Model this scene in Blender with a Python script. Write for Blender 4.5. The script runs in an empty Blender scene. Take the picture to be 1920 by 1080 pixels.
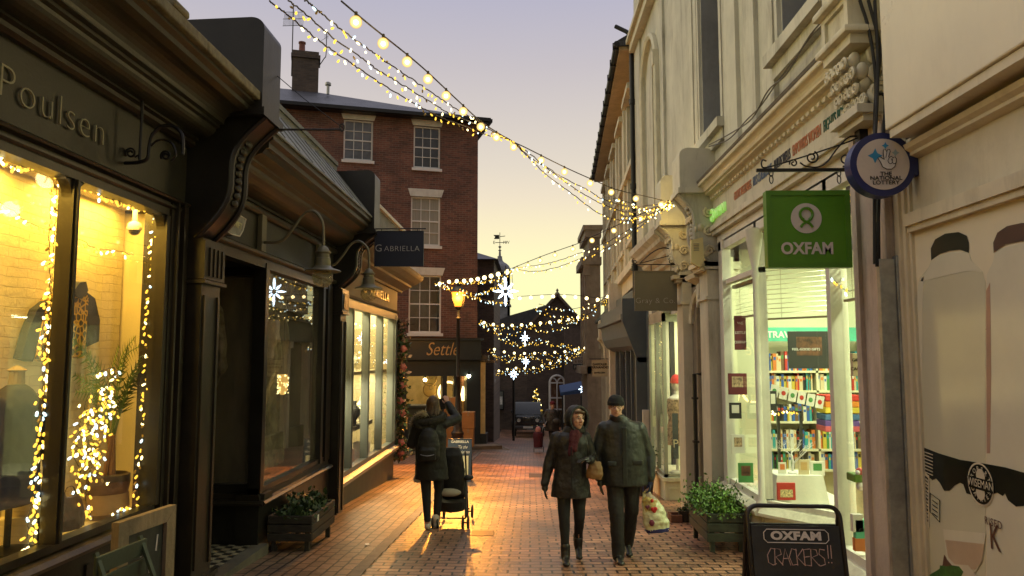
import bpy, bmesh, math, random
from mathutils import Vector, Matrix
SC = bpy.context.scene
COL = SC.collection
PI = math.pi
# ------------------------------------------------------------------ camera
F = 1397.0
YAW = math.asin(33.0 / math.hypot(F, 33.0)); PIT = math.atan(128.0 / F)
CAM = Vector((0, 0, 1.7))
FWD = Vector((-math.sin(YAW) * math.cos(PIT), math.cos(YAW) * math.cos(PIT), math.sin(PIT)))
RGT = Vector((math.cos(YAW), math.sin(YAW), 0)); UPV = RGT.cross(FWD)
cd = bpy.data.cameras.new("camera"); cam = bpy.data.objects.new("camera", cd); COL.objects.link(cam)
cd.sensor_width = 36; cd.lens = 36 * F / 1920; cd.clip_start = .05; cd.clip_end = 3000
cam.matrix_world = Matrix((( RGT.x, UPV.x, -FWD.x, CAM.x), (RGT.y, UPV.y, -FWD.y, CAM.y), (RGT.z, UPV.z, -FWD.z, CAM.z), (0, 0, 0, 1)))
SC.camera = cam
# ------------------------------------------------------------------ dusk sky
W = bpy.data.worlds.new("World"); SC.world = W; W.use_nodes = True
nt = W.node_tree; N = nt.nodes; L = nt.links; bg = N["Background"]
tc = N.new("ShaderNodeTexCoord"); sp = N.new("ShaderNodeSeparateXYZ"); L.new(tc.outputs["Generated"], sp.inputs[0])
cr = N.new("ShaderNodeValToRGB"); L.new(sp.outputs["Z"], cr.inputs[0])
def lin(c): return tuple(((x / 255) / 12.92 if x / 255 < .04 else ((x / 255 + .055) / 1.055) ** 2.4) for x in c)
stops = [(0.0, (255, 252, 178)), (.08, (255, 251, 188)), (.13, (254, 246, 193)), (.17, (248, 235, 195)), (.21, (237, 223, 198)), (.25, (225, 214, 198)), (.31, (211, 202, 196)), (.37, (197, 190, 194)), (.45, (180, 178, 196)), (.66, (206, 204, 222)), (1.0, (232, 230, 240))]  # two highest stops, out of view, are raised for added ambient light
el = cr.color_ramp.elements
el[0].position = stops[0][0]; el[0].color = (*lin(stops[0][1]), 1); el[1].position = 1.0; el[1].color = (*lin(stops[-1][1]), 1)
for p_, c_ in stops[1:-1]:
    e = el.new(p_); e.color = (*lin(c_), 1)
# unseen left sky is boosted to light the facades; sky behind is dimmed
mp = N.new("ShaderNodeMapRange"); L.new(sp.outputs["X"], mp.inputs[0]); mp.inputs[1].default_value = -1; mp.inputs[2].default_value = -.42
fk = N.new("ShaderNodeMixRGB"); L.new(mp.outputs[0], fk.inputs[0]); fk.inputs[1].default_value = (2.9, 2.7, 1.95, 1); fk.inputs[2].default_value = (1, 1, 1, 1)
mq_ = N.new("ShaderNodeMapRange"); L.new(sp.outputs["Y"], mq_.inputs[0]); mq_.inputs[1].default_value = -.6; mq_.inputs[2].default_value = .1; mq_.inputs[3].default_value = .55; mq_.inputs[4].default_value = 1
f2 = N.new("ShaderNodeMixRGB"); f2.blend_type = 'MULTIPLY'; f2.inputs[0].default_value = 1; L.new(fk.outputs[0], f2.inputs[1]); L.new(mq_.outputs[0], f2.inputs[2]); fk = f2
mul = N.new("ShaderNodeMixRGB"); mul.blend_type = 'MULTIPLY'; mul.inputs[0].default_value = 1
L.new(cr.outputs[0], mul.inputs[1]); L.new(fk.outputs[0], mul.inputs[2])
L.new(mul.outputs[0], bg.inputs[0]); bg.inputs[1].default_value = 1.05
SC.view_settings.view_transform = 'Standard'; SC.view_settings.look = 'None'
SC.view_settings.exposure = 0.0; SC.view_settings.gamma = 1
SC.cycles.sample_clamp_indirect = 3.0; SC.cycles.max_bounces = 7; SC.cycles.diffuse_bounces = 4
SC.cycles.glossy_bounces = 3; SC.cycles.transparent_max_bounces = 12; SC.cycles.caustics_reflective = False
SC.cycles.use_denoising = True
# ------------------------------------------------------------------ helpers
def ray(px, py): return (FWD + RGT * ((px - 960) / F) + UPV * ((540 - py) / F))
def PX(px, py, X): d = ray(px, py); return CAM + d * (X / d.x)
def PY(px, py, Y): d = ray(px, py); return CAM + d * (Y / d.y)
def gz(y):
    if y < 26: return .045 - .06 * y
    if y < 42: return -1.515 - .0785 * (y - 26)
    return -2.771
def PG(px, py):                                     # a point of the ground
    lo, hi = .5, 80
    for _ in range(50):
        m = (lo + hi) / 2; p = PY(px, py, m)
        if p.z > gz(m): lo = m
        else: hi = m
    return PY(px, py, lo)
WM = {}
def tag(o, label=None, cat=None, group=None, kind=None):
    if label: o["label"] = label
    if cat: o["category"] = cat
    if group: o["group"] = group
    if kind: o["kind"] = kind
    return o
def thing(name, label, cat, loc=(0, 0, 0), rz=0, group=None, M=None):
    o = bpy.data.objects.new(name, None); o.empty_display_size = .2; COL.objects.link(o)
    m = M if M is not None else Matrix.Translation(loc) @ Matrix.Rotation(rz, 4, 'Z')
    o.matrix_local = m; WM[o.name] = m
    return tag(o, label, cat, group)
def copy_tree(o, parent=None):
    c = o.copy(); COL.objects.link(c); c.parent = parent
    for ch in list(o.children): copy_tree(ch, c)
    return c
def link(name, me, mats, parent=None, smooth=False, local=False):
    ob = bpy.data.objects.new(name, me); COL.objects.link(ob)
    if parent is not None:
        ob.parent = parent
        if not local: me.transform(WM[parent.name].inverted())
        WM[ob.name] = WM[parent.name]
    else: WM[ob.name] = Matrix.Identity(4)
    for m in (mats if isinstance(mats, (list, tuple)) else [mats]): me.materials.append(m)
    if smooth:
        me.polygons.foreach_set("use_smooth", [True] * len(me.polygons))
        if smooth is not True: me.set_sharp_from_angle(angle=smooth)
    return ob
def frameM(o, u, w):                                # local x=u, y=w(outward), z=up
    u = Vector(u).normalized(); w = Vector(w).normalized()
    return Matrix(((u.x, w.x, 0, o[0]), (u.y, w.y, 0, o[1]), (u.z, w.z, 1, o[2]), (0, 0, 0, 1)))
class MB:
    def __init__(s, M=None): s.v = []; s.f = []; s.mi = []; s.cur = 0; s.M = M
    def add(s, vs, fs):
        n = len(s.v)
        for p in vs: s.v.append(tuple(s.M @ Vector(p)) if s.M else tuple(p))
        for f in fs: s.f.append(tuple(i + n for i in f)); s.mi.append(s.cur)
        return s
    def box(s, x0, x1, y0, y1, z0, z1, c=0):
        if x0 > x1: x0, x1 = x1, x0
        if y0 > y1: y0, y1 = y1, y0
        if z0 > z1: z0, z1 = z1, z0
        return s.add([(x0, y0, z0), (x1, y0, z0), (x1, y1, z0), (x0, y1, z0), (x0, y0, z1), (x1, y0, z1), (x1, y1, z1), (x0, y1, z1)],
                     [(0, 3, 2, 1), (4, 5, 6, 7), (0, 1, 5, 4), (1, 2, 6, 5), (2, 3, 7, 6), (3, 0, 4, 7)])
    def bev(s, x0, x1, y0, y1, z0, z1, b=.01):
        bm = bmesh.new(); bmesh.ops.create_cube(bm, size=1)
        for v in bm.verts:
            v.co = Vector(((x0 + x1) / 2 + v.co.x * (x1 - x0), (y0 + y1) / 2 + v.co.y * (y1 - y0), (z0 + z1) / 2 + v.co.z * (z1 - z0)))
        bmesh.ops.bevel(bm, geom=bm.edges[:], offset=b, segments=2, affect='EDGES', profile=.5)
        bm.verts.index_update(); s.add([v.co for v in bm.verts], [[v.index for v in f.verts] for f in bm.faces]); bm.free(); return s
    def beam(s, a, b, w, h, up=(0, 0, 1)):
        a = Vector(a); b = Vector(b); d = (b - a).normalized(); up = Vector(up)
        sx = d.cross(up); sx = sx.normalized() if sx.length > 1e-5 else Vector((1, 0, 0)); sz = sx.cross(d)
        vs = [p + sx * i * w / 2 + sz * j * h / 2 for p in (a, b) for i, j in ((-1, -1), (1, -1), (1, 1), (-1, 1))]
        return s.add(vs, [(0, 3, 2, 1), (4, 5, 6, 7), (0, 1, 5, 4), (1, 2, 6, 5), (2, 3, 7, 6), (3, 0, 4, 7)])
    def prism(s, pts, vec):
        n = len(pts); vec = Vector(vec); a = [Vector(p) for p in pts]; b = [p + vec for p in a]
        return s.add(a + b, [tuple(range(n - 1, -1, -1)), tuple(range(n, 2 * n))] + [(i, (i + 1) % n, n + (i + 1) % n, n + i) for i in range(n)])
    def profy(s, prof, y0, y1): return s.prism([(x, y0, z) for x, z in prof], (0, y1 - y0, 0))
    def profx(s, prof, x0, x1): return s.prism([(x0, y, z) for y, z in prof], (x1 - x0, 0, 0))
    def quad(s, a, b, c, d): return s.add([a, b, c, d], [(0, 1, 2, 3)])
    def tube(s, pts, r, n=8, caps=True, closed=False):
        pts = [Vector(p) for p in pts]; m = len(pts); rs = r if isinstance(r, (list, tuple)) else [r] * m
        vs = []; fs = []; ref = None
        for i, p in enumerate(pts):
            if closed: d = pts[(i + 1) % m] - pts[i - 1]
            else: d = pts[min(i + 1, m - 1)] - pts[max(i - 1, 0)]
            d = d.normalized() if d.length > 1e-9 else Vector((0, 0, 1))
            if ref is None: ref = Vector((0, 0, 1)) if abs(d.z) < .9 else Vector((1, 0, 0))
            a = d.cross(ref); a = a.normalized() if a.length > 1e-6 else d.orthogonal().normalized(); b = a.cross(d).normalized(); ref = b
            for k in range(n):
                t = 2 * PI * k / n; vs.append(p + (a * math.cos(t) + b * math.sin(t)) * rs[i])
        for i in range(m if closed else m - 1):
            j = (i + 1) % m
            for k in range(n): fs.append((i * n + k, i * n + (k + 1) % n, j * n + (k + 1) % n, j * n + k))
        if caps and not closed: fs += [tuple(range(n - 1, -1, -1)), tuple((m - 1) * n + k for k in range(n))]
        return s.add(vs, fs)
    def lathe(s, c, prof, n=20, M=None):
        vs = []; fs = []; c = Vector(c)
        for r, z in prof:
            for k in range(n):
                t = 2 * PI * k / n; p = Vector((r * math.cos(t), r * math.sin(t), z)); vs.append(c + (M @ p if M else p))
        for i in range(len(prof) - 1):
            for k in range(n): fs.append((i * n + k, i * n + (k + 1) % n, (i + 1) * n + (k + 1) % n, (i + 1) * n + k))
        fs += [tuple(range(n - 1, -1, -1)), tuple((len(prof) - 1) * n + k for k in range(n))]
        return s.add(vs, fs)
    def ball(s, c, r, n=10, m=7, M=None):
        rr = r if isinstance(r, (list, tuple)) else (r, r, r); c = Vector(c); vs = []; fs = []
        for i in range(1, m):
            a = PI * i / m
            for k in range(n):
                t = 2 * PI * k / n; p = Vector((rr[0] * math.sin(a) * math.cos(t), rr[1] * math.sin(a) * math.sin(t), rr[2] * math.cos(a)))
                vs.append(c + (M @ p if M else p))
        top = Vector((0, 0, rr[2])); bot = -top; vs.append(c + (M @ top if M else top)); vs.append(c + (M @ bot if M else bot)); T, B = len(vs) - 2, len(vs) - 1
        for i in range(m - 2):
            for k in range(n): fs.append((i * n + k, (i + 1) * n + k, (i + 1) * n + (k + 1) % n, i * n + (k + 1) % n))
        for k in range(n): fs.append((T, k, (k + 1) % n)); fs.append((B, (m - 2) * n + (k + 1) % n, (m - 2) * n + k))
        return s.add(vs, fs)
    def loft(s, rings, n=20):                        # rings: (center, rx, ry[, yaw])
        vs = []; fs = []
        for rg in rings:
            c = Vector(rg[0]); yw = rg[3] if len(rg) > 3 else 0
            for k in range(n):
                t = 2 * PI * k / n; x = rg[1] * math.cos(t); y = rg[2] * math.sin(t)
                vs.append(c + Vector((x * math.cos(yw) - y * math.sin(yw), x * math.sin(yw) + y * math.cos(yw), 0)))
        for i in range(len(rings) - 1):
            for k in range(n): fs.append((i * n + k, i * n + (k + 1) % n, (i + 1) * n + (k + 1) % n, (i + 1) * n + k))
        fs += [tuple(range(n - 1, -1, -1)), tuple((len(rings) - 1) * n + k for k in range(n))]
        return s.add(vs, fs)
    def cap(s, a, b, ra, rb, n=12):                  # rounded tapering limb
        a = Vector(a); b = Vector(b); d = (b - a); Lh = d.length; d.normalize()
        pts = []; rs = []
        for k in range(0, 5): t = PI / 2 * k / 4; pts.append(a - d * ra * math.cos(t)); rs.append(max(ra * math.sin(t), .0008))
        for k in range(0, 5): t = PI / 2 * k / 4; pts.append(b + d * rb * math.sin(t)); rs.append(max(rb * math.cos(t), .0008))
        return s.tube(pts, rs, n)
    def wall(s, u0, u1, z0, z1, w0, w1, holes):      # local x=u, y=w, z ; openings stay open
        us = sorted({u0, u1, *[min(max(h[0], u0), u1) for h in holes], *[min(max(h[1], u0), u1) for h in holes]})
        for a, b in zip(us, us[1:]):
            zs = sorted([(max(h[2], z0), min(h[3], z1)) for h in holes if h[0] < (a + b) / 2 < h[1]]); z = z0
            for q0, q1 in zs:
                if q0 > z: s.box(a, b, w0, w1, z, q0)
                z = max(z, q1)
            if z < z1: s.box(a, b, w0, w1, z, z1)
        return s
    def build(s, name, mat, parent=None, smooth=False, local=False):
        me = bpy.data.meshes.new(name); me.from_pydata([tuple(p) for p in s.v], [], s.f)
        if any(s.mi): me.polygons.foreach_set("material_index", s.mi)
        bm = bmesh.new(); bm.from_mesh(me); bmesh.ops.recalc_face_normals(bm, faces=bm.faces[:]); bm.to_mesh(me); bm.free()
        return link(name, me, mat, parent, smooth, local)
def text(body, size, M, mat, parent=None, name="lettering", ext=.002, shear=0, ax='CENTER', sx=1, space=1, offset=0, local=False):
    cu = bpy.data.curves.new(name, 'FONT'); cu.body = body; cu.size = size; cu.extrude = ext; cu.shear = shear
    cu.align_x = ax; cu.align_y = 'CENTER'; cu.space_character = space; cu.offset = offset; cu.resolution_u = 4
    ob = bpy.data.objects.new(name, cu); me = bpy.data.meshes.new_from_object(ob); bpy.data.objects.remove(ob); bpy.data.curves.remove(cu)
    me.transform(Matrix.Diagonal((sx, 1, 1, 1))); me.transform(M)
    return link(name, me, mat, parent, False, local)
def TM(o, u, up=(0, 0, 1)):                          # text frame: x=u, y=up, z=normal
    u = Vector(u).normalized(); up = Vector(up).normalized(); n = u.cross(up)
    return Matrix(((u.x, up.x, n.x, o[0]), (u.y, up.y, n.y, o[1]), (u.z, up.z, n.z, o[2]), (0, 0, 0, 1)))
def fused(name, mb, mat, parent, vox=.012, smooth=2, disp=0, dscale=.1, local=True):
    me = bpy.data.meshes.new(name); me.from_pydata([tuple(p) for p in mb.v], [], mb.f)
    bm = bmesh.new(); bm.from_mesh(me); bmesh.ops.recalc_face_normals(bm, faces=bm.faces[:]); bm.to_mesh(me); bm.free()
    ob = bpy.data.objects.new("tmp", me); COL.objects.link(ob)
    m = ob.modifiers.new("r", 'REMESH'); m.mode = 'VOXEL'; m.voxel_size = vox
    if smooth: k = ob.modifiers.new("s", 'SMOOTH'); k.iterations = smooth; k.factor = .5
    if disp:
        tx = bpy.data.textures.new("cloth_folds", 'CLOUDS'); tx.noise_scale = dscale; tx.noise_depth = 2
        d = ob.modifiers.new("d", 'DISPLACE'); d.texture = tx; d.strength = disp; d.mid_level = .5
    dg = bpy.context.evaluated_depsgraph_get(); me2 = bpy.data.meshes.new_from_object(ob.evaluated_get(dg))
    bpy.data.objects.remove(ob); me2.name = name; me2.materials.clear()
    return link(name, me2, mat, parent, True, local)
# ------------------------------------------------------------------ materials
def nmat(name):
    m = bpy.data.materials.new(name); m.use_nodes = True; t = m.node_tree
    return m, t.nodes, t.links, t.nodes["Principled BSDF"]
def mat(name, col, rough=.6, metal=0, var=.18, scale=3, bump=.15, bscale=45, spec=.5, st=(1, 1, 1), dirt=0, coat=0, dist=.01):
    m, n, l, b = nmat(name)
    b.inputs["Roughness"].default_value = rough; b.inputs["Metallic"].default_value = metal; b.inputs["Specular IOR Level"].default_value = spec
    if coat: b.inputs["Coat Weight"].default_value = coat; b.inputs["Coat Roughness"].default_value = .15
    tc = n.new("ShaderNodeTexCoord"); mp = n.new("ShaderNodeMapping"); mp.inputs["Scale"].default_value = st; l.new(tc.outputs["Object"], mp.inputs[0])
    no = n.new("ShaderNodeTexNoise"); no.inputs["Scale"].default_value = scale; no.inputs["Detail"].default_value = 6; no.inputs["Roughness"].default_value = .65; l.new(mp.outputs[0], no.inputs[0])
    cr = n.new("ShaderNodeValToRGB"); cr.color_ramp.elements[0].position = .32; cr.color_ramp.elements[1].position = .68
    c0 = [max(0, c * (1 - var)) for c in col]; c1 = [min(1, c * (1 + var)) for c in col]
    cr.color_ramp.elements[0].color = (*c0, 1); cr.color_ramp.elements[1].color = (*c1, 1); l.new(no.outputs[0], cr.inputs[0]); out = cr.outputs[0]
    if dirt:
        n2 = n.new("ShaderNodeTexNoise"); n2.inputs["Scale"].default_value = 1.7; n2.inputs["Detail"].default_value = 9; n2.inputs["Roughness"].default_value = .75
        m2 = n.new("ShaderNodeMapping"); m2.inputs["Scale"].default_value = (2.2, 2.2, .45); l.new(tc.outputs["Object"], m2.inputs[0]); l.new(m2.outputs[0], n2.inputs[0])
        r2 = n.new("ShaderNodeValToRGB"); r2.color_ramp.elements[0].position = .5; r2.color_ramp.elements[0].color = (0, 0, 0, 1); r2.color_ramp.elements[1].position = .72; r2.color_ramp.elements[1].color = (dirt, dirt, dirt, 1)
        l.new(n2.outputs[0], r2.inputs[0]); mx = n.new("ShaderNodeMixRGB"); l.new(r2.outputs[0], mx.inputs[0]); l.new(out, mx.inputs[1]); mx.inputs[2].default_value = (col[0] * .35, col[1] * .32, col[2] * .27, 1); out = mx.outputs[0]
    l.new(out, b.inputs["Base Color"])
    if bump:
        nb = n.new("ShaderNodeTexNoise"); nb.inputs["Scale"].default_value = bscale; nb.inputs["Detail"].default_value = 5; l.new(tc.outputs["Object"], nb.inputs[0])
        bp = n.new("ShaderNodeBump"); bp.inputs["Strength"].default_value = bump; bp.inputs["Distance"].default_value = dist; l.new(nb.outputs[0], bp.inputs["Height"]); l.new(bp.outputs[0], b.inputs["Normal"])
        mr = n.new("ShaderNodeMapRange"); mr.inputs[3].default_value = max(.03, rough - .1); mr.inputs[4].default_value = min(1, rough + .12); l.new(no.outputs[0], mr.inputs[0]); l.new(mr.outputs[0], b.inputs["Roughness"])
    return m
def emit(name, col, s, sample=True, base=(.8, .8, .8)):
    m, n, l, b = nmat(name); b.inputs["Base Color"].default_value = (*base, 1)
    b.inputs["Emission Color"].default_value = (*col, 1); b.inputs["Emission Strength"].default_value = s; b.inputs["Roughness"].default_value = .4
    if not sample: m.cycles.emission_sampling = 'NONE'
    return m
def glass(name, tint=(1, 1, 1), gloss=1.0, rough=.0, haze=0, hcol=(.5, .5, .4)):
    m, n, l, b = nmat(name); n.remove(b); o = n["Material Output"]
    t = n.new("ShaderNodeBsdfTransparent"); t.inputs[0].default_value = (*tint, 1)
    g = n.new("ShaderNodeBsdfGlossy"); g.inputs["Roughness"].default_value = rough; g.inputs[0].default_value = (gloss, gloss, gloss, 1)
    fr = n.new("ShaderNodeFresnel"); ge = n.new("ShaderNodeNewGeometry"); ii = n.new("ShaderNodeMapRange")
    ii.inputs[3].default_value = 1.45; ii.inputs[4].default_value = 1 / 1.45; l.new(ge.outputs["Backfacing"], ii.inputs[0]); l.new(ii.outputs[0], fr.inputs[0]); mx = n.new("ShaderNodeMixShader")
    l.new(fr.outputs[0], mx.inputs[0]); l.new(t.outputs[0], mx.inputs[1]); l.new(g.outputs[0], mx.inputs[2])
    last = mx.outputs[0]
    if haze:
        d = n.new("ShaderNodeBsdfDiffuse"); d.inputs[0].default_value = (*hcol, 1)
        no = n.new("ShaderNodeTexNoise"); no.inputs["Scale"].default_value = 2.5; no.inputs["Detail"].default_value = 4; no.inputs["Distortion"].default_value = 1.5
        r = n.new("ShaderNodeMapRange"); r.inputs[1].default_value = .4; r.inputs[2].default_value = .7; r.inputs[3].default_value = haze * .3; r.inputs[4].default_value = haze
        m2 = n.new("ShaderNodeMixShader"); l.new(no.outputs[0], r.inputs[0]); l.new(r.outputs[0], m2.inputs[0]); l.new(last, m2.inputs[1]); l.new(d.outputs[0], m2.inputs[2]); last = m2.outputs[0]
    l.new(last, o.inputs[0]); return m
def brickmat(name, c1, c2, mortar, bw, bh, ms=.01, rot=0, axes='XZ', rough=.75, bump=.6, var=.5, spec=.5, offs=.5, jit=0, spots=0):
    m, n, l, b = nmat(name); tc = n.new("ShaderNodeTexCoord"); sx = n.new("ShaderNodeSeparateXYZ"); l.new(tc.outputs["Object"], sx.inputs[0])
    cb = n.new("ShaderNodeCombineXYZ"); l.new(sx.outputs[axes[0]], cb.inputs[0]); l.new(sx.outputs[axes[1]], cb.inputs[1])
    vec = cb.outputs[0]
    if jit:
        nz = n.new("ShaderNodeTexNoise"); nz.inputs["Scale"].default_value = 2.2; nz.inputs["Detail"].default_value = 3; l.new(tc.outputs["Object"], nz.inputs[0])
        sb = n.new("ShaderNodeVectorMath"); sb.operation = 'SUBTRACT'; sb.inputs[1].default_value = (.5, .5, .5); l.new(nz.outputs["Color"], sb.inputs[0])
        ml = n.new("ShaderNodeVectorMath"); ml.operation = 'SCALE'; ml.inputs["Scale"].default_value = jit; l.new(sb.outputs[0], ml.inputs[0])
        ad = n.new("ShaderNodeVectorMath"); l.new(vec, ad.inputs[0]); l.new(ml.outputs[0], ad.inputs[1]); vec = ad.outputs[0]
    br = n.new("ShaderNodeTexBrick"); br.inputs["Scale"].default_value = 1; br.inputs["Brick Width"].default_value = bw; br.inputs["Row Height"].default_value = bh
    br.inputs["Mortar Size"].default_value = ms; br.inputs["Mortar Smooth"].default_value = .25; br.offset = offs
    br.inputs["Color1"].default_value = (*c1, 1); br.inputs["Color2"].default_value = (*c2, 1); br.inputs["Mortar"].default_value = (*mortar, 1)
    l.new(vec, br.inputs[0])
    no = n.new("ShaderNodeTexNoise"); no.inputs["Scale"].default_value = 1.1; no.inputs["Detail"].default_value = 8; no.inputs["Roughness"].default_value = .7; l.new(tc.outputs["Object"], no.inputs[0])
    r = n.new("ShaderNodeMapRange"); r.inputs[1].default_value = .3; r.inputs[2].default_value = .7; r.inputs[3].default_value = 1 - var; r.inputs[4].default_value = 1 + var * .5; l.new(no.outputs[0], r.inputs[0])
    mx = n.new("ShaderNodeMixRGB"); mx.blend_type = 'MULTIPLY'; mx.inputs[0].default_value = 1; l.new(br.outputs[0], mx.inputs[1]); l.new(r.outputs[0], mx.inputs[2]); cout = mx.outputs[0]
    if spots:
        vo = n.new("ShaderNodeTexVoronoi"); vo.inputs["Scale"].default_value = 2.6; vo.inputs["Randomness"].default_value = 1; l.new(tc.outputs["Object"], vo.inputs[0])
        ng = n.new("ShaderNodeTexNoise"); ng.inputs["Scale"].default_value = .55; ng.inputs["Detail"].default_value = 7; ng.inputs["Roughness"].default_value = .7; l.new(tc.outputs["Object"], ng.inputs[0])
        r3 = n.new("ShaderNodeMapRange"); r3.inputs[1].default_value = .035; r3.inputs[2].default_value = .055; r3.inputs[3].default_value = .35; r3.inputs[4].default_value = 1; l.new(vo.outputs["Distance"], r3.inputs[0])
        r4 = n.new("ShaderNodeMapRange"); r4.inputs[1].default_value = .38; r4.inputs[2].default_value = .60; r4.inputs[3].default_value = .62; r4.inputs[4].default_value = 1.25; l.new(ng.outputs[0], r4.inputs[0])
        mm = n.new("ShaderNodeMath"); mm.operation = 'MULTIPLY'; l.new(r3.outputs[0], mm.inputs[0]); l.new(r4.outputs[0], mm.inputs[1])
        m5 = n.new("ShaderNodeMixRGB"); m5.blend_type = 'MULTIPLY'; m5.inputs[0].default_value = 1; l.new(cout, m5.inputs[1]); l.new(mm.outputs[0], m5.inputs[2]); cout = m5.outputs[0]
    l.new(cout, b.inputs["Base Color"])
    n2 = n.new("ShaderNodeTexNoise"); n2.inputs["Scale"].default_value = 30; n2.inputs["Detail"].default_value = 4; l.new(tc.outputs["Object"], n2.inputs[0])
    ma = n.new("ShaderNodeMath"); ma.operation = 'MULTIPLY_ADD'; ma.inputs[1].default_value = -1; l.new(br.outputs["Fac"], ma.inputs[0])
    m3 = n.new("ShaderNodeMath"); m3.operation = 'MULTIPLY'; m3.inputs[1].default_value = .5; l.new(n2.outputs[0], m3.inputs[0]); l.new(m3.outputs[0], ma.inputs[2])
    bp = n.new("ShaderNodeBump"); bp.inputs["Strength"].default_value = bump; bp.inputs["Distance"].default_value = .012; l.new(ma.outputs[0], bp.inputs["Height"]); l.new(bp.outputs[0], b.inputs["Normal"])
    mr = n.new("ShaderNodeMapRange"); mr.inputs[3].default_value = rough - .16; mr.inputs[4].default_value = rough + .16; l.new(no.outputs[0], mr.inputs[0]); l.new(mr.outputs[0], b.inputs["Roughness"])
    b.inputs["Specular IOR Level"].default_value = spec
    return m
black_paint = mat("black_paint", (.014, .013, .010), .34, var=.35, bump=.12, dirt=.0)
olive_paint = mat("olive_paint", (.027, .027, .017), .42, var=.22, scale=2, bump=.15, dirt=.5)
brown_paint = mat("brown_black_paint", (.024, .020, .013), .32, var=.3, bump=.12)
lead = mat("lead_flashing", (.16, .17, .15), .55, var=.3, scale=4)
stonecap = mat("weathered_stone", (.19, .17, .11), .85, var=.4, scale=9, bump=.6)
cream = mat("cream_render", (.60, .57, .44), .7, var=.13, scale=1.5, bump=.25, bscale=25, dirt=.6)
cream2 = mat("cream_gloss_paint", (.62, .56, .40), .4, var=.1, scale=2, bump=.1, dirt=.45)
greycream = mat("grey_cream_render", (.54, .53, .45), .75, var=.15, scale=1.2, bump=.3, bscale=20, dirt=.7)
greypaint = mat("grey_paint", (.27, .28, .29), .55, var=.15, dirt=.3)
taupe = mat("taupe_paint", (.25, .23, .19), .6, var=.15, dirt=.3)
white = mat("white_paint", (.74, .73, .70), .45, var=.06, bump=.05)
offwhite = mat("stained_white_paint", (.66, .64, .56), .5, var=.1, bump=.1, dirt=.35)
darkmetal = mat("black_iron", (.015, .015, .016), .4, metal=.3, var=.3)
galv = mat("galvanised_steel", (.33, .34, .33), .38, metal=.75, var=.3, scale=6, bump=.1)
slate = brickmat("slate_tiles", (.028, .03, .04), (.05, .052, .065), (.01, .01, .012), .28, .16, .008, axes='XZ', rough=.5, bump=.8, var=.5)
redbrick = brickmat("red_brick", (.22, .09, .058), (.12, .056, .042), (.22, .16, .12), .225, .075, .008, axes='XZ', rough=.8, bump=.5, var=.55)
darkbrick = brickmat("dark_brick", (.13, .09, .07), (.085, .06, .05), (.10, .09, .08), .225, .075, .008, axes='XZ', rough=.85, bump=.5, var=.4)
paver = brickmat("clay_pavers", (.47, .235, .135), (.25, .125, .078), (.010, .007, .005), .215, .132, .0125, axes='XY', rough=.36, bump=1.0, var=.45, spec=.8, jit=.045, spots=1)
paver2 = brickmat("tan_pavers", (.30, .175, .11), (.19, .12, .08), (.012, .009, .007), .23, .125, .011, axes='YX', rough=.48, bump=1.0, var=.45, spec=.6, jit=.05, spots=1)
wbrick = brickmat("white_painted_brick", (.78, .68, .46), (.74, .64, .43), (.68, .58, .38), .21, .07, .003, axes='YZ', rough=.7, bump=1.0, var=.22, jit=.08)
glz = glass("window_glass"); glz2 = glass("dusty_glass", (.95, .95, .9), haze=.10, hcol=(.6, .55, .4))
darkglass = mat("dark_window_glass", (.02, .022, .028), .06, var=.3, bump=.02, bscale=3, spec=.8)
# ------------------------------------------------------------------ the setting
def sheet(name, xs, ys, dz, m, label=None):
    mb = MB(); n = len(xs); vs = [(x, y, gz(y) + dz + (-.012 * max(0, 1 - abs(x) / 1.5) if abs(x) < 1.5 else 0)) for y in ys for x in xs]
    mb.add(vs, [(j * n + i, j * n + i + 1, (j + 1) * n + i + 1, (j + 1) * n + i) for j in range(len(ys) - 1) for i in range(n - 1)])
    return tag(mb.build(name, m, None, True), kind='structure')
asphalt = mat("dark_paving", (.07, .06, .05), .7, var=.3, bump=.4)
ysn = [-300, -6] + [i * .5 for i in range(0, 90)] + [46, 60, 120, 800]
sheet("ground", [-600, -60, -12, 12, 60, 600], ysn, -.03, asphalt)
sheet("road", [-1.74 + i * .43 for i in range(0, 21)], [i * .5 for i in range(-8, 93)], 0, paver)
sheet("pavement", [-4.6 + i * .4093 for i in range(0, 8)], [i * .5 for i in range(-8, 70)], .004, paver2)
kerb = MB()
for i in range(-6, 60): kerb.box(-1.735, -1.62, i * .42, i * .42 + .41, gz(i * .42 + .2) - .02, gz(i * .42 + .2) + .009)
tag(kerb.build("kerb_strip", mat("grey_kerb_stone", (.16, .13, .10), .6, var=.35, scale=5), None), kind='structure')
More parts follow.
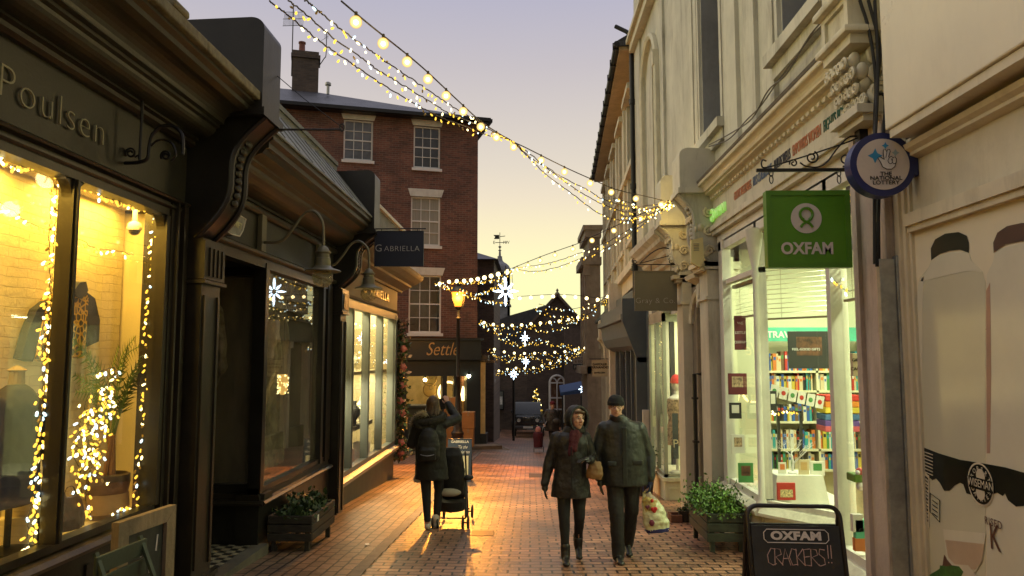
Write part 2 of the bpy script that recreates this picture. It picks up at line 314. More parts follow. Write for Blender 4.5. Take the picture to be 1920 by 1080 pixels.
# ------------------------------------------------------------------ shared builders
def console(parent, xw, xf, y0, y1, zb, zm, zt, m, name="console"):
    s = 1 if xf > xw else -1; d = abs(xf - xw); pr = [(xw, zm), (xw, zt - .02)]
    for k in range(7): t = PI / 2 * k / 6; pr.append((xf - s * .12 * (1 - math.sin(t)), zt - .10 * (1 - math.cos(t)) - .0))
    pr.append((xf, zm))
    b = MB(); b.profy(pr, y0, y1); b.box(xw, xf + s * .03, y0 - .03, y1 + .03, zm - .07, zm)
    H = zm - .07 - zb; q = [(xw, zm - .07)]
    for k in range(17):
        t = k / 16; q.append((xw + s * (.12 + (d - .12) * (1 - t) ** 1.0 * (1 - .0 * t) - .16 * d * math.sin(2 * PI * t) * (1 - .3 * t)), zm - .07 - H * t))
    q.append((xw, zb)); o = b.build(name, m, parent)
    c = MB(); c.profy(q, y0 + .05, y1 - .05)
    for yy in (y0 + .045, y1 - .085):                                 # raised edge beads of the scroll
        pts = [(x + s * .012, yy + .02, z) for x, z in q[1:-1]]; c.tube(pts, .026, 6)
    for i in range(9):
        k = 4 + i; x, z = q[k]; c.ball((x + s * .01, (y0 + y1) / 2, z), (.03, .06, .035), 8, 5)
    c.build("scroll", m, o, smooth=.7)
    return o
def pilaster(parent, xw, xf, y0, y1, z0, z1, m, flutes=True, name="pilaster"):
    s = 1 if xf > xw else -1; b = MB(); b.box(xw, xf, y0, y1, z0, z1)
    b.box(xw, xf + s * .04, y0 - .03, y1 + .03, z0, z0 + .28); b.box(xw, xf + s * .055, y0 - .045, y1 + .045, z0 + .28, z0 + .32)
    b.box(xw, xf + s * .03, y0 - .025, y1 + .025, z1 - .36, z1 - .02)
    b.box(xw, xf + s * .045, y0 - .04, y1 + .04, z1 - .40, z1 - .37)
    if flutes:
        for i in range(4):
            yy = y0 + (y1 - y0) * (i + .7) / 4.4; b.box(xf, xf + s * .045, yy, yy + .035, z1 - .33, z1 - .08)
        for i in range(2): b.box(xf, xf + s * .018, y0 + .03 + i * (y1 - y0 - .1), y0 + .07 + i * (y1 - y0 - .1), z0 + .4, z1 - .5)
    return b.build(name, m, parent)
def sash(parent, M, u0, u1, z0, z1, cols, rows, frame, pane, w=0, hood=None, sill=None, deep=.14, name="window", bar=.022, mid=True):
    """sash window set back in its opening, in a facade's own frame"""
    b = MB(M); d = w - deep; fw = .055
    for a0, a1, c0, c1 in ((u0, u0 + fw, z0, z1), (u1 - fw, u1, z0, z1), (u0 + fw, u1 - fw, z0, z0 + fw + .02), (u0 + fw, u1 - fw, z1 - fw, z1)): b.box(a0, a1, d, d + .07, c0, c1)
    iw = u1 - u0 - 2 * fw; ih = z1 - z0 - 2 * fw - .02
    for i in range(1, cols): x = u0 + fw + iw * i / cols; b.box(x - bar / 2, x + bar / 2, d + .012, d + .045, z0 + fw + .02, z1 - fw)
    for i in range(1, rows):
        z = z0 + fw + .02 + ih * i / rows; t = bar / 2 * (2.0 if mid and i * 2 == rows else 1); b.box(u0 + fw, u1 - fw, d + .014, d + .05, z - t, z + t)
    o = b.build(name, frame, parent)
    MB(M).box(u0 + fw, u1 - fw, d + .008, d + .016, z0 + fw, z1 - fw).build("pane", pane, o)
    if sill: MB(M).box(u0 - .06, u1 + .06, d, w + .07, z0 - .1, z0).build("sill", sill, o)
    if hood:
        MB(M).prism([(u0 - .03, w + .03, z1), (u1 + .03, w + .03, z1), (u1 + .12, w + .03, z1 + .28), (u0 - .12, w + .03, z1 + .28)], (0, -.1, 0)).build("lintel", hood, o)
    return o
def room(parent, x0, x1, y0, y1, z0, z1, m, open_side, name="interior", floor=None, t=.03):
    b = MB()
    if open_side != 'x0': b.box(x0 - t, x0, y0 - t, y1 + t, z0, z1)
    if open_side != 'x1': b.box(x1, x1 + t, y0 - t, y1 + t, z0, z1)
    b.box(x0, x1, y0 - t, y0, z0, z1); 
    if open_side != 'y1': b.box(x0, x1, y1, y1 + t, z0, z1)
    b.box(x0 - t, x1 + t, y0 - t, y1 + t, z1, z1 + t); b.box(x0 - t, x1 + t, y0 - t, y1 + t, z0 - t, z0)
    return b.build(name, m, parent)
def area(name, loc, sx, sy, power, col, rot=(0, 0, 0)):
    l = bpy.data.lights.new(name, 'AREA'); l.shape = 'RECTANGLE'; l.size = sx; l.size_y = sy; l.energy = power; l.color = col
    o = bpy.data.objects.new(name, l); COL.objects.link(o); o.location = loc; o.rotation_euler = rot; return o
def point(name, loc, power, col, r=.05):
    l = bpy.data.lights.new(name, 'POINT'); l.energy = power; l.color = col; l.shadow_soft_size = r
    o = bpy.data.objects.new(name, l); COL.objects.link(o); o.location = loc; return o
def curvepts(ctrl, n=8):                             # catmull-rom
    P = [Vector(p) for p in ctrl]; P = [P[0] * 2 - P[1]] + P + [P[-1] * 2 - P[-2]]; out = []
    for i in range(1, len(P) - 2):
        for k in range(n):
            t = k / n; a, b_, c, d = P[i - 1], P[i], P[i + 1], P[i + 2]
            out.append(.5 * ((2 * b_) + (-a + c) * t + (2 * a - 5 * b_ + 4 * c - d) * t * t + (-a + 3 * b_ - 3 * c + d) * t ** 3))
    out.append(P[-2]); return out
def spiral(c, r0, r1, a0, turns, u, v, n=26):
    c = Vector(c); u = Vector(u); v = Vector(v)
    return [c + (u * math.cos(a0 + 2 * PI * turns * k / n) + v * math.sin(a0 + 2 * PI * turns * k / n)) * (r0 + (r1 - r0) * k / n) for k in range(n + 1)]
# ------------------------------------------------------------------ left: dark clothes shop, nearest
warmwall = mat("plain_warm_wall", (.72, .64, .44), .8, var=.04, bump=.05)
gold_txt = mat("faded_gilt_letters", (.34, .33, .22), .5, metal=0, var=.1)
A = thing("shop_building", "dark painted shop with raised letters on its fascia and a bright yellow window", "shop", (-3, 4, gz(4)))
b = MB(); b.box(-3.2, -3.0, -2.5, 6.33, -.6, .40); b.box(-8, -3.18, -2.5, 6.3, 3.9, 3.97)
for i in range(6):
    y = -1.4 + i * 1.3; b.box(-2.985, -3.0, y, y + .05, -.3, .3)
b.build("wall", black_paint, A)
b = MB(); b.profy([(-3.2, .40), (-2.93, .40), (-2.92, .425), (-2.95, .45), (-3.2, .47)], -2.5, 6.0); b.build("sill", mat("worn_brown_sill", (.10, .075, .04), .3, var=.35, scale=6), A)
ml = [-.6, .75, 2.1, 3.44, 4.77, 6.02]
b = MB(); b.box(-3.12, -2.98, -2.5, 6.02, 2.86, 2.92); b.box(-3.1, -3.0, -2.5, 6.02, .47, .52)
for y in ml[:-1]: b.box(-3.09, -2.985, y - .03, y + .03, .52, 2.86); b.box(-2.985, -2.968, y - .012, y + .012, .52, 2.86)
b.box(-3.1, -2.98, 5.99, 6.05, .52, 2.86)
for j, y in enumerate(ml):                                             # rounded upper corners of each light
    for s in ((1,) if j == 0 else ((-1,) if j == len(ml) - 1 else (-1, 1))):
        R_ = .13; yy = y + s * .03; pts = [(-3.07, yy, 2.87), (-3.07, yy + s * R_, 2.87)]
        for k in range(1, 8): t = PI / 2 * k / 8; pts.append((-3.07, yy + s * R_ * (1 - math.sin(t)), 2.87 - R_ * (1 - math.cos(t))))
        pts.append((-3.07, yy, 2.87 - R_)); b.prism(pts, (.07, 0, 0))
b.build("window_frame", brown_paint, A)
MB().box(-3.06, -3.052, -2.5, 6.0, .5, 2.88).build("pane", glz, A)
b = MB()
for i, (y, w_, x) in enumerate([(6.05, .05, -2.97), (6.1, .03, -2.94), (6.13, .06, -2.97), (6.19, .03, -2.93), (6.22, .11, -2.96)]): b.box(-3.2, x, y, y + w_, -.5, 3.0)
b.build("door_post", brown_paint, A)
b = MB(); b.profy([(-3.1, 2.92), (-2.97, 2.92), (-2.955, 2.935), (-2.955, 2.95), (-2.985, 2.96), (-2.985, 2.975), (-2.94, 2.985), (-2.93, 3.0), (-2.945, 3.015), (-3.1, 3.02)], -2.5, 6.3)
b.profy([(-3.1, 3.52), (-2.96, 3.52), (-2.93, 3.54), (-2.93, 3.57), (-2.90, 3.58), (-3.1, 3.6)], -2.5, 6.33); b.build("moulding", brown_paint, A)
MB().box(-3.1, -3.0, -2.5, 6.33, 3.0, 3.54).build("fascia", olive_paint, A)
text("Poulsen", .285, TM((-2.985, 4.52, 3.25), (0, 1, 0)), gold_txt, A, ext=.006, sx=1.08, space=1.12, offset=-.007)
text("Ursula", .265, TM((-2.985, 3.2, 3.245), (0, 1, 0)), gold_txt, A, ext=.012, space=1.12, offset=-.006) if False else None
pr = [(-3.1, 3.585), (-2.9, 3.585)] + [(-2.9 + .15 * math.sin(PI / 2 * k / 6), 3.6 + .09 * (1 - math.cos(PI / 2 * k / 6))) for k in range(7)] + [(-2.72, 3.70), (-2.72, 3.725), (-2.68, 3.73)] + \
     [(-2.68 + .16 * (1 - math.cos(PI / 2 * k / 6)), 3.74 + .1 * math.sin(PI / 2 * k / 6)) for k in range(7)] + [(-2.49, 3.85), (-2.46, 3.86), (-2.46, 3.9), (-2.42, 3.92), (-2.42, 3.945), (-3.1, 4.0)]
b = MB(); b.profy(pr, -2.5, 6.33); b.build("cornice", olive_paint, A)
b = MB()
for i in range(8): y = -2.5 + i * 1.11; b.bev(-3.4, -2.37, y, y + 1.105, 3.948, 4.03, .012)
b.bev(-2.62, -2.36, 4.72, 4.95, 4.03, 4.09, .02); b.build("coping", stonecap, A)
console(A, -3.05, -2.35, 6.33, 6.78, 2.73, 3.88, 4.71, black_paint)
pilaster(A, -3.1, -2.84, 6.36, 6.74, -.5, 2.73, brown_paint)
room(A, -3.65, -3.13, -2.5, 6.55, .42, 3.0, warmwall, 'x1')
b = MB(); b.box(-3.645, -3.62, -2.5, 6.5, .42, 3.0); b.build("brick_back_wall", wbrick, A)
for i in range(5): area("display_strip_light", (-3.4, 5.8 - i * 1.35, 2.98), .3, 1.0, 34, (1, .59, .08))
# ------------------------------------------------------------------ left: unlit shop
B2 = thing("shop_building", "unlit black shopfront with a recessed tiled doorway between two scroll brackets", "shop", (-3, 9, gz(9)))
b = MB(); b.box(-3.2, -2.95, 8.22, 11.05, -1.2, .08); b.box(-4.2, -2.97, 8.25, 8.42, -1.2, .08); b.box(-4.3, -4.15, 6.5, 8.4, -1, 3.0)
b.box(-4.2, -3.0, 6.62, 6.7, -1, 3.0); b.box(-8, -3.1, 6.5, 11.2, 2.98, 3.05); b.box(-8, -3.4, 10.95, 11.05, -1, 4.4); b.build("wall", black_paint, B2)
b = MB(); b.profy([(-3.2, .08), (-2.89, .08), (-2.87, .105), (-2.89, .13), (-2.94, .14), (-2.95, .20), (-3.2, .20)], 8.2, 11.0)
b.profx([(8.5, .08), (8.19, .08), (8.17, .105), (8.19, .13), (8.24, .14), (8.25, .20), (8.5, .20)], -4.15, -2.9); b.build("sill", brown_paint, B2)
b = MB()
for y0, y1 in ((8.22, 8.32), (10.55, 10.66), (10.8, 11.05)): b.box(-3.08, -2.94, y0, y1, .2, 2.74)
b.box(-3.08, -2.96, 8.22, 11.0, .2, .26); b.box(-3.08, -2.95, 6.75, 11.05, 2.68, 2.78)
b.box(-3.75, -3.66, 8.24, 8.34, .2, 2.74); b.box(-3.7, -3.0, 8.26, 8.34, .2, .3); b.box(-3.75, -2.95, 8.26, 8.34, 2.6, 2.7)
b.build("window_frame", black_paint, B2)
MB().box(-3.02, -3.012, 8.3, 10.6, .24, 2.7).build("pane", glz2, B2); MB().box(-3.7, -3.02, 8.3, 8.308, .28, 2.62).build("pane", glz2, B2)
b = MB(); b.profy([(-3.1, 2.78), (-2.93, 2.78), (-2.9, 2.8), (-2.9, 2.83), (-2.95, 2.85), (-3.1, 2.86)], 6.78, 11.1)
b.tube([(-2.94, 6.78, 3.27), (-2.94, 11.1, 3.27)], .045, 12); b.box(-3.1, -2.93, 6.78, 11.1, 3.33, 3.36); b.build("moulding", olive_paint, B2, smooth=.6)
MB().box(-3.1, -2.96, 6.78, 11.1, 2.86, 3.38).build("fascia", olive_paint, B2)
pr = [(-3.1, 3.36)] + [(-2.95 + .3 * math.sin(PI / 2 * k / 8), 3.36 + .16 * (1 - math.cos(PI / 2 * k / 8))) for k in range(9)] + [(-2.6, 3.54), (-2.6, 3.56), (-2.5, 3.6), (-2.47, 3.64), (-2.44, 3.65), (-2.44, 3.7), (-2.4, 3.73), (-2.4, 3.79), (-3.1, 3.84)]
MB().profy(pr, 6.78, 11.1).build("cornice", olive_paint, B2)
b = MB(); b.profy([(-2.38, 3.79), (-2.38, 3.81), (-2.95, 4.52), (-2.95, 4.6), (-3.2, 4.6), (-3.2, 3.8)], 6.8, 11.15); b.box(-3.25, -2.93, 6.8, 11.15, 4.6, 4.66)
for i in range(9): y = 7.1 + i * .47; b.tube([(-2.40, y, 3.835), (-2.93, y, 4.50)], .012, 6)
b.build("lead_roof", lead, B2)
console(B2, -3.05, -2.35, 11.1, 11.5, 2.73, 3.62, 4.53, black_paint); pilaster(B2, -3.1, -2.84, 11.13, 11.47, -1.0, 2.73, brown_paint)
room(B2, -4.15, -3.1, 8.36, 10.9, .1, 2.97, mat("dark_drapery_room", (.10, .09, .06), .8, var=.6, scale=2.5, st=(1, 1, .3)), 'x1')
b = MB(); rr0 = random.Random(8)
for k in range(16):
    y = 8.4 + k * .15; b.tube(curvepts([(-3.6 + rr0.uniform(-.05, .05), y, 2.7), (-3.55 + rr0.uniform(-.1, .1), y + rr0.uniform(-.05, .05), 1.7), (-3.6, y + rr0.uniform(-.1, .1), .9), (-3.55, y, .2)]), [.05 + .05 * rr0.random() for _ in range(25)], 7)
for k in range(13):
    x = -3.68 + k * .05; b.tube(curvepts([(x, 8.48, 2.65), (x + rr0.uniform(-.05, .05), 8.46 + rr0.uniform(-.03, .03), 1.8), (x + rr0.uniform(-.08, .08), 8.48, 1.0), (x, 8.5, .25)]), [.02 + .03 * rr0.random() for _ in range(25)], 6)
b.build("window_drapes", mat("beige_drape_fabric", (.24, .21, .14), .85, var=.5, scale=6), B2, True)
chk, n_, l_, b_ = nmat("checker_tiles"); ck = n_.new("ShaderNodeTexChecker"); ck.inputs["Scale"].default_value = 11; tc_ = n_.new("ShaderNodeTexCoord"); l_.new(tc_.outputs["Object"], ck.inputs[0])
ck.inputs[1].default_value = (.32, .28, .2, 1); ck.inputs[2].default_value = (.03, .028, .025, 1); l_.new(ck.outputs[0], b_.inputs[0]); b_.inputs["Roughness"].default_value = .35
MB().box(-4.2, -3.02, 6.72, 8.3, -.8, -.34).build("tiled_step", chk, B2); MB().box(-3.02, -2.86, 6.78, 8.3, -.9, -.335).build("step", mat("worn_step", (.10, .09, .07), .6, var=.4), B2)
# door post panel by the pilaster
b = MB(); b.box(-3.2, -3.0, 6.74, 6.86, -.4, 2.7); b.build("door_post", brown_paint, B2)
dr = MB(); dr.box(-4.14, -4.08, 6.75, 8.25, -.3, 2.65).build("door", black_paint, B2)
# ------------------------------------------------------------------ left: jeweller
G = thing("shop_building", "grey framed jewellery shop with a bright display window behind five slim mullions", "shop", (-3, 14, gz(14)))
gpaint = mat("blue_grey_paint", (.13, .145, .14), .4, var=.12); gwall = mat("grey_brown_stall", (.13, .115, .085), .65, var=.15, scale=4, dirt=.4)
b = MB(); b.box(-3.2, -3.0, 11.45, 16.6, -1.5, -.32); b.box(-8, -3.05, 16.42, 16.6, -1.5, 4.4); b.box(-8, -3.1, 11.5, 16.5, 2.9, 2.97); b.build("wall", gwall, G)
b = MB(); b.profy([(-3.2, -.32), (-2.88, -.32), (-2.87, -.26), (-2.95, -.22), (-3.2, -.2)], 11.45, 16.68); b.build("sill", mat("pinkish_stone_sill", (.42, .33, .27), .5, var=.15), G)
b = MB(); b.box(-3.08, -2.96, 11.5, 16.6, -.22, -.14); b.box(-3.08, -2.96, 11.5, 16.6, 2.5, 2.66)
for y in (11.55, 12.47, 13.72, 14.97, 16.2): b.box(-3.09, -2.96, y - .035, y + .035, -.14, 2.5); b.box(-2.96, -2.945, y - .015, y + .015, -.14, 2.5)
b.box(-3.1, -2.95, 16.42, 16.62, -.2, 2.6); b.build("window_frame", gpaint, G)
MB().box(-3.03, -3.022, 11.5, 16.45, -.16, 2.52).build("pane", glz, G)
MB().box(-3.12, -2.97, 11.5, 16.62, 2.66, 3.16).build("fascia", gwall, G)
b = MB(); b.profy([(-3.1, 2.64), (-2.92, 2.66), (-2.9, 2.69), (-3.1, 2.7)], 11.5, 16.65)
b.profy([(-3.12, 3.14), (-2.92, 3.14), (-2.9, 3.18), (-2.86, 3.2), (-2.72, 3.26), (-2.7, 3.3), (-2.6, 3.33), (-2.48, 3.4), (-2.44, 3.44), (-2.42, 3.5), (-3.12, 3.56)], 11.5, 16.95); b.build("cornice", gwall, G)
b = MB(); b.profy([(-2.8, 3.5), (-2.8, 4.42), (-3.2, 4.42), (-3.2, 3.5)], 11.5, 16.6); b.build("parapet", lead, G); b = MB()
for i in range(6): b.bev(-3.25, -2.74, 11.5 + i * .85, 12.345 + i * .85, 4.42, 4.49, .01)
b.build("coping", offwhite, G)
gl = mat("gilt_letters", (.6, .52, .30), .4, metal=.3, var=.1)
text("G", .30, TM((-2.955, 13.25, 2.93), (0, 1, 0)), gl, G, ext=.01, sx=1.5); text("ABRIELLA", .23, TM((-2.955, 14.62, 2.91), (0, 1, 0)), gl, G, ext=.01, sx=1.75, space=1.1)
groom = mat("jeweller_tan_room", (.40, .34, .20), .7, var=.05)
room(G, -4.1, -3.1, 11.55, 16.4, -.2, 2.9, groom, 'x1')
b = MB(); b.box(-3.75, -3.15, 11.55, 16.4, 1.36, 1.42); b.build("shelf", groom, G); b = MB(); b.box(-3.9, -3.2, 11.55, 15.3, .34, .42); b.build("shelf", mat("dark_display_shelf", (.06, .05, .04), .4), G)
for i in range(4): area("jeweller_strip_light", (-3.45, 12.2 + i * 1.2, 2.88), .4, .9, 70, (1, .84, .42)); area("jeweller_shelf_light", (-3.5, 12.2 + i * 1.2, 1.34), .3, .9, 55, (1, .88, .5))
# ------------------------------------------------------------------ red brick corner building
PHI = math.radians(16.5); BO = Vector((-1.9, 27, 0)); BU = Vector((math.cos(PHI), math.sin(PHI), 0)); BW = Vector((math.sin(PHI), -math.cos(PHI), 0))
BM = frameM(BO, BU, BW)
def hitF(px, py, O, U, Wn, w=0):
    d = ray(px, py); O2 = O + Wn * w; t = (O2 - CAM).dot(Wn) / d.dot(Wn); p = CAM + d * t; return ((p - O).dot(U), p.z)
def FB(px, py, w=0): return hitF(px, py, BO, BU, BW, w)
RB = thing("brick_building", "tall red brick corner building with white sash windows and a slate roof", "building", (BO.x, BO.y, gz(27)))
wins = []
for x0, y0, x1, y1 in ((645, 225, 700, 301), (776, 237, 826, 316), (771, 369, 826, 461), (767, 516, 828, 625)):
    u0, z1 = FB(x0, y0); u1, _ = FB(x1, y0); _, z0 = FB((x0 + x1) / 2, y1); _, z1 = FB((x0 + x1) / 2, y0); wins.append((u0, u1, z0, z1))
uL = wins[0][0]; hid = [(uL - 3.4, uL - 2.2, wins[0][2], wins[0][3]), (uL, wins[0][1], wins[2][2], wins[2][3])]
b = MB(BM); zt = 2.36; b.wall(-13, 0, zt, 10.35, -.3, 0, wins + hid); b.box(-.3, 0, -9, -.3, -2, 10.35); b.box(-13, -.3, -9, -8.7, -2, 10.35); b.box(-13, -12.7, -9, -.3, -2, 10.35)
wl = b.build("wall", redbrick, None)
# bricks follow the facade: rotate the mesh data into its own frame
wl.data.transform(BM.inverted()); wl.parent = RB; wl.matrix_local = WM[RB.name].inverted() @ BM
gd = mat("dim_window_panes", (.10, .11, .13), .12, var=.5, scale=1.2, bump=.02, spec=.7); gc = mat("net_curtain_panes", (.30, .29, .24), .35, var=.15, scale=30, st=(1, 1, .05), bump=.05)
cols = [gd, mat("dark_panes", (.03, .035, .045), .1, var=.4, spec=.7), gc]
for i, (u0, u1, z0, z1) in enumerate(wins[:3] + hid):
    sash(RB, BM, u0, u1, z0, z1, 3, 4, white, cols[min(i, 2)] if i < 3 else gd, hood=offwhite, sill=white)
u0, u1, z0, z1 = wins[3]; o = sash(RB, BM, u0, u1, z0, z1, 3, 4, white, glz, hood=offwhite, sill=white)
b = MB(BM); b.box(u0 - .1, u1 + .1, -1.6, -1.55, z0, z1 + .1); b.box(u0 - .15, u0 - .1, -1.6, -.3, z0, z1 + .1); b.box(u1 + .1, u1 + .15, -1.6, -.3, z0, z1 + .1); b.box(u0 - .1, u1 + .1, -1.6, -.3, z0 - .05, z0); b.build("interior", taupe, RB)
# roof: hipped at the street end
b = MB(BM); e = .35; b.add([(-13.3, e, 10.4), (e, e, 10.4), (e, -9 - e, 10.4), (-13.3, -9 - e, 10.4), (-13.3, -4.3, 12.5), (-6.2, -4.3, 12.5)], [(0, 1, 5, 4), (1, 2, 5), (2, 3, 4, 5), (0, 3, 2, 1), (0, 4, 3)])
b.build("roof", slate, RB)
b = MB(BM); b.box(-13.3, e + .03, e + .005, e + .12, 10.3, 10.42); b.box(e + .003, e + .12, -9.3, e, 10.3, 10.42); b.box(-13.3, e, 0.003, e, 10.28, 10.38); b.build("gutter", darkmetal, RB)
uc0, _ = FB(548, 150, -4.3); uc1, _ = FB(597, 150, -4.3); zc = PY(570, 98, 28.5).z; _, zct = FB(570, 102, -4.3)
ch = MB(BM); ch.box(uc0, uc1, -4.8, -3.9, 11.8, zct - .3); ch.box(uc0 - .06, uc1 + .06, -4.86, -3.84, zct - .3, zct - .15); ch.box(uc0, uc1, -4.8, -3.9, zct - .15, zct); chm = ch.build("chimney", darkbrick, RB)
pt = mat("clay_pot", (.20, .07, .05), .7); p_ = BM @ Vector((uc0 + .35, -4.3, zct)); MB().lathe(p_, [(.15, 0), (.15, .05), (.13, .08), (.12, .42), (.15, .44), (.15, .5), (.1, .5)], 12).build("chimney_pot", pt, chm, smooth=.6)
u_, z_ = FB(615, 172, -3); p_ = BM @ Vector((u_, -3, z_ - .1)); MB().lathe(p_, [(.06, 0), (.06, .35), (.12, .36), (.12, .45), (.05, .5)], 10).build("roof_vent", galv, RB, smooth=.6)
u_, z_ = FB(502, 150, -4.3); p_ = BM @ Vector((u_, -4.3, z_ - .2)); MB().lathe(p_, [(.1, 0), (.07, .3), (.11, .4), (.08, .5)], 10).build("roof_vent", darkmetal, RB, smooth=.6)
ae = thing("aerial", "tall mast with grid television aerial strapped to the brick chimney", "aerial", BM @ Vector((uc0, -4.2, zct - 1)))
b = MB(); p0 = BM @ Vector((uc0 - .03, -4.2, zct - 1)); _, zt_ = FB(546, 6, -4.2); b.tube([p0, (p0.x, p0.y, zt_)], .022, 6); b.build("mast", darkmetal, ae)
b = MB(); _, zg = FB(546, 35, -4.2)
for k in range(8):
    for s in (-1, 1): b.tube([(p0.x + s * (.05 + k * .05), p0.y + .02 * k, zg + .28), (p0.x + s * (.05 + k * .05), p0.y, zg - .28)], .007, 4)
for dz in (-.28, .28, 0): b.tube([(p0.x - .42, p0.y, zg + dz * 1.05), (p0.x + .42, p0.y, zg + dz)], .012, 5)
b.build("grid", darkmetal, ae)
ae = thing("aerial", "small bent aerial bracketed to the right side of the brick chimney", "aerial", BM @ Vector((uc1, -4.2, zct - 1)))
b = MB(); p0 = BM @ Vector((uc1, -4.3, zct - .45)); _, zt_ = FB(608, 62, -4.3); q = p0 + BU * .28; b.tube(curvepts([p0, p0 + BU * .2 + Vector((0, 0, .35)), (q.x, q.y, zct + .1), (q.x, q.y, zt_)]), .02, 6); b.build("mast", darkmetal, ae)
b = MB()
for k in (-1, 0, 1): b.tube([(q.x + k * .06, q.y, zt_ + .05), (q.x + k * .06, q.y, zt_ - .25)], .008, 4)
b.tube([(q.x - .22, q.y, zt_ - .32), (q.x + .08, q.y, zt_ - .12)], .008, 4); b.build("antenna_rods", darkmetal, ae)
# shopfront of the brick building
navy = mat("dark_teal_paint", (.018, .028, .032), .4, var=.15); gilt = mat("gilt_lettering", (.55, .36, .15), .4, metal=.3, var=.15)
def FBr(px, py, w=0): u, z = FB(px, py, w); return u, z
b = MB(BM); fz1 = FB(830, 638, .25)[1]; fz0 = FB(830, 673, .25)[1]; uR = .1
b.box(-8.5, uR, -.3, .24, fz0, fz1); b.box(-8.5, uR + .08, -.3, .34, fz1, fz1 + .07); b.box(-8.5, uR + .03, -.3, .27, fz0 - .03, fz0); b.build("fascia", navy, RB)
o = BM @ Vector((FB(829, 660, .25)[0], .25, (fz0 + fz1) / 2)); text("Settle", .66, TM(o, BU), gilt, RB, ext=.008, shear=.35, sx=.78, offset=-.004)
zg1 = FB(820, 705)[1]; zg0 = FB(820, 800)[1]; gb = gz(27) + .2
b = MB(BM); b.box(-8.5, uR, -.3, .05, zg1, fz0 - .03); b.box(-8.5, 0, -.3, .05, -2.2, gb + .55)
for px in (757, 833, 878): u = FB(px, 750)[0]; b.box(u - .08, u + .08, -.3, .08, gb, zg1)
u = FB(853, 750)[0]; b.box(u - .04, u + .04, -.25, .02, gb, zg1); b.box(-8.5, FB(757, 750)[0], -.3, .02, gb, zg1)
b.box(-.35, uR, -.3, .07, -2.2, zg1); b.build("shop_frame", navy, RB)
MB(BM).box(FB(757, 750)[0], -.35, -.12, -.11, gb + .5, zg1).build("pane", glz, RB)
shopin = mat("gold_lit_interior", (.50, .42, .25), .8, var=.3, scale=1.2)
b = MB(BM); b.box(-6, -.2, -2.3, -2.25, gb, zg1 + .3); b.box(-6, -.1, -2.3, -.3, zg1 + .2, zg1 + .3); b.box(-6, -.1, -2.3, -.3, gb + .2, gb + .25); b.box(-6, -5.9, -2.3, -.3, gb, zg1 + .2); b.build("interior", shopin, RB)
for px in (785, 815, 868): p = BM @ Vector((FB(px, 720)[0], -1.1, zg1 - .1)); point("shop_ceiling_spot", p, 9, (1, .66, .22), .05)
gold = mat("gold_clock_face", (.75, .52, .15), .35, metal=.4, var=.15); warmglow = emit("warm_glow", (1, .72, .28), 4)
def on(px, py, w): u, z = FB(px, py, w); return BM @ Vector((u, w, z))
for i, (px, py, r) in enumerate(((806, 711, .26), (806, 731, .26))):
    p = on(px, py, -.7); t = thing("wall_clock", ("upper" if i == 0 else "lower") + " of two round gold clocks in the window beneath the gilt sign", "clock", p)
    Mr = Matrix(((BU.x, 0, BW.x), (BU.y, 0, BW.y), (0, 1, 0))); MB().lathe(p, [(r, -.02), (r, .02), (r - .03, .035), (r - .04, .015)], 24, Mr).build("case", mat("brass", (.5, .33, .1), .3, metal=.8) if i == 0 else bpy.data.materials["brass"], t, smooth=.6)
    MB().lathe(p + BW * .01, [(r - .04, 0), (r - .04, .01)], 24, Mr).build("dial", gold, t)
    b = MB(); b.beam(p + BW * .03, p + BW * .03 + BU * .12 + Vector((0, 0, .05)), .02, .006); b.beam(p + BW * .03, p + BW * .03 + Vector((0, 0, .17)) - BU * .03, .015, .006); b.build("hands", darkmetal, t)
p = on(841, 735, -.5); t = thing("wreath", "glowing ring of lights hanging in the window behind the street lamp", "wreath", p)
ring = [p + (BU * math.cos(a) + Vector((0, 0, 1)) * math.sin(a)) * .36 for a in [2 * PI * k / 28 for k in range(28)]]; MB().tube(ring, .045, 8, closed=True).build("hoop", warmglow, t)
for px, py, c in ((797, 712, (1, .8, .4)), (879, 705, (1, .9, .6))):
    p = on(px, py, .12 if px > 850 else -.3); t = thing("spotlight", "small bright spotlight " + ("at the right end under the dark fascia" if px > 850 else "inside the window left of the clocks"), "light", p)
    MB().ball(p, .07, 10, 7).build("bulb", emit("spot_glow", c, 14), t, smooth=True); MB().tube([p + Vector((0, 0, .05)), p + Vector((0, 0, .16))], .04, 8).build("holder", darkmetal, t)
p = on(790, 755, -.6); q = gb
for i, (px, h) in enumerate(((775, .7), (788, .9), (868, 1.5), (820, .6))):
    p = on(px, 790, -.6); p.z = gb + .5; t = thing("table_lamp" if i < 2 else "candle_stand", ["low amber lamp at the left end of the clock window", "slim branching brass ornament under the gold clocks", "tall glowing candle stand at the right of the window behind the boxes", "squat glass ornament in the middle of the dark shop window"][i], "ornament", p)
    MB().lathe(p, [(.12, 0), (.12, .03), (.025, .06), (.02, h * .6), (.05, h * .62), (.015, h * .7)], 12).build("stem", gold, t, smooth=.6)
    MB().lathe(p + Vector((0, 0, h * .65)), [(.05, 0), (.09, h * .15), (.03, h * .35)], 12).build("shade", warmglow if i in (0, 2) else gold, t, smooth=.6)
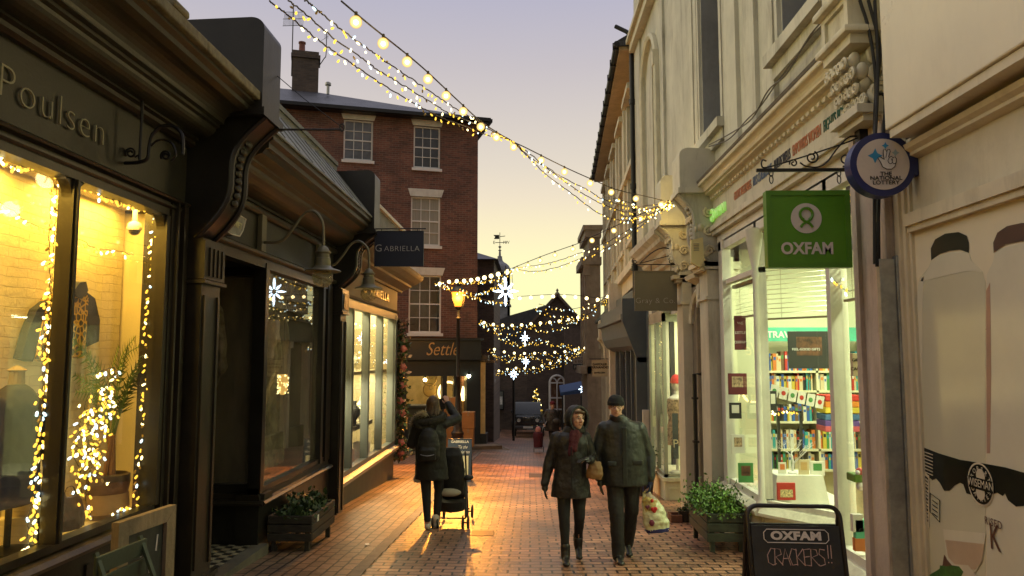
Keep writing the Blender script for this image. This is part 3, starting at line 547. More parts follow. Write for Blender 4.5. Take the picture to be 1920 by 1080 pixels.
# side window of the shop, past the corner
b = MB(); b.box(-1.86, -1.55, 27.1, 27.9, gz(27.5), gz(27.5) + .55); b.box(-1.86, -1.5, 27.1, 27.9, 1.55, 1.75); b.box(-1.86, -1.78, 27.05, 27.12, -1.2, 1.6); b.build("side_bay_frame", navy, RB)
MB().box(-1.8, -1.62, 27.2, 27.5, -1.1, 1.5).build("lit_curtain", mat("lit_curtain", (.75, .6, .25), .8), RB)
b = MB(BM); b.box(-.5, .75, .1, .75, gz(27) - .2, gz(27) + .18); b.box(-.5, .95, .1, 1.05, gz(27) - .3, gz(27) + .06); tag(b.build("stone_step", mat("worn_stone", (.20, .15, .10), .8, var=.3), None), "worn stone doorstep at the foot of the dark corner shop", "step")
# crates and bin before it
card = mat("orange_brown_box", (.42, .20, .06), .75, var=.15, scale=4)
def boxat(name, label, cat, px0, px1, pyt, pyb, Y, dep, m, g=None, lid=None):
    a = PY(px0, pyb, Y); c = PY(px1, pyt, Y); t = thing(name, label, cat, (a.x, Y, a.z), group=g)
    MB().bev(a.x, c.x, Y, Y + dep, a.z, c.z, .012).build("body", m, t)
    b = MB(); zz = c.z; xm = (a.x + c.x) / 2; b.box(xm - .03, xm + .03, Y - .002, Y + dep, zz, zz + .003); b.box(xm - .03, xm + .03, Y - .003, Y - .001, zz - .12, zz); b.build("tape", mat("parcel_tape", (.35, .22, .1), .4) if "parcel_tape" not in bpy.data.materials else bpy.data.materials["parcel_tape"], t)
boxat("cardboard_box", "upper brown box of the stack right of the street lamp", "box", 866, 889, 773, 804, 24.3, .5, card, "cardboard boxes by the lamp")
boxat("cardboard_box", "lower brown box of the stack right of the street lamp", "box", 867, 888, 804.5, 838, 24.3, .45, card, "cardboard boxes by the lamp")
boxat("cardboard_box", "tall brown box standing just left of the street lamp post", "box", 832, 856, 746, 800, 24.6, .5, card, "cardboard boxes by the lamp")
boxat("cardboard_box", "wide brown box under the tall one left of the lamp post", "box", 826, 858, 800.5, 848, 24.4, .6, card, "cardboard boxes by the lamp")
binm = mat("dark_green_plastic", (.03, .04, .03), .45, var=.2); a = PY(762, 850, 23.6); c = PY(797, 760, 23.6); t = thing("wheelie_bin", "dark green lidded bin standing left of the walking woman with a pushchair", "bin", (a.x, 23.6, gz(23.6)))
x0, x1, zb = a.x, c.x, gz(23.6)
b = MB(); b.add([(x0 + .05, 23.65, zb + .1), (x1 - .05, 23.65, zb + .1), (x1 - .05, 24.2, zb + .1), (x0 + .05, 24.2, zb + .1), (x0, 23.6, c.z - .08), (x1, 23.6, c.z - .08), (x1, 24.3, c.z - .08), (x0, 24.3, c.z - .08)], [(0, 3, 2, 1), (4, 5, 6, 7), (0, 1, 5, 4), (1, 2, 6, 5), (2, 3, 7, 6), (3, 0, 4, 7)]); b.build("body", binm, t)
MB().bev(x0 - .04, x1 + .04, 23.55, 24.35, c.z - .08, c.z, .02).build("lid", binm, t)
for xx in (x0 + .1, x1 - .1): MB().lathe((xx, 24.2, zb + .1), [(.1, -.03), (.1, .03)], 14, Matrix.Rotation(PI / 2, 3, 'Y')).build("wheel", darkmetal, t)
# ------------------------------------------------------------------ street lamp
lx = PY(858, 800, 20.3).x; lz = gz(20.3); SL = thing("street_lamp", "black iron lamp post with a glowing orange lantern", "street lamp", (lx, 20.3, lz))
H = PY(858, 576, 20.3).z - lz
b = MB(); b.lathe((lx, 20.3, lz), [(.2, 0), (.2, .12), (.16, .16), (.15, .75), (.17, .78), (.17, .83), (.12, .9), (.10, 1.25), (.12, 1.28), (.12, 1.32), (.075, 1.4), (.06, 1.9), (.055, 2.3), (.075, 2.33), (.055, 2.37), (.045, H - .35), (.075, H - .3), (.04, H - .25), (.035, H - .08), (.09, H - .02), (.09, H)], 16); b.build("post", darkmetal, SL, smooth=.6)
b = MB()
for i in range(8): a = 2 * PI * i / 8; b.tube([(lx + .155 * math.cos(a), 20.3 + .155 * math.sin(a), lz + .2), (lx + .15 * math.cos(a), 20.3 + .15 * math.sin(a), lz + .72)], .015, 5)
b.build("base_ribs", darkmetal, SL)
zl = lz + H; b = MB()
for s1, s2 in ((-1, -1), (1, -1), (1, 1), (-1, 1)): b.beam((lx + s1 * .1, 20.3 + s2 * .1, zl), (lx + s1 * .19, 20.3 + s2 * .19, zl + .42), .02, .02)
for s1, s2, s3, s4 in ((-1, -1, 1, -1), (1, -1, 1, 1), (1, 1, -1, 1), (-1, 1, -1, -1)): b.beam((lx + s1 * .19, 20.3 + s2 * .19, zl + .42), (lx + s3 * .19, 20.3 + s4 * .19, zl + .42), .03, .03); b.beam((lx + s1 * .1, 20.3 + s2 * .1, zl + .01), (lx + s3 * .1, 20.3 + s4 * .1, zl + .01), .02, .02)
b.build("lantern_frame", darkmetal, SL)
q = .22; MB().add([(lx - q, 20.3 - q, zl + .43), (lx + q, 20.3 - q, zl + .43), (lx + q, 20.3 + q, zl + .43), (lx - q, 20.3 + q, zl + .43), (lx - .06, 20.24, zl + .58), (lx + .06, 20.24, zl + .58), (lx + .06, 20.36, zl + .58), (lx - .06, 20.36, zl + .58)], [(0, 3, 2, 1), (4, 5, 6, 7), (0, 1, 5, 4), (1, 2, 6, 5), (2, 3, 7, 6), (3, 0, 4, 7)]).lathe((lx, 20.3, zl + .58), [(.05, 0), (.07, .05), (.03, .1), (.045, .14), (.008, .24)], 10).build("lantern_roof", darkmetal, SL)
b = MB(); a_, c_ = .095, .182; b.add([(lx - a_, 20.3 - a_, zl + .015), (lx + a_, 20.3 - a_, zl + .015), (lx + a_, 20.3 + a_, zl + .015), (lx - a_, 20.3 + a_, zl + .015), (lx - c_, 20.3 - c_, zl + .41), (lx + c_, 20.3 - c_, zl + .41), (lx + c_, 20.3 + c_, zl + .41), (lx - c_, 20.3 + c_, zl + .41)], [(0, 3, 2, 1), (4, 5, 6, 7), (0, 1, 5, 4), (1, 2, 6, 5), (2, 3, 7, 6), (3, 0, 4, 7)])
lam = emit("amber_lantern_glass", (1, .40, .04), 1.35, True, (.15, .05, .01)); ln = lam.node_tree; gg = ln.nodes.new("ShaderNodeNewGeometry")
b.build("lantern_glass", lam, SL); MB().ball((lx, 20.3, zl + .2), .07, 10, 7).build("bulb", emit("amber_bulb", (1, .7, .3), 30), SL, smooth=True)
for dx, dy in ((0, -.27), (.27, 0), (-.27, .0), (0, .27)): point("lantern_light", (lx + dx, 20.3 + dy, zl + .2), 70, (1, .42, .07), .09)
sl_ = bpy.data.lights.new("lantern_downlight", 'SPOT'); sl_.energy = 3100; sl_.color = (1, .36, .04); sl_.spot_size = 1.5; sl_.spot_blend = .5; sl_.shadow_soft_size = .1; so_ = bpy.data.objects.new("lantern_downlight", sl_); COL.objects.link(so_); so_.location = (lx, 20.3 - .28, zl + .1); so_.rotation_euler = (-.62, 0, 0)
# ------------------------------------------------------------------ far end of the street
D = thing("brick_building", "dark brick building with low slate roof beyond the corner shop", "building", (-3.5, 36, gz(36)))
z1 = PY(920, 487, 34).z; b = MB(); b.box(-9, PY(926, 600, 34).x, 34, 41, -3.2, z1); b.build("wall", darkbrick, D)
x1 = PY(934, 490, 34).x; MB().add([(-9, 33.7, z1), (x1, 33.7, z1), (x1, 41.3, z1), (-9, 41.3, z1), (-9, 36, z1 + .75), (-3.0, 36, z1 + .75)], [(0, 1, 5, 4), (1, 2, 5), (2, 3, 4, 5), (0, 3, 2, 1), (0, 4, 3)]).build("roof", slate, D)
p = PY(917, 677, 33.9); text("Hoturi", .32, TM(p, (1, 0, 0)), gilt, D, shear=.3) if False else text("Hatters", .26, TM((p.x, 33.97, p.z), (1, 0, 0)), gilt, D, shear=.35)
b = MB(); a = PY(915, 770, 33.9); c = PY(947, 731, 33.9)
nb = thing("notice_board", "glazed notice board with two white papers on the dark brick wall", "notice board", (a.x, 45.5, a.z)); a = PY(916, 769, 45.6); c = PY(945, 732, 45.6)
MB().bev(a.x, c.x, 45.7, 45.95, a.z, c.z, .03).build("frame", darkmetal, nb); MB().box(a.x + .07, c.x - .07, 45.68, 45.7, a.z + .07, c.z - .07).build("backing", mat("grey_board", (.13, .14, .13), .4, var=.3), nb)
for px in (924, 937): q = PY(px, 751, 45.66); MB().box(q.x - .16, q.x + .16, 45.66, 45.68, q.z - .24, q.z + .24).build("paper", mat("white_paper", (.7, .7, .68), .6, var=.3, scale=8) if px == 924 else bpy.data.materials["white_paper"], nb)
HALL = thing("brick_hall", "dark brick hall with a steep pointed gable at the end of the street", "church hall", (1.5, 48, -2.8))
hb = mat("soot_dark_brick", (.09, .066, .055), .9, var=.3, scale=6); g = [PY(x, y, 48) for x, y in ((985, 800), (985, 617), (1040, 560), (1045, 552), (1050, 560), (1110, 624), (1175, 624), (1175, 800))]
MB().prism([(p.x, 48, p.z if i not in (0, 7) else -3.2) for i, p in enumerate(g)], (0, .5, 0)).build("gable_wall", darkbrick, HALL)
g = [PY(x, y, 50) for x, y in ((860, 640), (905, 604), (935, 600), (954, 592), (1034, 569), (1041, 560), (1100, 640))]
MB().prism([(p.x, 50, p.z) for p in g] + [(g[-1].x, 50, -3.2), (g[0].x, 50, -3.2)], (0, 7, 0)).build("roof", mat("dark_slate_roof", (.05, .05, .055), .7, var=.4), HALL)
MB().box(-8, PY(988, 700, 46).x, 46, 46.3, -3.2, PY(940, 640, 46).z).build("side_wall", darkbrick, HALL); b = MB(); q = PY(1045, 550, 47.9); b.lathe((q.x, 47.95, q.z - .1), [(.2, 0), (.12, .15), (.05, .2), (.09, .3), (.02, .42)], 8).build("finial", stonecap, HALL)
for s, (xa, ya, xb, yb) in enumerate(((985, 617, 1045, 552), (1045, 552, 1110, 624))): a = PY(xa, ya, 47.9); c = PY(xb, yb, 47.9); MB().beam((a.x, 47.85, a.z), (c.x, 47.85, c.z), .35, .16, (0, 0, 1)).build("coping", darkbrick, HALL)
# arched church window
a = PY(1031, 792, 47.9); c = PY(1058, 704, 47.9); wx = (a.x + c.x) / 2; hw = (c.x - a.x) / 2; zs = c.z - hw; b = MB()
outl = [(a.x, 47.9, a.z)] + [(wx - hw * math.cos(t), 47.9, zs + hw * math.sin(t)) for t in [PI * k / 14 for k in range(15)]] + [(c.x, 47.9, a.z)]
b.tube(outl, .08, 6); b.tube([(wx, 47.9, a.z), (wx, 47.9, zs)], .05, 6); b.tube(curvepts([(wx, 47.9, zs), (wx - hw * .25, 47.9, zs + hw * .5), (wx - hw * .72, 47.9, zs + hw * .68)]), .04, 6); b.tube(curvepts([(wx, 47.9, zs), (wx + hw * .25, 47.9, zs + hw * .5), (wx + hw * .72, 47.9, zs + hw * .68)]), .04, 6)
for f in (.33, .62, 1.0): z = a.z + (zs - a.z) * f; b.beam((a.x, 47.9, z), (c.x, 47.9, z), .06, .08)
aw = b.build("arched_window", white, HALL); MB().prism([(x, 47.95, z) for x, _, z in outl], (0, .03, 0)).build("pane", mat("painted_reflection_panes", (.10, .045, .025), .25, var=.6, scale=2), aw)  # orange reflection is put into the pane colour
# clock tower with cupola
T = thing("bell_turret", "grey painted turret with an ogee dome and weather vane", "turret", (-4, 62, 5)); Y = 62
a = PY(918, 600, Y); c = PY(956, 600, Y); cx = PY(937, 600, Y).x; h = (c.x - a.x) / 2
zz = lambda y: PY(937, y, Y).z
b = MB(); zb_, zt2 = zz(640), zz(512); op0, op1 = zz(545), zz(522)
for s in (0, 1, 2, 3):
    Mr = Matrix.Translation((cx, Y, 0)) @ Matrix.Rotation(s * PI / 2, 4, 'Z') @ Matrix.Translation((0, -h, 0)); bb = MB(Mr); bb.wall(-h, h, zb_, zt2, 0, .18, [(-h * .72, -h * .12, op0, op1), (h * .12, h * .72, op0, op1)]); b.add(bb.v, bb.f)
    for q0 in (-.42, .42): bb = MB(Mr); [bb.box(h * (q0 - .3), h * (q0 + .3), .02, .14, op0 + (op1 - op0) * k / 4, op0 + (op1 - op0) * (k + .25) / 4) for k in (1, 2, 3)]; b.add(bb.v, bb.f)
b.build("belfry", mat("pale_lead_grey", (.20, .20, .22), .7, var=.25), T)
b = MB(); b.box(cx - h - .12, cx + h + .12, Y - h - .12, Y + h + .12, zt2, zt2 + .18); b.box(cx - h - .1, cx + h + .1, Y - h - .1, Y + h + .1, zz(575), zz(572)); b.build("cornice", bpy.data.materials["pale_lead_grey"], T)
zd = zt2 + .18; b = MB(); b.lathe((cx, Y, zd), [(r_, z_ * .47) for r_, z_ in [(h * 1.05, 0), (h * 1.02, .5), (h * .9, .95), (h * .68, 1.3), (h * .4, 1.6), (h * .28, 1.9), (h * .22, 2.5), (h * .26, 2.56), (h * .12, 2.7), (h * .09, 3.6), (h * .16, 3.65), (h * .16, 3.75), (h * .06, 3.8), (h * .05, 4.1), (h * .15, 4.25), (h * .15, 4.4), (h * .05, 4.5), (.03, 4.55)]], 18); b.build("dome", bpy.data.materials["pale_lead_grey"], T, smooth=.7)
zv = zd + 2.1; b = MB(); zz2 = zz(436); b.tube([(cx, Y, zv), (cx, Y, zz2)], .03, 6); b.tube([(cx - .38, Y, zv + .3), (cx + .38, Y, zv + .3)], .03, 5)
b.prism([(cx - .5, Y, zz2 - .55), (cx - .05, Y, zz2 - .55), (cx - .05, Y, zz2 - .2), (cx - .55, Y, zz2 - .2), (cx - .4, Y, zz2 - .37)], (0, .03, 0)); b.tube([(cx, Y, zz2 - .35), (cx + .45, Y, zz2 - .3)], .03, 5); b.build("weather_vane", darkmetal, T)
for ch_, dx in (("E", -.48), ("N", .42), ("W", .62)): text(ch_, .38, TM((cx + dx, Y, zv + .3), (1, 0, 0)), darkmetal, T, ext=.02, name="vane_letter")
# ------------------------------------------------------------------ right: white building over the charity shop
def rx(px, Y): return PY(px, 600, Y).x
def wz(py, Y): return PY(960, py, Y).z
WB = thing("white_building", "tall cream rendered building with pilasters and deep sash windows over the charity shop", "building", (2.5, 8, gz(8)))
RM = frameM((2.5, 0, 0), (0, 1, 0), (-1, 0, 0))          # local x=Y, y=outward, z=up
holes = [(9.40, 10.5, 4.75, 9.5), (6.1, 7.15, 4.75, 9.5), (14.1, 15.7, 3.95, 8.1), (11.9, 13.0, 4.75, 9.5)]
b = MB(RM); b.wall(5.0, 16.9, 3.85, 12, -.3, 0, [holes[0], holes[1], holes[2]]); b.box(16.6, 16.9, -7, -.3, -1.5, 12); b.build("upper_wall", greycream, WB)
b = MB(RM)
for y0, y1, z0 in ((8.62, 9.2, 3.9), (10.62, 10.8, 3.9), (10.9, 11.05, 3.9), (13.3, 13.42, 3.9), (5.05, 5.6, 5.0), (7.3, 7.42, 3.9), (7.9, 8.05, 3.9), (16.1, 16.85, 3.9)): b.box(y0, y1, 0, .05, z0, 12)
b.box(10.55, 10.62, 0, .03, 4.4, 12)
for y0, y1, z0, z1 in holes[:2]: b.box(y0 - .12, y0 - .02, 0, .045, z0 - .1, 9.6); b.box(y1 + .02, y1 + .1, 0, .045, z0 - .1, 9.6); b.box(y0 - .2, y1 + .2, 0, .14, z0 - .16, z0 - .04); b.box(y0 - .15, y1 + .15, 0, .06, z0 - .3, z0 - .16)
b.build("pilaster_strips", greycream, WB)
for i in (0, 1): sash(WB, RM, holes[i][0], holes[i][1], holes[i][2] - .04, 9.5, 1, 2, darkmetal, darkglass, deep=.34)
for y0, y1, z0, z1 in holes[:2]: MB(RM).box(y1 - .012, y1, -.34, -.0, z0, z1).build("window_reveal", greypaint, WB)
# arched tall window further along
b = MB(RM); y0, y1, z0, z1 = holes[2]; ym = (y0 + y1) / 2; R_ = (y1 - y0) / 2
for s in (0, 1):
    pts = [(y0 if s == 0 else y1, 0, z1)] + [(ym - R_ * math.cos(t) if s == 0 else ym + R_ * math.cos(t), 0, z1 - .75 + .75 * math.sin(t)) for t in [PI / 2 * k / 8 for k in range(9)]]
    b.prism(pts, (0, -.3, 0))
b.build("arch_head", cream, WB)
sash(WB, RM, y0, y1, z0, z1, 1, 2, cream2, mat("cream_blind_pane", (.55, .48, .28), .5, var=.08), deep=.2, bar=.05)
b = MB(RM); arc = [(y0 - .1, .04, z0)] + [(ym - (R_ + .1) * math.cos(t), .04, z1 - .75 + .85 * math.sin(t)) for t in [PI * k / 16 for k in range(17)]] + [(y1 + .1, .04, z0)]; b.tube(arc, .07, 6)
b.box(13.5, 16.9, 0, .16, 8.75, 8.95); b.box(13.5, 16.9, 0, .24, 8.95, 9.05); b.box(13.95, 14.1, 0, .12, 7.3, 7.6); b.build("arch_moulding", cream, WB, smooth=.7)
b = MB(RM); b.box(5.0, 16.9, 0, .1, 11.4, 11.6); b.box(5, 16.9, -7, .3, 11.9, 12.1); b.build("parapet", greycream, WB)
# ---- its charity shopfront: sloping lead edge, cornice, fascia, pier, bays
S = thing("shop_building", "cream shopfront with a long painted slogan fascia above a green lit bay window", "shop", (2.5, 8, gz(8)))
b = MB(RM); pr = [(w * .72, z + .14) for w, z in [(-.1, 3.62), (.06, 3.63), (.1, 3.66), (.1, 3.68), (.13, 3.70), (.2, 3.71), (.2, 3.73), (.24, 3.74)] + [(.24 + .09 * (1 - math.cos(PI / 2 * k / 5)), 3.74 + .08 * math.sin(PI / 2 * k / 5)) for k in range(6)] + [(.34, 3.83), (.34, 3.86), (-.1, 3.86)]]
b.prism([(5.55, w, z) for w, z in pr], (9.9 - 5.55, 0, 0)); b.build("cornice", cream2, S)
b = MB(RM); b.prism([(5.5, .25, 4.002), (5.5, .26, 4.03), (5.5, .1, 4.16), (5.5, .0, 4.2), (5.5, -.1, 4.002)], (4.45, 0, 0)); b.build("lead_flashing", mat("dark_lead", (.11, .10, .09), .6, var=.4, scale=5), S)
b = MB(RM)
for i in range(36): b.box(5.6 + i * .12, 5.66 + i * .12, .05, .09, 3.775, 3.81)
b.build("dentils", cream2, S)
b = MB(RM); b.box(5.5, 10.0, -.15, .04, 3.42, 3.78); b.box(5.5, 10.0, -.1, .09, 3.36, 3.42); b.box(5.5, 10.0, -.1, .06, 3.30, 3.36); b.build("fascia", cream, S)
b = MB(RM); b.box(2.0, 10.0, -4.8, -.15, 3.3, 3.36); b.build("shop_ceiling", cream, S)
tr = mat("slogan_orange", (.50, .20, .10), .6, var=.05); tb = mat("slogan_dark", (.04, .045, .07), .6, var=.05); tg = mat("slogan_green", (.02, .11, .07), .6, var=.05); tbl = mat("slogan_blue", (.12, .17, .27), .6, var=.05); lime = mat("lime_lettering", (.13, .55, .02), .5, var=.05)
lime_e = emit("lime_lettering_lit", (.25, 1, .03), .35)
fx = 2.455
for s_, px, py, m_, w_ in (("FIGHTS POVERTY", 1590, 212, tg, 1.12), ("EMPOWERS WOMEN", 1520, 262, tr, 1.17), ("BUILDS WELLS", 1457, 303, tb, .9), ("FILLS CLASSROOMS", 1430, 327, tbl, 1.05), ("GROWS VEGETABLES", 1396, 345, tr, 1.05)):
    pass
for s_, m_, y0_, y1_ in (("FIGHTS POVERTY", tg, 5.52, 6.13), ("EMPOWERS WOMEN", tr, 6.19, 6.86), ("BUILDS WELLS", tb, 6.93, 7.39), ("FILLS CLASSROOMS", tbl, 7.47, 8.10), ("GROWS VEGETABLES", tr, 8.17, 8.86)):
    yy = y0_; w_ = y1_ - y0_
    o = text(s_, .145, TM((fx, yy + w_ / 2, 3.60), (0, -1, 0)), m_, S, ext=.003, sx=1, name="slogan_lettering"); xs = [v.co.y for v in o.data.vertices]; k = w_ / (max(xs) - min(xs)); c = (max(xs) + min(xs)) / 2
    for v in o.data.vertices: v.co.y = c + (v.co.y - c) * k
text("OXFAM", .17, TM((fx - .01, 9.52, 3.56), (0, -1, 0)), lime_e, S, ext=.02, sx=1.0, name="sign_lettering"); MB().tube([(fx - .02, 9.86 + .07 * math.cos(a), 3.57 + .075 * math.sin(a)) for a in [2 * PI * k / 16 for k in range(16)]], .018, 6, closed=True).build("emblem", lime_e, S)
console(S, 2.55, 2.02, 9.88, 10.38, 2.95, 3.95, 4.50, greycream, name="console")
console(WB, 2.55, 2.05, 11.5, 12.0, 3.0, 3.80, 4.52, greycream, name="console")
def pier(parent, y0, y1, xf, z0, z1, m, name="pier"):
    b = MB(); b.box(xf, 2.8, y0, y1, z0, z1); b.box(xf - .03, 2.8, y0 - .02, y1 + .02, z1 - .5, z1 - .46); b.box(xf - .04, 2.8, y0 - .03, y1 + .03, z1 - .1, z1); b.box(xf - .04, 2.8, y0 - .03, y1 + .03, z0, z0 + .5); return b.build(name, m, parent)
pier(S, 9.9, 10.36, 2.36, -1, 2.95, cream); pier(WB, 11.52, 11.98, 2.36, -1.2, 3.0, cream)
def leafcap(parent, y0, y1, xf, z0, z1, m, name="capital"):            # carved acanthus console block
    rr = random.Random(3); b = MB(); b.box(xf + .1, 2.6, y0 + .03, y1 - .03, z0, z1)
    for r in range(4):
        for k in range(5):
            y = y0 + .02 + (y1 - y0 - .04) * (k + .5 * (r % 2)) / 4.5; z = z0 + (z1 - z0) * (r + .6) / 4.6; x = xf + .10 - .035 * r
            b.ball((x + .015, min(y, y1), z), (.045, .034, .062), 10, 7, Matrix.Rotation(rr.uniform(-.6, .6), 3, 'X')); b.tube(spiral((x - .055, min(y, y1), z - .02), .045, .01, rr.uniform(0, 6), 1.3, (0, 1, 0), (0, 0, 1), 10), .014, 5)
    for yy in (y0, y1): 
        for r in range(3): b.tube(spiral((xf + .15, yy, z0 + (z1 - z0) * (r + .5) / 3), .07, .015, r, 1.5, (1, 0, 0), (0, 0, 1), 12), .02, 5)
    b.box(xf - .03, 2.6, y0 - .05, y1 + .05, z0 - .09, z0 - .03); b.box(xf + .02, 2.6, y0 - .02, y1 + .02, z0 - .14, z0 - .09)
    return b.build(name, m, parent, smooth=.8)
leafcap(S, 9.92, 10.34, 2.25, 2.98, 3.75, cream2); leafcap(WB, 11.54, 11.96, 2.25, 2.98, 3.7, cream2)
# near console over the pier between the two shops
leafcap(S, 5.08, 5.46, 2.28, 3.46, 3.86, cream)
b = MB(); b.box(2.22, 2.8, 5.03, 5.5, 3.86, 3.93); b.bev(2.17, 2.8, 4.99, 5.53, 3.93, 3.98, .01); b.box(2.24, 2.8, 5.04, 5.5, 3.98, 4.22); b.box(2.215, 2.24, 5.04, 5.1, 3.98, 4.22); b.box(2.215, 2.24, 5.44, 5.5, 3.98, 4.22); b.box(2.215, 2.24, 5.1, 5.44, 3.98, 4.02); b.box(2.215, 2.24, 5.1, 5.44, 4.18, 4.22)
b.bev(2.16, 2.8, 4.98, 5.54, 4.22, 4.28, .015); b.box(2.22, 2.8, 5.05, 5.48, 4.28, 4.9); b.ball((2.21, 5.26, 4.42), (.05, .1, .1), 12, 8); b.profy([(2.22, 4.9), (2.3, 5.0), (2.5, 5.08), (2.8, 5.08), (2.8, 4.9)], 5.05, 5.48); b.box(2.38, 2.8, 5.04, 5.5, 3.35, 3.5); b.build("bracket_block", cream, S, smooth=.5)
pinkish = mat("pinkish_cream_pier", (.52, .44, .36), .65, var=.12, scale=3, dirt=.75, bump=.3)
b = MB(); b.box(2.42, 2.9, 5.02, 5.5, -1, 3.35); b.box(2.39, 2.9, 5.0, 5.06, -1, 3.3); b.box(2.39, 2.9, 5.44, 5.52, -1, 3.3); b.build("pier", pinkish, S)
# bays
sillz = .05; hz = 3.2
fr = offwhite
b = MB(RM); b.box(8.2, 9.85, -.12, .02, -1, sillz - .05)
b.prism([(9.8, .1, sillz - .04), (9.8, .11, sillz), (9.8, .03, sillz + .06), (9.8, -.12, sillz + .08), (9.8, -.12, sillz - .06)], (-1.62, 0, 0)); b.build("stall_riser", cream, S); b = MB(RM); b.box(5.5, 6.32, -.12, .02, -1, sillz - .05)
b.prism([(6.34, .1, sillz - .04), (6.34, .11, sillz), (6.34, .03, sillz + .06), (6.34, -.12, sillz + .08), (6.34, -.12, sillz - .06)], (-.84, 0, 0)); b.build("stall_riser", cream, S)
b = MB(RM)
for y0, y1 in ((9.62, 9.85), (8.2, 8.28), (6.24, 6.32), (5.5, 5.56)): b.box(y0, y1, -.1, .0, sillz + .06, hz)
b.box(5.5, 6.32, -.1, -.01, sillz + .06, sillz + .13); b.box(8.2, 9.8, -.1, -.01, sillz + .06, sillz + .13); b.box(5.5, 9.85, -.1, .0, 3.08, hz); b.box(8.2, 9.85, -.09, -.01, 2.62, 2.68)
b.box(9.55, 9.6, -.06, .03, sillz + .06, hz)
b.build("window_frame", fr, S)
MB(RM).lathe((8.2, .02, sillz), [(.06, 0), (.06, .1), (.035, .14), (.03, 2.5), (.045, 2.55), (.03, 2.6), (.06, 2.75), (.09, 2.95), (.1, 3.05)], 14).build("colonnette", fr, S, smooth=.7)
MB(RM).box(8.24, 9.62, -.05, -.044, sillz + .1, 3.12).build("pane", glz, S); MB(RM).box(5.55, 6.25, -.05, -.044, sillz + .1, 3.12).build("pane", glz, S)
SP = frameM((2.5, 8.2, 0), (.62, -.78 * 1.0, 0), (-.78, -.62, 0))     # splayed return beside the door recess
Lr = .97; b = MB(SP); b.box(0.02, Lr, -.1, .02, -1, sillz - .05); b.prism([(0, .12, sillz - .03), (0, .12, sillz), (0, .04, sillz + .06), (0, -.1, sillz + .08), (0, -.1, sillz - .06)], (Lr, 0, 0)); b.build("stall_riser", cream, S)
b = MB(SP); b.box(Lr - .06, Lr, -.06, .02, sillz, hz); b.box(.03, Lr, -.06, .0, sillz + .06, sillz + .12); b.box(.03, Lr, -.06, .0, 3.05, hz); b.build("return_frame", fr, S); MB(SP).box(.03, Lr - .05, -.03, -.024, sillz + .1, 3.12).build("pane", glz, S)
MB(RM).box(5.5, 9.9, -.1, .0, hz - .02, 3.31).build("lintel", fr, S)
MB().box(2.55, 3.4, 5.9, 8.2, hz, 3.2).build("porch_ceiling", cream, S); b = MB(); b.box(2.5, 3.5, 6.3, 8.1, -1, -.40); b.build("porch_step", stonecap, S)
inm = mat("shop_cream_walls", (.72, .72, .52), .8, var=.05)
b = MB(); b.box(2.6, 7.2, 11.2, 11.25, -.6, 3.3); b.box(7.2, 7.25, 2.5, 11.2, -.6, 3.3); b.box(2.6, 7.2, 5.0, 11.2, -.65, -.6); b.box(2.6, 7.2, 4.95, 5.0, -.6, 3.3); b.box(2.55, 2.6, 9.86, 11.2, -.6, 3.3); b.build("interior", inm, S)
b = MB(RM); b.box(8.25, 9.85, -1.0, -.12, -.6, sillz + .06); b.box(5.5, 6.3, -.9, -.12, -.6, sillz + .06); b.build("display_shelf", offwhite, S)
b = MB(); b.box(2.62, 2.68, 9.8, 9.86, 0, 3); b.box(2.6, 3.02, 9.82, 9.86, sillz, 2.6); b.build("display_back_panel", inm, S)
for x, y in ((3.6, 9.2), (3.6, 7.3), (3.4, 5.6), (5.4, 9.0), (5.4, 6.6)): area("shop_ceiling_light", (x, y, 3.28), .3, 1.3, 80, (.88, 1, .60))
for px, Y, X in ((1425, None, 2.78), (1574, None, 2.72)):
    r = ray(px, 600); Yc = r.y / r.x * X; MB().lathe((X, Yc, sillz), [(.085, 0), (.085, .04), (.075, .06), (.072, 3.0), (.09, 3.1), (.1, 3.2)], 20).build("column", offwhite, S, smooth=.7)
# blinds
bl = mat("tan_slats", (.40, .34, .20), .5, var=.05)
def blind(label, M, u0, u1, zt, zb, w, tilt=.35, drop=0):
    t = thing("venetian_blind", label, "blind", M @ Vector((u0, w, zt))); n = int((zt - zb) / .052); b = MB(M)
    for k in range(n):
        z = zt - .05 - k * .052; d = drop * (k / n); c = .022
        b.add([(u0, w - c, z + c * tilt - d * 0), (u1, w - c, z + c * tilt - d), (u1, w + c, z - c * tilt - d), (u0, w + c, z - c * tilt)], [(0, 1, 2, 3)])
    b.build("slats", bl, t); b = MB(M); b.box(u0, u1, w - .025, w + .025, zt - .04, zt); b.box(u0, u1, w - .02, w + .02, zt - .05 - n * .052 - .02, zt - .05 - n * .052); b.build("rails", bl, t)
    b = MB(M); [b.tube([(u0 + (u1 - u0) * f, w, zt), (u0 + (u1 - u0) * f, w, zt - .05 - n * .052)], .003, 4) for f in (.2, .8)]; b.build("cords", bl, t)
blind("narrow slatted blind in the far street side pane of the green lit bay", RM, 8.3, 9.58, 2.6, 2.2, -.12)
blind("wide level slatted blind behind the green hanging sign", SP, .03, .92, 3.05, 2.15, -.12)
blind("slatted blind in the nearest pane beside the cream pier", RM, 5.56, 6.22, 3.05, 2.2, -.12)
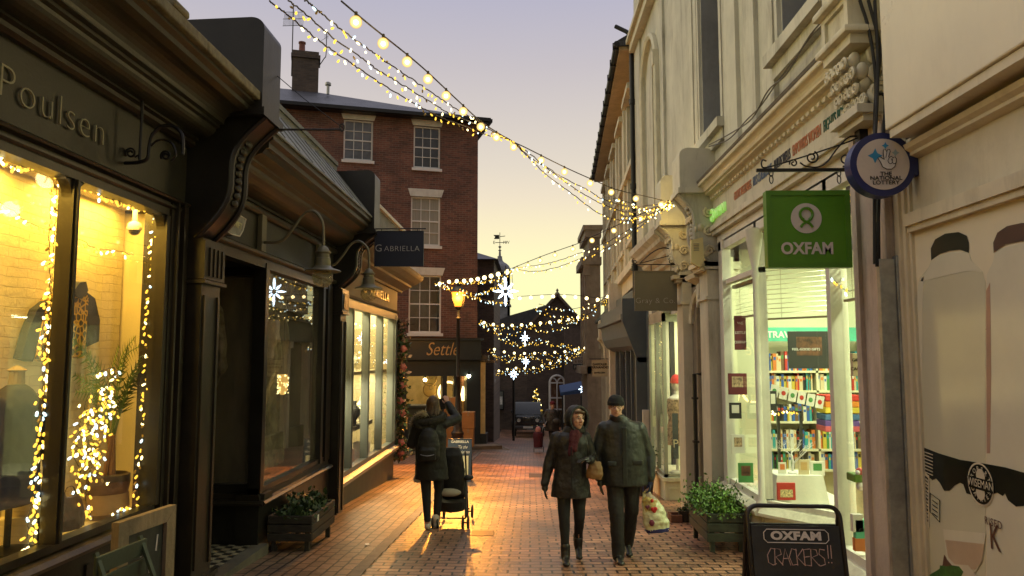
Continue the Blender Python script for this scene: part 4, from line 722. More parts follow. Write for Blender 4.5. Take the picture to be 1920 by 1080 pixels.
# ------------------------------------------------------------------ right: corner shop with the milk poster window
M = thing("shop_building", "cream corner shop with a big printed milk bottle poster filling its window", "shop", (2.5, 3.5, gz(3.5)))
plas = mat("smooth_cream_panel", (.70, .65, .48), .3, var=.05, scale=1.5, bump=.05, bscale=120, dirt=.12)
b = MB(); b.bev(2.28, 2.9, -1, 4.72, 3.14, 7.5, .01); b.build("upper_panel", plas, M)
b = MB(); b.box(2.3, 2.52, -1, 4.70, 3.085, 3.137); b.profy([(2.52, 3.05), (2.40, 3.05), (2.41, 3.02), (2.44, 3.0), (2.44, 2.98), (2.52, 2.96)], -1, 4.85); b.build("soffit_trim", cream2, M)
b = MB(); b.box(2.5, 2.6, -1, 4.86, 2.62, 2.97); b.box(2.52, 7, 4.88, 4.94, -.6, 3.3); b.box(2.6, 7, -1, 4.9, 7.2, 7.5); b.box(2.52, 2.8, 4.75, 5.02, 3.14, 7.5); b.build("wall", mat("cream_transom_board", (.58, .54, .40), .6, var=.12, scale=2, dirt=.35), M)
b = MB(); b.box(2.44, 2.56, -1, 4.86, 2.54, 2.62); b.box(2.46, 2.56, -1, 4.86, 2.50, 2.54); b.box(2.44, 2.56, 4.92, 4.99, -.6, 3.0); b.box(2.46, 2.56, 4.88, 4.92, -.6, 2.98); b.box(2.48, 2.56, 4.85, 4.88, -.6, 2.97)
b.build("window_frame", cream2, M)
XP = 2.50
post = thing("poster", "large cream poster of milk bottles and a glass behind the shop window", "poster", (XP, 4, 0)); 
pbase = mat("poster_cream", (.76, .69, .50), .13, var=.03, bump=0)
MB().box(XP, XP + .03, 1.0, 4.86, -.5, 2.51).build("sheet", pbase, post)
def pp(name, pts, m, layer):
    x = XP - .0015 * layer; q = [PX(px, py, x) for px, py in pts]; return MB().prism([(x, p.y, p.z) for p in q], (.001, 0, 0)).build(name, m, post)
milk = mat("printed_milk", (.60, .58, .42), .13, var=.03, bump=0); milk2 = mat("printed_milk_pale", (.68, .65, .50), .13, var=.04, bump=0); ink = mat("printed_black", (.010, .013, .010), .16, var=.2, bump=0); capb = mat("printed_brown_cap", (.10, .06, .05), .3, var=.2, bump=0); cape = mat("printed_dark_cap", (.03, .028, .022), .3, var=.2, bump=0); inkpale = mat("printed_cream_ink", (.62, .56, .42), .35, var=.02, bump=0)
pp("printed_bottle", [(1747, 484), (1742, 500), (1724, 522), (1720, 545), (1718, 1078), (1848, 1100), (1848, 530), (1842, 510), (1822, 490), (1816, 470)], milk, 1)
pp("printed_bottle", [(1866, 468), (1862, 490), (1850, 515), (1849, 545), (1850, 1110), (1990, 1110), (1990, 440)], milk2, 1)
pp("bottle_shading", [(1720, 620), (1720, 545), (1724, 524), (1732, 514), (1730, 560), (1728, 840), (1720, 836)], milk2, 2); pp("bottle_shading", [(1849, 545), (1856, 530), (1858, 700), (1856, 850), (1850, 850)], mat("printed_pink_shade", (.42, .26, .19), .35, var=.1, bump=0), 2)
pp("bottle_collar", [(1747, 484), (1760, 478), (1790, 472), (1817, 474), (1820, 488), (1843, 510), (1812, 508), (1725, 528), (1743, 500)], milk2, 2)
pp("bottle_cap", [(1746, 488), (1745, 466), (1753, 449), (1772, 438), (1797, 435), (1812, 442), (1816, 455), (1816, 474), (1800, 468), (1780, 470), (1762, 476)], cape, 3)
pp("bottle_cap", [(1863, 474), (1862, 455), (1870, 436), (1888, 424), (1915, 418), (1960, 418), (1960, 455), (1915, 452), (1885, 458)], capb, 3)
wave = [(1724, 836), (1760, 850), (1800, 862), (1850, 870), (1884, 876), (1940, 892), (1990, 905), (1990, 950), (1950, 940), (1938, 940), (1925, 948), (1905, 950), (1890, 938), (1884, 925), (1880, 930), (1870, 924), (1862, 926), (1856, 938), (1848, 948), (1838, 948), (1828, 940), (1822, 928), (1812, 925), (1806, 908), (1800, 905), (1790, 910), (1780, 920), (1770, 920), (1762, 905), (1755, 897), (1748, 900), (1742, 895), (1736, 885), (1724, 875)]
pp("printed_label", wave, ink, 3)
def disc(px, py, r, m, layer, ring=None, n=28):
    x = XP - .0015 * layer; c = PX(px, py, x); pts = [(x, c.y + r * math.cos(2 * PI * k / n), c.z + r * math.sin(2 * PI * k / n)) for k in range(n)]
    return MB().prism(pts, (.001, 0, 0)).build("printed_disc", m, post)
disc(1838, 908, .118, inkpale, 4); disc(1838, 908, .108, ink, 5)
disc(1838, 893, .04, inkpale, 6); disc(1838, 924, .04, inkpale, 6); c = PX(1838, 908, XP - .0105); MB().box(XP - .011, XP - .0095, c.y - .11, c.y + .11, c.z - .032, c.z + .032).build("logo_band", ink, post)
text("WISEMAN", .062, TM((XP - .0115, c.y, c.z), (0, -1, 0)), inkpale, post, ext=.0004, sx=.85)
for word, a0, a1, flip in (("ROBERT", 155, 25, 1), ("DAIRIES", 205, 335, -1)):
    for k, chh in enumerate(word):
        a = math.radians(a0 + (a1 - a0) * k / (len(word) - 1)); p = (XP - .0095, c.y - .083 * math.cos(a), c.z + .083 * math.sin(a)); th = a - PI / 2 if flip == 1 else a + PI / 2
        u = Vector((0, -math.cos(th), math.sin(th))); upv = Vector((0, math.sin(th), math.cos(th))); text(chh, .036, TM(p, u, upv), inkpale, post, ext=.0004, name="logo_letter")
pp("barcode_panel", [(1725, 880), (1742, 892), (1742, 990), (1738, 990), (1726, 970)], inkpale, 4)
bm_ = MB(); x = XP - .0075
for k in range(13):
    q0 = PX(1727, 888 + k * 6.2, x); q1 = PX(1740, 898 + k * 6.6, x); bm_.beam(q0, q1, .001, .007 + .005 * (k % 3 == 0), (0, 0, 1))
bm_.build("barcode", ink, post); bm_ = MB()
for k in range(7): q0 = PX(1727, 845 + k * 6, x); q1 = PX(1749, 853 + k * 6.4, x); bm_.beam(q0, q1, .001, .006, (0, 0, 1))
bm_.build("small_print", inkpale, post)
bm_ = MB(); q = [PX(px, py, x) for px, py in ((1744, 925), (1762, 938), (1762, 979), (1744, 960))]; bm_.tube(q, .003, 4, closed=True)
for k in range(4): bm_.beam(PX(1748, 938 + k * 8, x), PX(1758, 945 + k * 8, x), .001, .006)
bm_.build("printed_box", ink, post)
brn = mat("printed_brown", (.12, .05, .03), .35, var=.1, bump=0); q = PX(1862, 981, x); text("RISED", .06, TM((x, q.y, q.z), (0, -1, 0)), brn, post, ext=.0004, space=1.15, sx=.9); q = PX(1865, 1010, x); text("K", .20, TM((x, q.y, q.z), (0, -1, 0)), brn, post, ext=.0004, sx=.75)
pp("printed_glass", [(1768, 992), (1848, 1000), (1842, 1050), (1830, 1072), (1795, 1072), (1775, 1048)], milk2, 4); pp("printed_glass", [(1772, 1012), (1845, 1020), (1840, 1055), (1828, 1068), (1798, 1066), (1778, 1045)], mat("printed_beige", (.50, .38, .26), .35, var=.1, bump=0), 5)
pp("printed_shadow", [(1770, 1040), (1778, 1052), (1800, 1072), (1775, 1085), (1765, 1075)], brn, 3); pp("printed_plate", [(1775, 1068), (1790, 1058), (1815, 1060), (1835, 1085), (1760, 1085)], inkpale, 6)
lf = mat("printed_green_leaf", (.04, .13, .02), .4, var=.4, scale=40, bump=0); pp("printed_leaf", [(1742, 1078), (1756, 1070), (1762, 1066), (1762, 1060), (1775, 1062), (1786, 1060), (1798, 1062), (1806, 1072), (1800, 1085), (1742, 1085)], lf, 7)
q0 = PX(1716, 625, x); b = MB(); b.box(XP - .001, XP + .001, 1.5, 4.84, q0.z - .002, q0.z + .002); b.build("sheet_joint", ink, post)
# metal channel, cables beside the cream pier
ch = thing("cable_channel", "tall galvanised metal channel fixed upright to the cream pier", "cable cover", (2.4, 5.0, -.3)); a = PY(1628, 490, 5.1); b = MB(); b.bev(a.x + .01, a.x + .115, 4.965, 5.01, -.6, a.z, .004)
b.bev(a.x + .115, a.x + .15, 4.95, 5.02, -.6, a.z + .02, .004); b.build("channel", galv, ch)
wr = thing("cable_bundle", "dark cables running down the pier into the metal channel", "cables", (2.4, 5, 3)); b = MB()
for k, pts in enumerate((((1612, 0), (1630, 60), (1642, 150), (1640, 240), (1646, 380), (1648, 500)), ((1628, 0), (1650, 90), (1644, 170), (1660, 190), (1650, 330), (1644, 500)), ((1640, 0), (1646, 130), (1640, 300), (1640, 495)))): b.tube(curvepts([PY(x_, y_, 5.0 - .02 * k) for x_, y_ in pts], 5), .011, 6)
b.build("cables", darkmetal, wr)
cb_ = thing("cable_bundle", "sagging dark cables clipped along the ledge under the charity shop's upper windows", "cables", (2.44, 8, 4.2)); b = MB()
for k, pts in enumerate((((1329, 275), (1365, 262), (1400, 225), (1425, 200), (1460, 150), (1490, 110), (1519, 70), (1560, 30)), ((1329, 272), (1370, 250), (1410, 222), (1440, 170), (1475, 138), (1519, 66), (1570, 10)))): b.tube(curvepts([PX(x_, y_, 2.40 - .01 * k) for x_, y_ in pts], 6), .008, 5)
b.build("cables", mat("grey_cable", (.12, .11, .10), .6), cb_)
# ------------------------------------------------------------------ doorway between piers, gift shop
GC = thing("shop_building", "cream gift shop with a small lit bay window behind the olive hanging sign", "shop", (2.5, 13.4, gz(13)))
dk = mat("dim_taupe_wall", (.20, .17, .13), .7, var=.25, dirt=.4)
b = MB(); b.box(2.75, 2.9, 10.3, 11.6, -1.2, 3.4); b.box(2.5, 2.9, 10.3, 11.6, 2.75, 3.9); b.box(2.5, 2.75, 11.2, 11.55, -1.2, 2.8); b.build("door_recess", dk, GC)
b = MB(RM); b.tube([(10.45, .02, 1.9)] + [(10.95 - .5 * math.cos(t), .02, 2.2 + .45 * math.sin(t)) for t in [PI * k / 12 for k in range(13)]], .05, 6)
for k in range(6): b.box(10.42 + k * .07, 10.46 + k * .07, .0, .14 - k * .01, 2.55 - .03 * k, 2.72)
b.prism([(10.38, 0, 2.72), (10.38, .2, 2.8), (10.38, .22, 2.86), (10.38, 0, 2.88)], (.6, 0, 0)); b.build("door_hood", cream, GC)
b = MB(); q = PY(1302, 700, 10.6); b.tube([(q.x + .12, 10.6, 1.45), (q.x, 10.6, 1.45), (q.x, 10.6, -.6)], .03, 8); [b.box(q.x - .04, q.x + .04, 10.56, 10.64, z, z + .03) for z in (-.2, .5, 1.1)]; tag(b.build("waste_pipe", darkmetal, None), "black waste pipe down the recess left of the green lit bay", "pipe")
b = MB(RM); pr = [(0, 3.28), (.1, 3.3), (.12, 3.36), (.22, 3.42), (.24, 3.48), (.38, 3.56), (.4, 3.62), (.48, 3.68), (.5, 3.78), (0, 3.84)]; b.prism([(11.98, w, z) for w, z in pr], (2.95, 0, 0)); b.build("cornice", greycream, GC)
b = MB(RM); b.box(11.98, 14.9, -.1, .02, 2.5, 3.3); b.box(11.98, 14.9, -.1, .06, 2.42, 2.5); b.box(14.55, 14.93, -.2, .12, -1.4, 3.3); b.build("fascia", greycream, GC)
gcf = mat("sage_grey_paint", (.30, .32, .26), .5, var=.1)
b = MB(); b.bev(2.3, 2.75, 13.0, 14.5, -1.4, -.42, .01); b.box(2.26, 2.8, 12.96, 14.52, -.42, -.36)
b.box(2.36, 2.66, 12.985, 13.0, -.88, -.86); b.box(2.36, 2.38, 12.985, 13.0, -.86, -.55); b.box(2.64, 2.66, 12.985, 13.0, -.86, -.55); b.box(2.36, 2.66, 12.985, 13.0, -.55, -.53); b.build("stall_riser", cream, GC)
b = MB()
for x, y in ((2.3, 13.0), (2.3, 14.42), (2.3, 13.7)): b.box(x, x + .06, y, y + .07, -.36, 2.45)
b.box(2.3, 2.8, 13.0, 13.06, -.36, -.3); b.box(2.3, 2.8, 13.0, 13.06, 2.3, 2.45); b.box(2.3, 2.36, 13.0, 14.5, -.36, -.3); b.box(2.3, 2.36, 13.0, 14.5, 2.3, 2.45); b.box(2.3, 2.9, 12.9, 14.5, 2.45, 2.5); b.build("window_frame", gcf, GC)
MB().box(2.36, 2.8, 13.03, 13.036, -.3, 2.3).build("pane", glz, GC); MB().box(2.33, 2.336, 13.07, 14.42, -.3, 2.3).build("pane", glz, GC)
b = MB(); b.box(4.0, 4.05, 12.0, 14.6, -1.3, 2.5); b.box(2.8, 4, 14.5, 14.55, -1.3, 2.5); b.box(2.8, 4, 12.0, 12.05, -1.3, 2.5); b.box(2.4, 4, 13.05, 14.5, -.40, -.37); b.box(2.8, 4, 12, 14.5, 2.45, 2.5); b.build("interior", inm, GC)
for y in (12.6, 13.8): area("gift_shop_light", (3.2, y, 2.42), .5, .8, 32, (.98, 1, .62))
b = MB(); b.box(2.9, 4.0, 12.05, 14.5, -1.4, -1.3); b.build("floor_slab", stonecap, GC)
def man_shape(p): pass
mq = thing("display_figure", "shop dummy in a red hat and patterned top inside the gift shop bay", "mannequin", (2.62, 13.5, -.36))
MB().lathe((2.62, 13.5, -.36), [(.14, 0), (.14, .03), (.03, .06), (.03, .45), (.12, .5), (.16, .75), (.13, .95), (.17, 1.2), (.15, 1.32), (.05, 1.38), (.045, 1.44)], 16).ball((2.62, 13.5, 1.2), (.085, .1, .12)).build("torso", offwhite, mq, smooth=.8)
MB().lathe((2.62, 13.5, 1.22), [(.11, 0), (.105, .07), (.07, .13), (.02, .16)], 14).build("hat", mat("red_felt", (.55, .02, .02), .8), mq, smooth=.8); MB().lathe((2.62, 13.5, -.36), [(.19, .5), (.18, .75), (.15, .95), (.185, 1.15), (.165, 1.3)], 16).build("top", mat("patterned_knit", (.32, .22, .14), .9, var=.9, scale=22), mq, smooth=.8)
b = MB(); b.box(2.75, 2.77, 13.2, 13.21, 0, 1)
for (nm, lb, ct, pts, m_, txt) in (("window_poster", "tall dark blue poster low in the gift shop window", "poster", (1262, 775, 1271, 860), mat("navy_print", (.03, .05, .08), .5), "P"), ("window_poster", "pale long drawing hung in the narrow gift shop pane", "poster", (1224, 600, 1240, 800), mat("pale_drawing_paper", (.52, .52, .36), .6, var=.2, scale=5), "")):
    t = thing(nm, lb, ct, PY(pts[0], pts[3], 13.3)); a = PY(pts[0], pts[3], 13.12 if txt else 14.2); c = PY(pts[2], pts[1], 13.12 if txt else 14.2); MB().box(a.x, c.x, a.y, a.y + .01, a.z, c.z).build("paper", m_, t)
    if txt: text("P", .2, TM(((a.x + c.x) / 2, a.y - .003, a.z + .25), (1, 0, 0)), inkpale, t, ext=.001)
    else:
        b = MB(); cx_ = (a.x + c.x) / 2; zc = (a.z + c.z) / 2; b.tube([(cx_, a.y - .004, zc + .5), (cx_ + .02, a.y - .004, zc), (cx_ - .03, a.y - .004, zc - .5)], .012, 5); b.prism([(cx_ - .05, a.y - .004, zc - .3), (cx_ + .06, a.y - .004, zc - .3), (cx_ + .09, a.y - .004, zc - .75), (cx_ - .08, a.y - .004, zc - .8)], (0, .002, 0)); b.ball((cx_, a.y - .004, zc + .55), (.035, .004, .05)); b.build("drawing", mat("grey_ink", (.22, .23, .17), .6), t)
# ------------------------------------------------------------------ right: blue-grey shop and terrace beyond
slateblue = mat("slate_blue_paint", (.085, .11, .125), .5, var=.12)
Z = thing("shop_building", "slate blue shop with a tall boxed fascia end and black drainpipe", "shop", (2.4, 16.5, gz(16)))
zA = wz(560, 15.6); zB = wz(652, 15.6); zC = wz(598, 17)
b = MB(); b.profy([(2.5, zA), (1.93, zA), (1.93, zB + .55), (2.25, zB - .3), (2.5, zB - .3)], 15.55, 15.68); b.profy([(2.5, zB - .1), (2.2, zB + .05), (2.1, zB + .25), (2.05, zB + .6), (2.05, zA - .05), (2.5, zA)], 15.68, 21.5); b.profy([(2.5, zA - .2), (1.95, zA - .3), (1.95, zA - .42), (2.5, zA - .5)], 16.0, 21.5); b.build("boxed_fascia", slateblue, Z)
b = MB(); b.box(2.2, 2.5, 15.55, 15.7, -1.6, zB - .2); b.box(2.42, 2.8, 14.93, 15.6, -1.6, 3.9); b.box(2.5, 2.9, 15.6, 21.5, -1.8, 3.3)
for y in (16.6, 17.5, 18.4, 19.6, 20.6): b.box(2.36, 2.6, y, y + .12, -1.6, zB)
b.box(2.4, 2.6, 15.6, 21.5, -1.8, -.6); b.build("shop_frame", slateblue, Z)
MB().box(2.44, 2.45, 15.7, 21.4, -.6, zB).build("window", darkglass, Z)
b = MB(); b.box(2.52, 2.9, 14.9, 17.2, 3.9, 12); b.box(2.30, 2.9, 21.5, 21.8, -2, 3.8); b.build("wall", greycream, Z)
b = MB()
for z0, z1 in ((-1.6, 3.7), (3.7, 9.2)): b.tube([(2.40, 16.95, z0), (2.40, 16.95, z1)], .055, 10)
for z in (0.2, 2.0, 3.7, 5.6, 7.6): b.tube([(2.40, 16.95, z - .06), (2.40, 16.95, z + .06)], .075, 10)
b.tube([(2.40, 16.95, 9.2), (2.30, 17.0, 9.32), (2.05, 17.1, 9.5)], .05, 8); tag(b.build("drainpipe", darkmetal, None, smooth=.7), "long black drainpipe down the joint between the cream building and terrace", "drainpipe")
MB().bev(2.28, 2.42, 15.3, 15.36, -.1, .62, .01).build("letter_panel", offwhite, Z)
TO = Vector((2.55, 17, 0)); TU = Vector((.041, 1, 0)).normalized(); TW = Vector((-1, .041, 0)).normalized(); TRM = frameM(TO, TU, TW)
TR = thing("terrace_building", "long cream terrace with deep eaves, black gutter and tall recessed windows", "building", (2.6, 23, gz(23)))
hl = [(y, y + 1.0, 4.6, 8.1) for y in (1.0, 3.6, 6.2, 8.8, 11.2)]; b = MB(TRM); b.wall(0, 13.2, 3.4, 8.95, -.3, 0, hl); b.box(0, .3, -7, -.3, -2, 9.5); b.box(12.9, 13.2, -7, -.3, -2, 9.5); b.build("wall", cream, TR)
b = MB(TRM)
for y0, y1, z0, z1 in hl: b.box(y0 - .28, y0 - .02, 0, .09, 3.9, z1 + .1); b.box(y1 + .02, y1 + .28, 0, .09, 3.9, z1 + .1); b.box(y0 - .35, y1 + .35, 0, .2, z1 + .1, z1 + .24); b.box(y0 - .3, y1 + .3, 0, .14, z0 - .12, z0)
b.box(0, 13.2, 0, .16, 6.25, 6.4) ; b.box(0, 13.2, 0, .2, 3.75, 3.95); b.box(0, 13.2, 0, .07, 3.4, 3.75)
for y in (0.3, 2.7, 5.3, 7.9, 10.4, 12.6): b.box(y, y + .22, 0, .12, 3.9, 8.7)
b.build("pilaster_strips", cream, TR)
for h_ in hl: sash(TR, TRM, h_[0], h_[1], h_[2], h_[3], 2, 4, offwhite, darkglass, deep=.12)
b = MB(TRM); b.box(-.05, 13.3, .0, .42, 8.86, 8.93); b.prism([(-.06, -.3, 8.9), (-.06, .44, 8.9), (-.06, .44, 9.02), (-.06, -.3, 9.5)], (.05, 0, 0)); b.build("eaves", mat("buff_soffit", (.48, .36, .22), .7, dirt=.3), TR)
b = MB(TRM); b.prism([(-.12, .46, 9.0), (-.12, .5, 9.05), (-.12, -3, 11.1), (-.12, -3, 8.94), (-.12, .46, 8.94)], (13.5, 0, 0)); b.build("roof", slate, TR)
b = MB(TRM); b.tube([(-.15, .50, 8.98), (13.4, .50, 8.98)], .065, 10)
for k in range(14): b.box(k, k + .05, .42, .58, 8.9, 9.06)
b.build("gutter", darkmetal, TR, smooth=.7)
# lower shopfronts of the terrace
lowm = [mat("dark_umber_paint", (.05, .04, .025), .5, var=.3), offwhite, mat("deep_blue_grey_paint", (.05, .06, .06), .5)]
TS = thing("shop_building", "row of narrow dark shopfronts with cream columns beneath the terrace", "shop", (2.6, 25, gz(25)))
b = MB(TRM); b.box(4.8, 13.2, -.3, -.1, -3, 3.4); b.box(4.8, 13.2, -.1, .12, -2.6, -1.0); b.build("wall", lowm[0], TS)
b = MB(TRM)
for y, w_ in ((4.9, .3), (7.2, .35), (10.0, .3), (12.8, .35)): b.box(y, y + w_, -.1, .22, -3, 2.0); b.box(y - .05, y + w_ + .05, -.1, .3, 2.0, 2.25)
b.build("column", cream, TS); b = MB(TRM); b.box(4.8, 13.2, -.1, .32, 2.25, 3.0); b.box(4.8, 13.2, -.1, .45, 3.0, 3.12); b.build("fascia", lowm[2], TS)
MB(TRM).box(5.0, 13.0, -.05, -.04, -1, 2.2).build("window", darkglass, TS)
for k, y in enumerate((4.8, 7.15)): console(TS, 2.75, 2.25, 17 + y, 17.4 + y, 1.4, 2.3, 2.9, cream if k else lowm[2])
EN = thing("stone_building", "pale stone end building with heavy cornice at the far right of the lane", "building", (2.6, 34, gz(34)))
b = MB(); zt_ = wz(428, 31); b.box(2.33, 2.9, 30.4, 33.6, -4, wz(495, 31)); b.box(2.45, 2.9, 30.4, 33.6, wz(495, 31), zt_ - .3); b.build("wall", mat("buff_stone", (.34, .29, .22), .8, var=.2, dirt=.4), EN)
b = MB(); b.box(2.28, 2.95, 30.3, 33.7, zt_ - .5, zt_ - .2); b.box(2.2, 3, 30.25, 33.8, zt_ - .2, zt_); b.box(2.12, 2.95, 30.3, 33.7, wz(500, 31), wz(486, 31)); b.profx([(30.35, wz(500, 31)), (30.35, wz(520, 31)), (30.5, wz(520, 31))], 2.2, 2.5)
for k in range(3): y = 30.6 + k * 1.2; b.box(2.27, 2.5, y, y + .3, 1.2, wz(500, 31))
b.box(2.05, 2.9, 30.4, 33.6, 1.0, 1.3); b.build("cornice", bpy.data.materials["buff_stone"], EN)
b = MB(); x_ = PY(1108, 700, 33).x; b.box(x_, 3.4, 33, 33.3, -3, 1.0); b.box(x_, x_ + .1, 32.9, 33.0, -3, 1.0); b.build("shop_side", lowm[0], EN)
# more far right mass behind the lane's end
BK = thing("brick_building", "dim brick building closing the lane behind the blue awning", "building", (5, 49, -3)); MB().box(2.2, 12, 47.0, 47.4, -3.2, PY(1110, 616, 47).z).build("wall", hb, BK)
# ------------------------------------------------------------------ light strings over the lane
RN = random.Random(11)
wire = mat("dark_cable", (.03, .02, .018), .6, var=.2, bump=0)
socket = mat("lamp_socket", (.10, .08, .03), .5, var=.2)
def bulbmesh(name, r, m, kind):
    b = MB()
    if kind == 'globe': b.ball((0, 0, -r * 1.15), r, 14, 10)
    else: b.tube([(0, 0, 0), (0, 0, -r * 1.2), (0, 0, -r * 3.4), (0, 0, -r * 4)], [r * .5, r, r, r * .4], 6)
    me = bpy.data.meshes.new(name); me.from_pydata([tuple(p) for p in b.v], [], b.f); me.polygons.foreach_set("use_smooth", [True] * len(me.polygons)); me.materials.append(m); return me
gm, n_, l_, b_ = nmat("amber_globe_glass"); n_.remove(b_)
lw = n_.new("ShaderNodeLayerWeight"); lw.inputs[0].default_value = .35; crr = n_.new("ShaderNodeValToRGB"); crr.color_ramp.elements[0].color = (1, .86, .36, 1); crr.color_ramp.elements[0].position = .05; crr.color_ramp.elements[1].color = (.72, .36, .03, 1); crr.color_ramp.elements[1].position = .75
em = n_.new("ShaderNodeEmission"); l_.new(lw.outputs["Facing"], crr.inputs[0]); l_.new(crr.outputs[0], em.inputs[0]); em.inputs[1].default_value = 1.5
tr_ = n_.new("ShaderNodeBsdfTransparent"); mx = n_.new("ShaderNodeMixShader"); mx.inputs[0].default_value = .78; l_.new(tr_.outputs[0], mx.inputs[1]); l_.new(em.outputs[0], mx.inputs[2]); l_.new(mx.outputs[0], n_["Material Output"].inputs[0]); gm.cycles.emission_sampling = 'NONE'
fil = emit("bulb_filament", (1, .85, .45), 22, False); fairyY = emit("fairy_bulb_gold", (1, .58, .06), 1.9, False, (.3, .2, .02)); fairyH = emit("fairy_bulb_bright", (1, .82, .35), 5, False); fairyW = emit("fairy_bulb_cool", (.6, .9, 1), 2.5, False); unlitm = mat("unlit_fairy_bulb", (.35, .24, .06), .3, var=.2, bump=0)
GL = bulbmesh("globe_bulb", .046, gm, 'globe'); FIL = bulbmesh("filament", .019, fil, 'globe')
FAR_G = bulbmesh("globe_bulb", .05, emit("far_globe_bulb", (1, .80, .35), 5, False), 'globe')
FB_ = [bulbmesh("fairy_bulb", .0085, m, 'f') for m in (fairyY, fairyH, fairyW, unlitm)]
FF_ = [bulbmesh("fairy_bulb", .011, m, 'f') for m in (fairyY, fairyH, fairyW)]
def pathpts(ctrl, n=10):
    return curvepts([PY(x, y, d) for x, y, d in ctrl], n)
def resample(P, step):
    out = []; acc = 0; nxt = step * .5
    for a, c in zip(P, P[1:]):
        L_ = (c - a).length
        while acc + L_ >= nxt: out.append(a + (c - a) * ((nxt - acc) / L_)); nxt += step
        acc += L_
    return out
NL = [0]
def strand(label, ctrl, kind, step, wr=.006, pts3=None, group="light strings over the lane", far=False, jit=.03, plights=0):
    P = pathpts(ctrl) if pts3 is None else curvepts(pts3, 8); t = thing("festoon_string" if kind == 'globe' else "fairy_light_string", label, "string lights", P[0], group=group)
    if kind != 'globe' and not far:
        tw = [p + Vector((RN.uniform(-1, 1), RN.uniform(-1, 1), RN.uniform(-1, 1))) * .006 for p in P]; MB().tube(tw, wr, 5).build("wire", wire, t)
    else: MB().tube(P, wr, 5).build("wire", wire, t)
    pts = resample(P, step); base = WM[t.name].translation; rest = MB(); nb = 0
    for i, p in enumerate(pts):
        if kind == 'globe':
            me = FAR_G if far else GL; o = bpy.data.objects.new("globe_bulb", me); COL.objects.link(o); o.parent = t; o.location = p - base - Vector((0, 0, .012 if not far else 0))
            if not far:
                f = bpy.data.objects.new("filament", FIL); COL.objects.link(f); f.parent = o; f.location = (0, 0, -.034)
                s_ = MB(); s_.tube([p + Vector((0, 0, .012)), p - Vector((0, 0, .02))], .013, 6); s_.build("bulb_socket", socket, t)
        else:
            k = RN.random(); idx = 0 if k < .58 else (1 if k < .80 else (2 if k < .93 or far else 3)); q = p + Vector((RN.uniform(-jit, jit), RN.uniform(-jit, jit), RN.uniform(-jit, jit * .4)))
            if nb < 100:
                o = bpy.data.objects.new("fairy_bulb", (FF_ if far else FB_)[idx if not far else min(idx, 2)]); COL.objects.link(o); o.parent = t; o.location = q - base; o.rotation_euler = (RN.uniform(-1, 1), RN.uniform(-1, 1), 0); nb += 1
            else: rest.tube([q, q - Vector((0, 0, .04))], .011, 5)
    if rest.v: tag(rest.build("fairy_bulbs", fairyY, t), kind='stuff')
    if plights:
        for i in range(plights): p = P[int(len(P) * (i + .5) / plights)]; point("string_glow", p - Vector((0, 0, .15)), 7, (1, .72, .32), .12)
    return t
J = (955, 262, 9.0); E1 = (1256, 381, 11.2)
strand("festoon of large round amber bulbs from top centre down to the cream scroll bracket", [(640, 2, 5.0), (695, 48, 5.5), (787, 122, 6.5), (857, 187, 7.5), (905, 230, 8.2), J, (988, 278, 9.2), (1058, 313, 9.8), (1116, 339, 10.2), (1158, 356, 10.6), (1227, 372, 11), E1], 'globe', .50, .007, plights=4)
strand("lowest near fairy light strand passing in front of the brick chimney", [(505, 2, 4.9), (526, 18, 5.0), (550, 36, 5.15), (584, 65, 5.4), (613, 87, 5.6), (654, 115, 6), (692, 142, 6.35), (741, 173, 6.8), (789, 200, 7.3), (825, 219, 7.7), (871, 237, 8.2), (919, 255, 8.7), J, (985, 289, 9.2), (1019, 323, 9.6), (1074, 364, 10.1), (1119, 398, 10.4), (1158, 412, 10.7), (1185, 414, 10.9), (1227, 400, 11.1), E1], 'fairy', .105)
strand("middle near fairy light strand between the other two over the lane", [(541, 0, 4.9), (579, 31, 5.2), (615, 63, 5.5), (668, 101, 6.0), (707, 130, 6.4), (755, 159, 6.9), (813, 195, 7.5), (842, 212, 7.8), (885, 229, 8.2), J, (991, 292, 9.2), (1036, 323, 9.6), (1091, 362, 10.1), (1141, 387, 10.5), (1185, 398, 10.9), E1], 'fairy', .105)
strand("upper near fairy light strand just beneath the big amber bulbs", [(572, 0, 4.9), (596, 19, 5.1), (644, 58, 5.5), (683, 87, 5.9), (717, 111, 6.3), (755, 137, 6.7), (813, 176, 7.4), (856, 205, 7.9), (890, 224, 8.3), J, (991, 287, 9.2), (1047, 328, 9.7), (1102, 356, 10.2), (1130, 373, 10.4), (1185, 387, 10.9), E1], 'fairy', .105)
strand("short dense fairy tail looping into the cream scroll bracket", [(1150, 372, 10.7), (1180, 380, 10.9), (1205, 392, 11.0), (1230, 390, 11.1), E1], 'fairy', .045)
strand("lower dense fairy tail gathered under the amber bulbs at the right bracket", [(1165, 405, 10.8), (1190, 408, 10.9), (1215, 402, 11.05), (1238, 392, 11.15), E1], 'fairy', .04)
strand("tight knot of fairy lights tied to the face of the scroll bracket", [E1, (1252, 376, 11.2), (1262, 380, 11.3), (1256, 390, 11.25), (1246, 386, 11.2), (1254, 380, 11.2)], 'fairy', .03)
b = MB(); b.ball(PY(955, 262, 9.0), .05, 8, 6); E2 = (1256, 384, 11.3)
point("string_glow", PY(1246, 385, 11.1), 10, (1, .68, .16), .08)
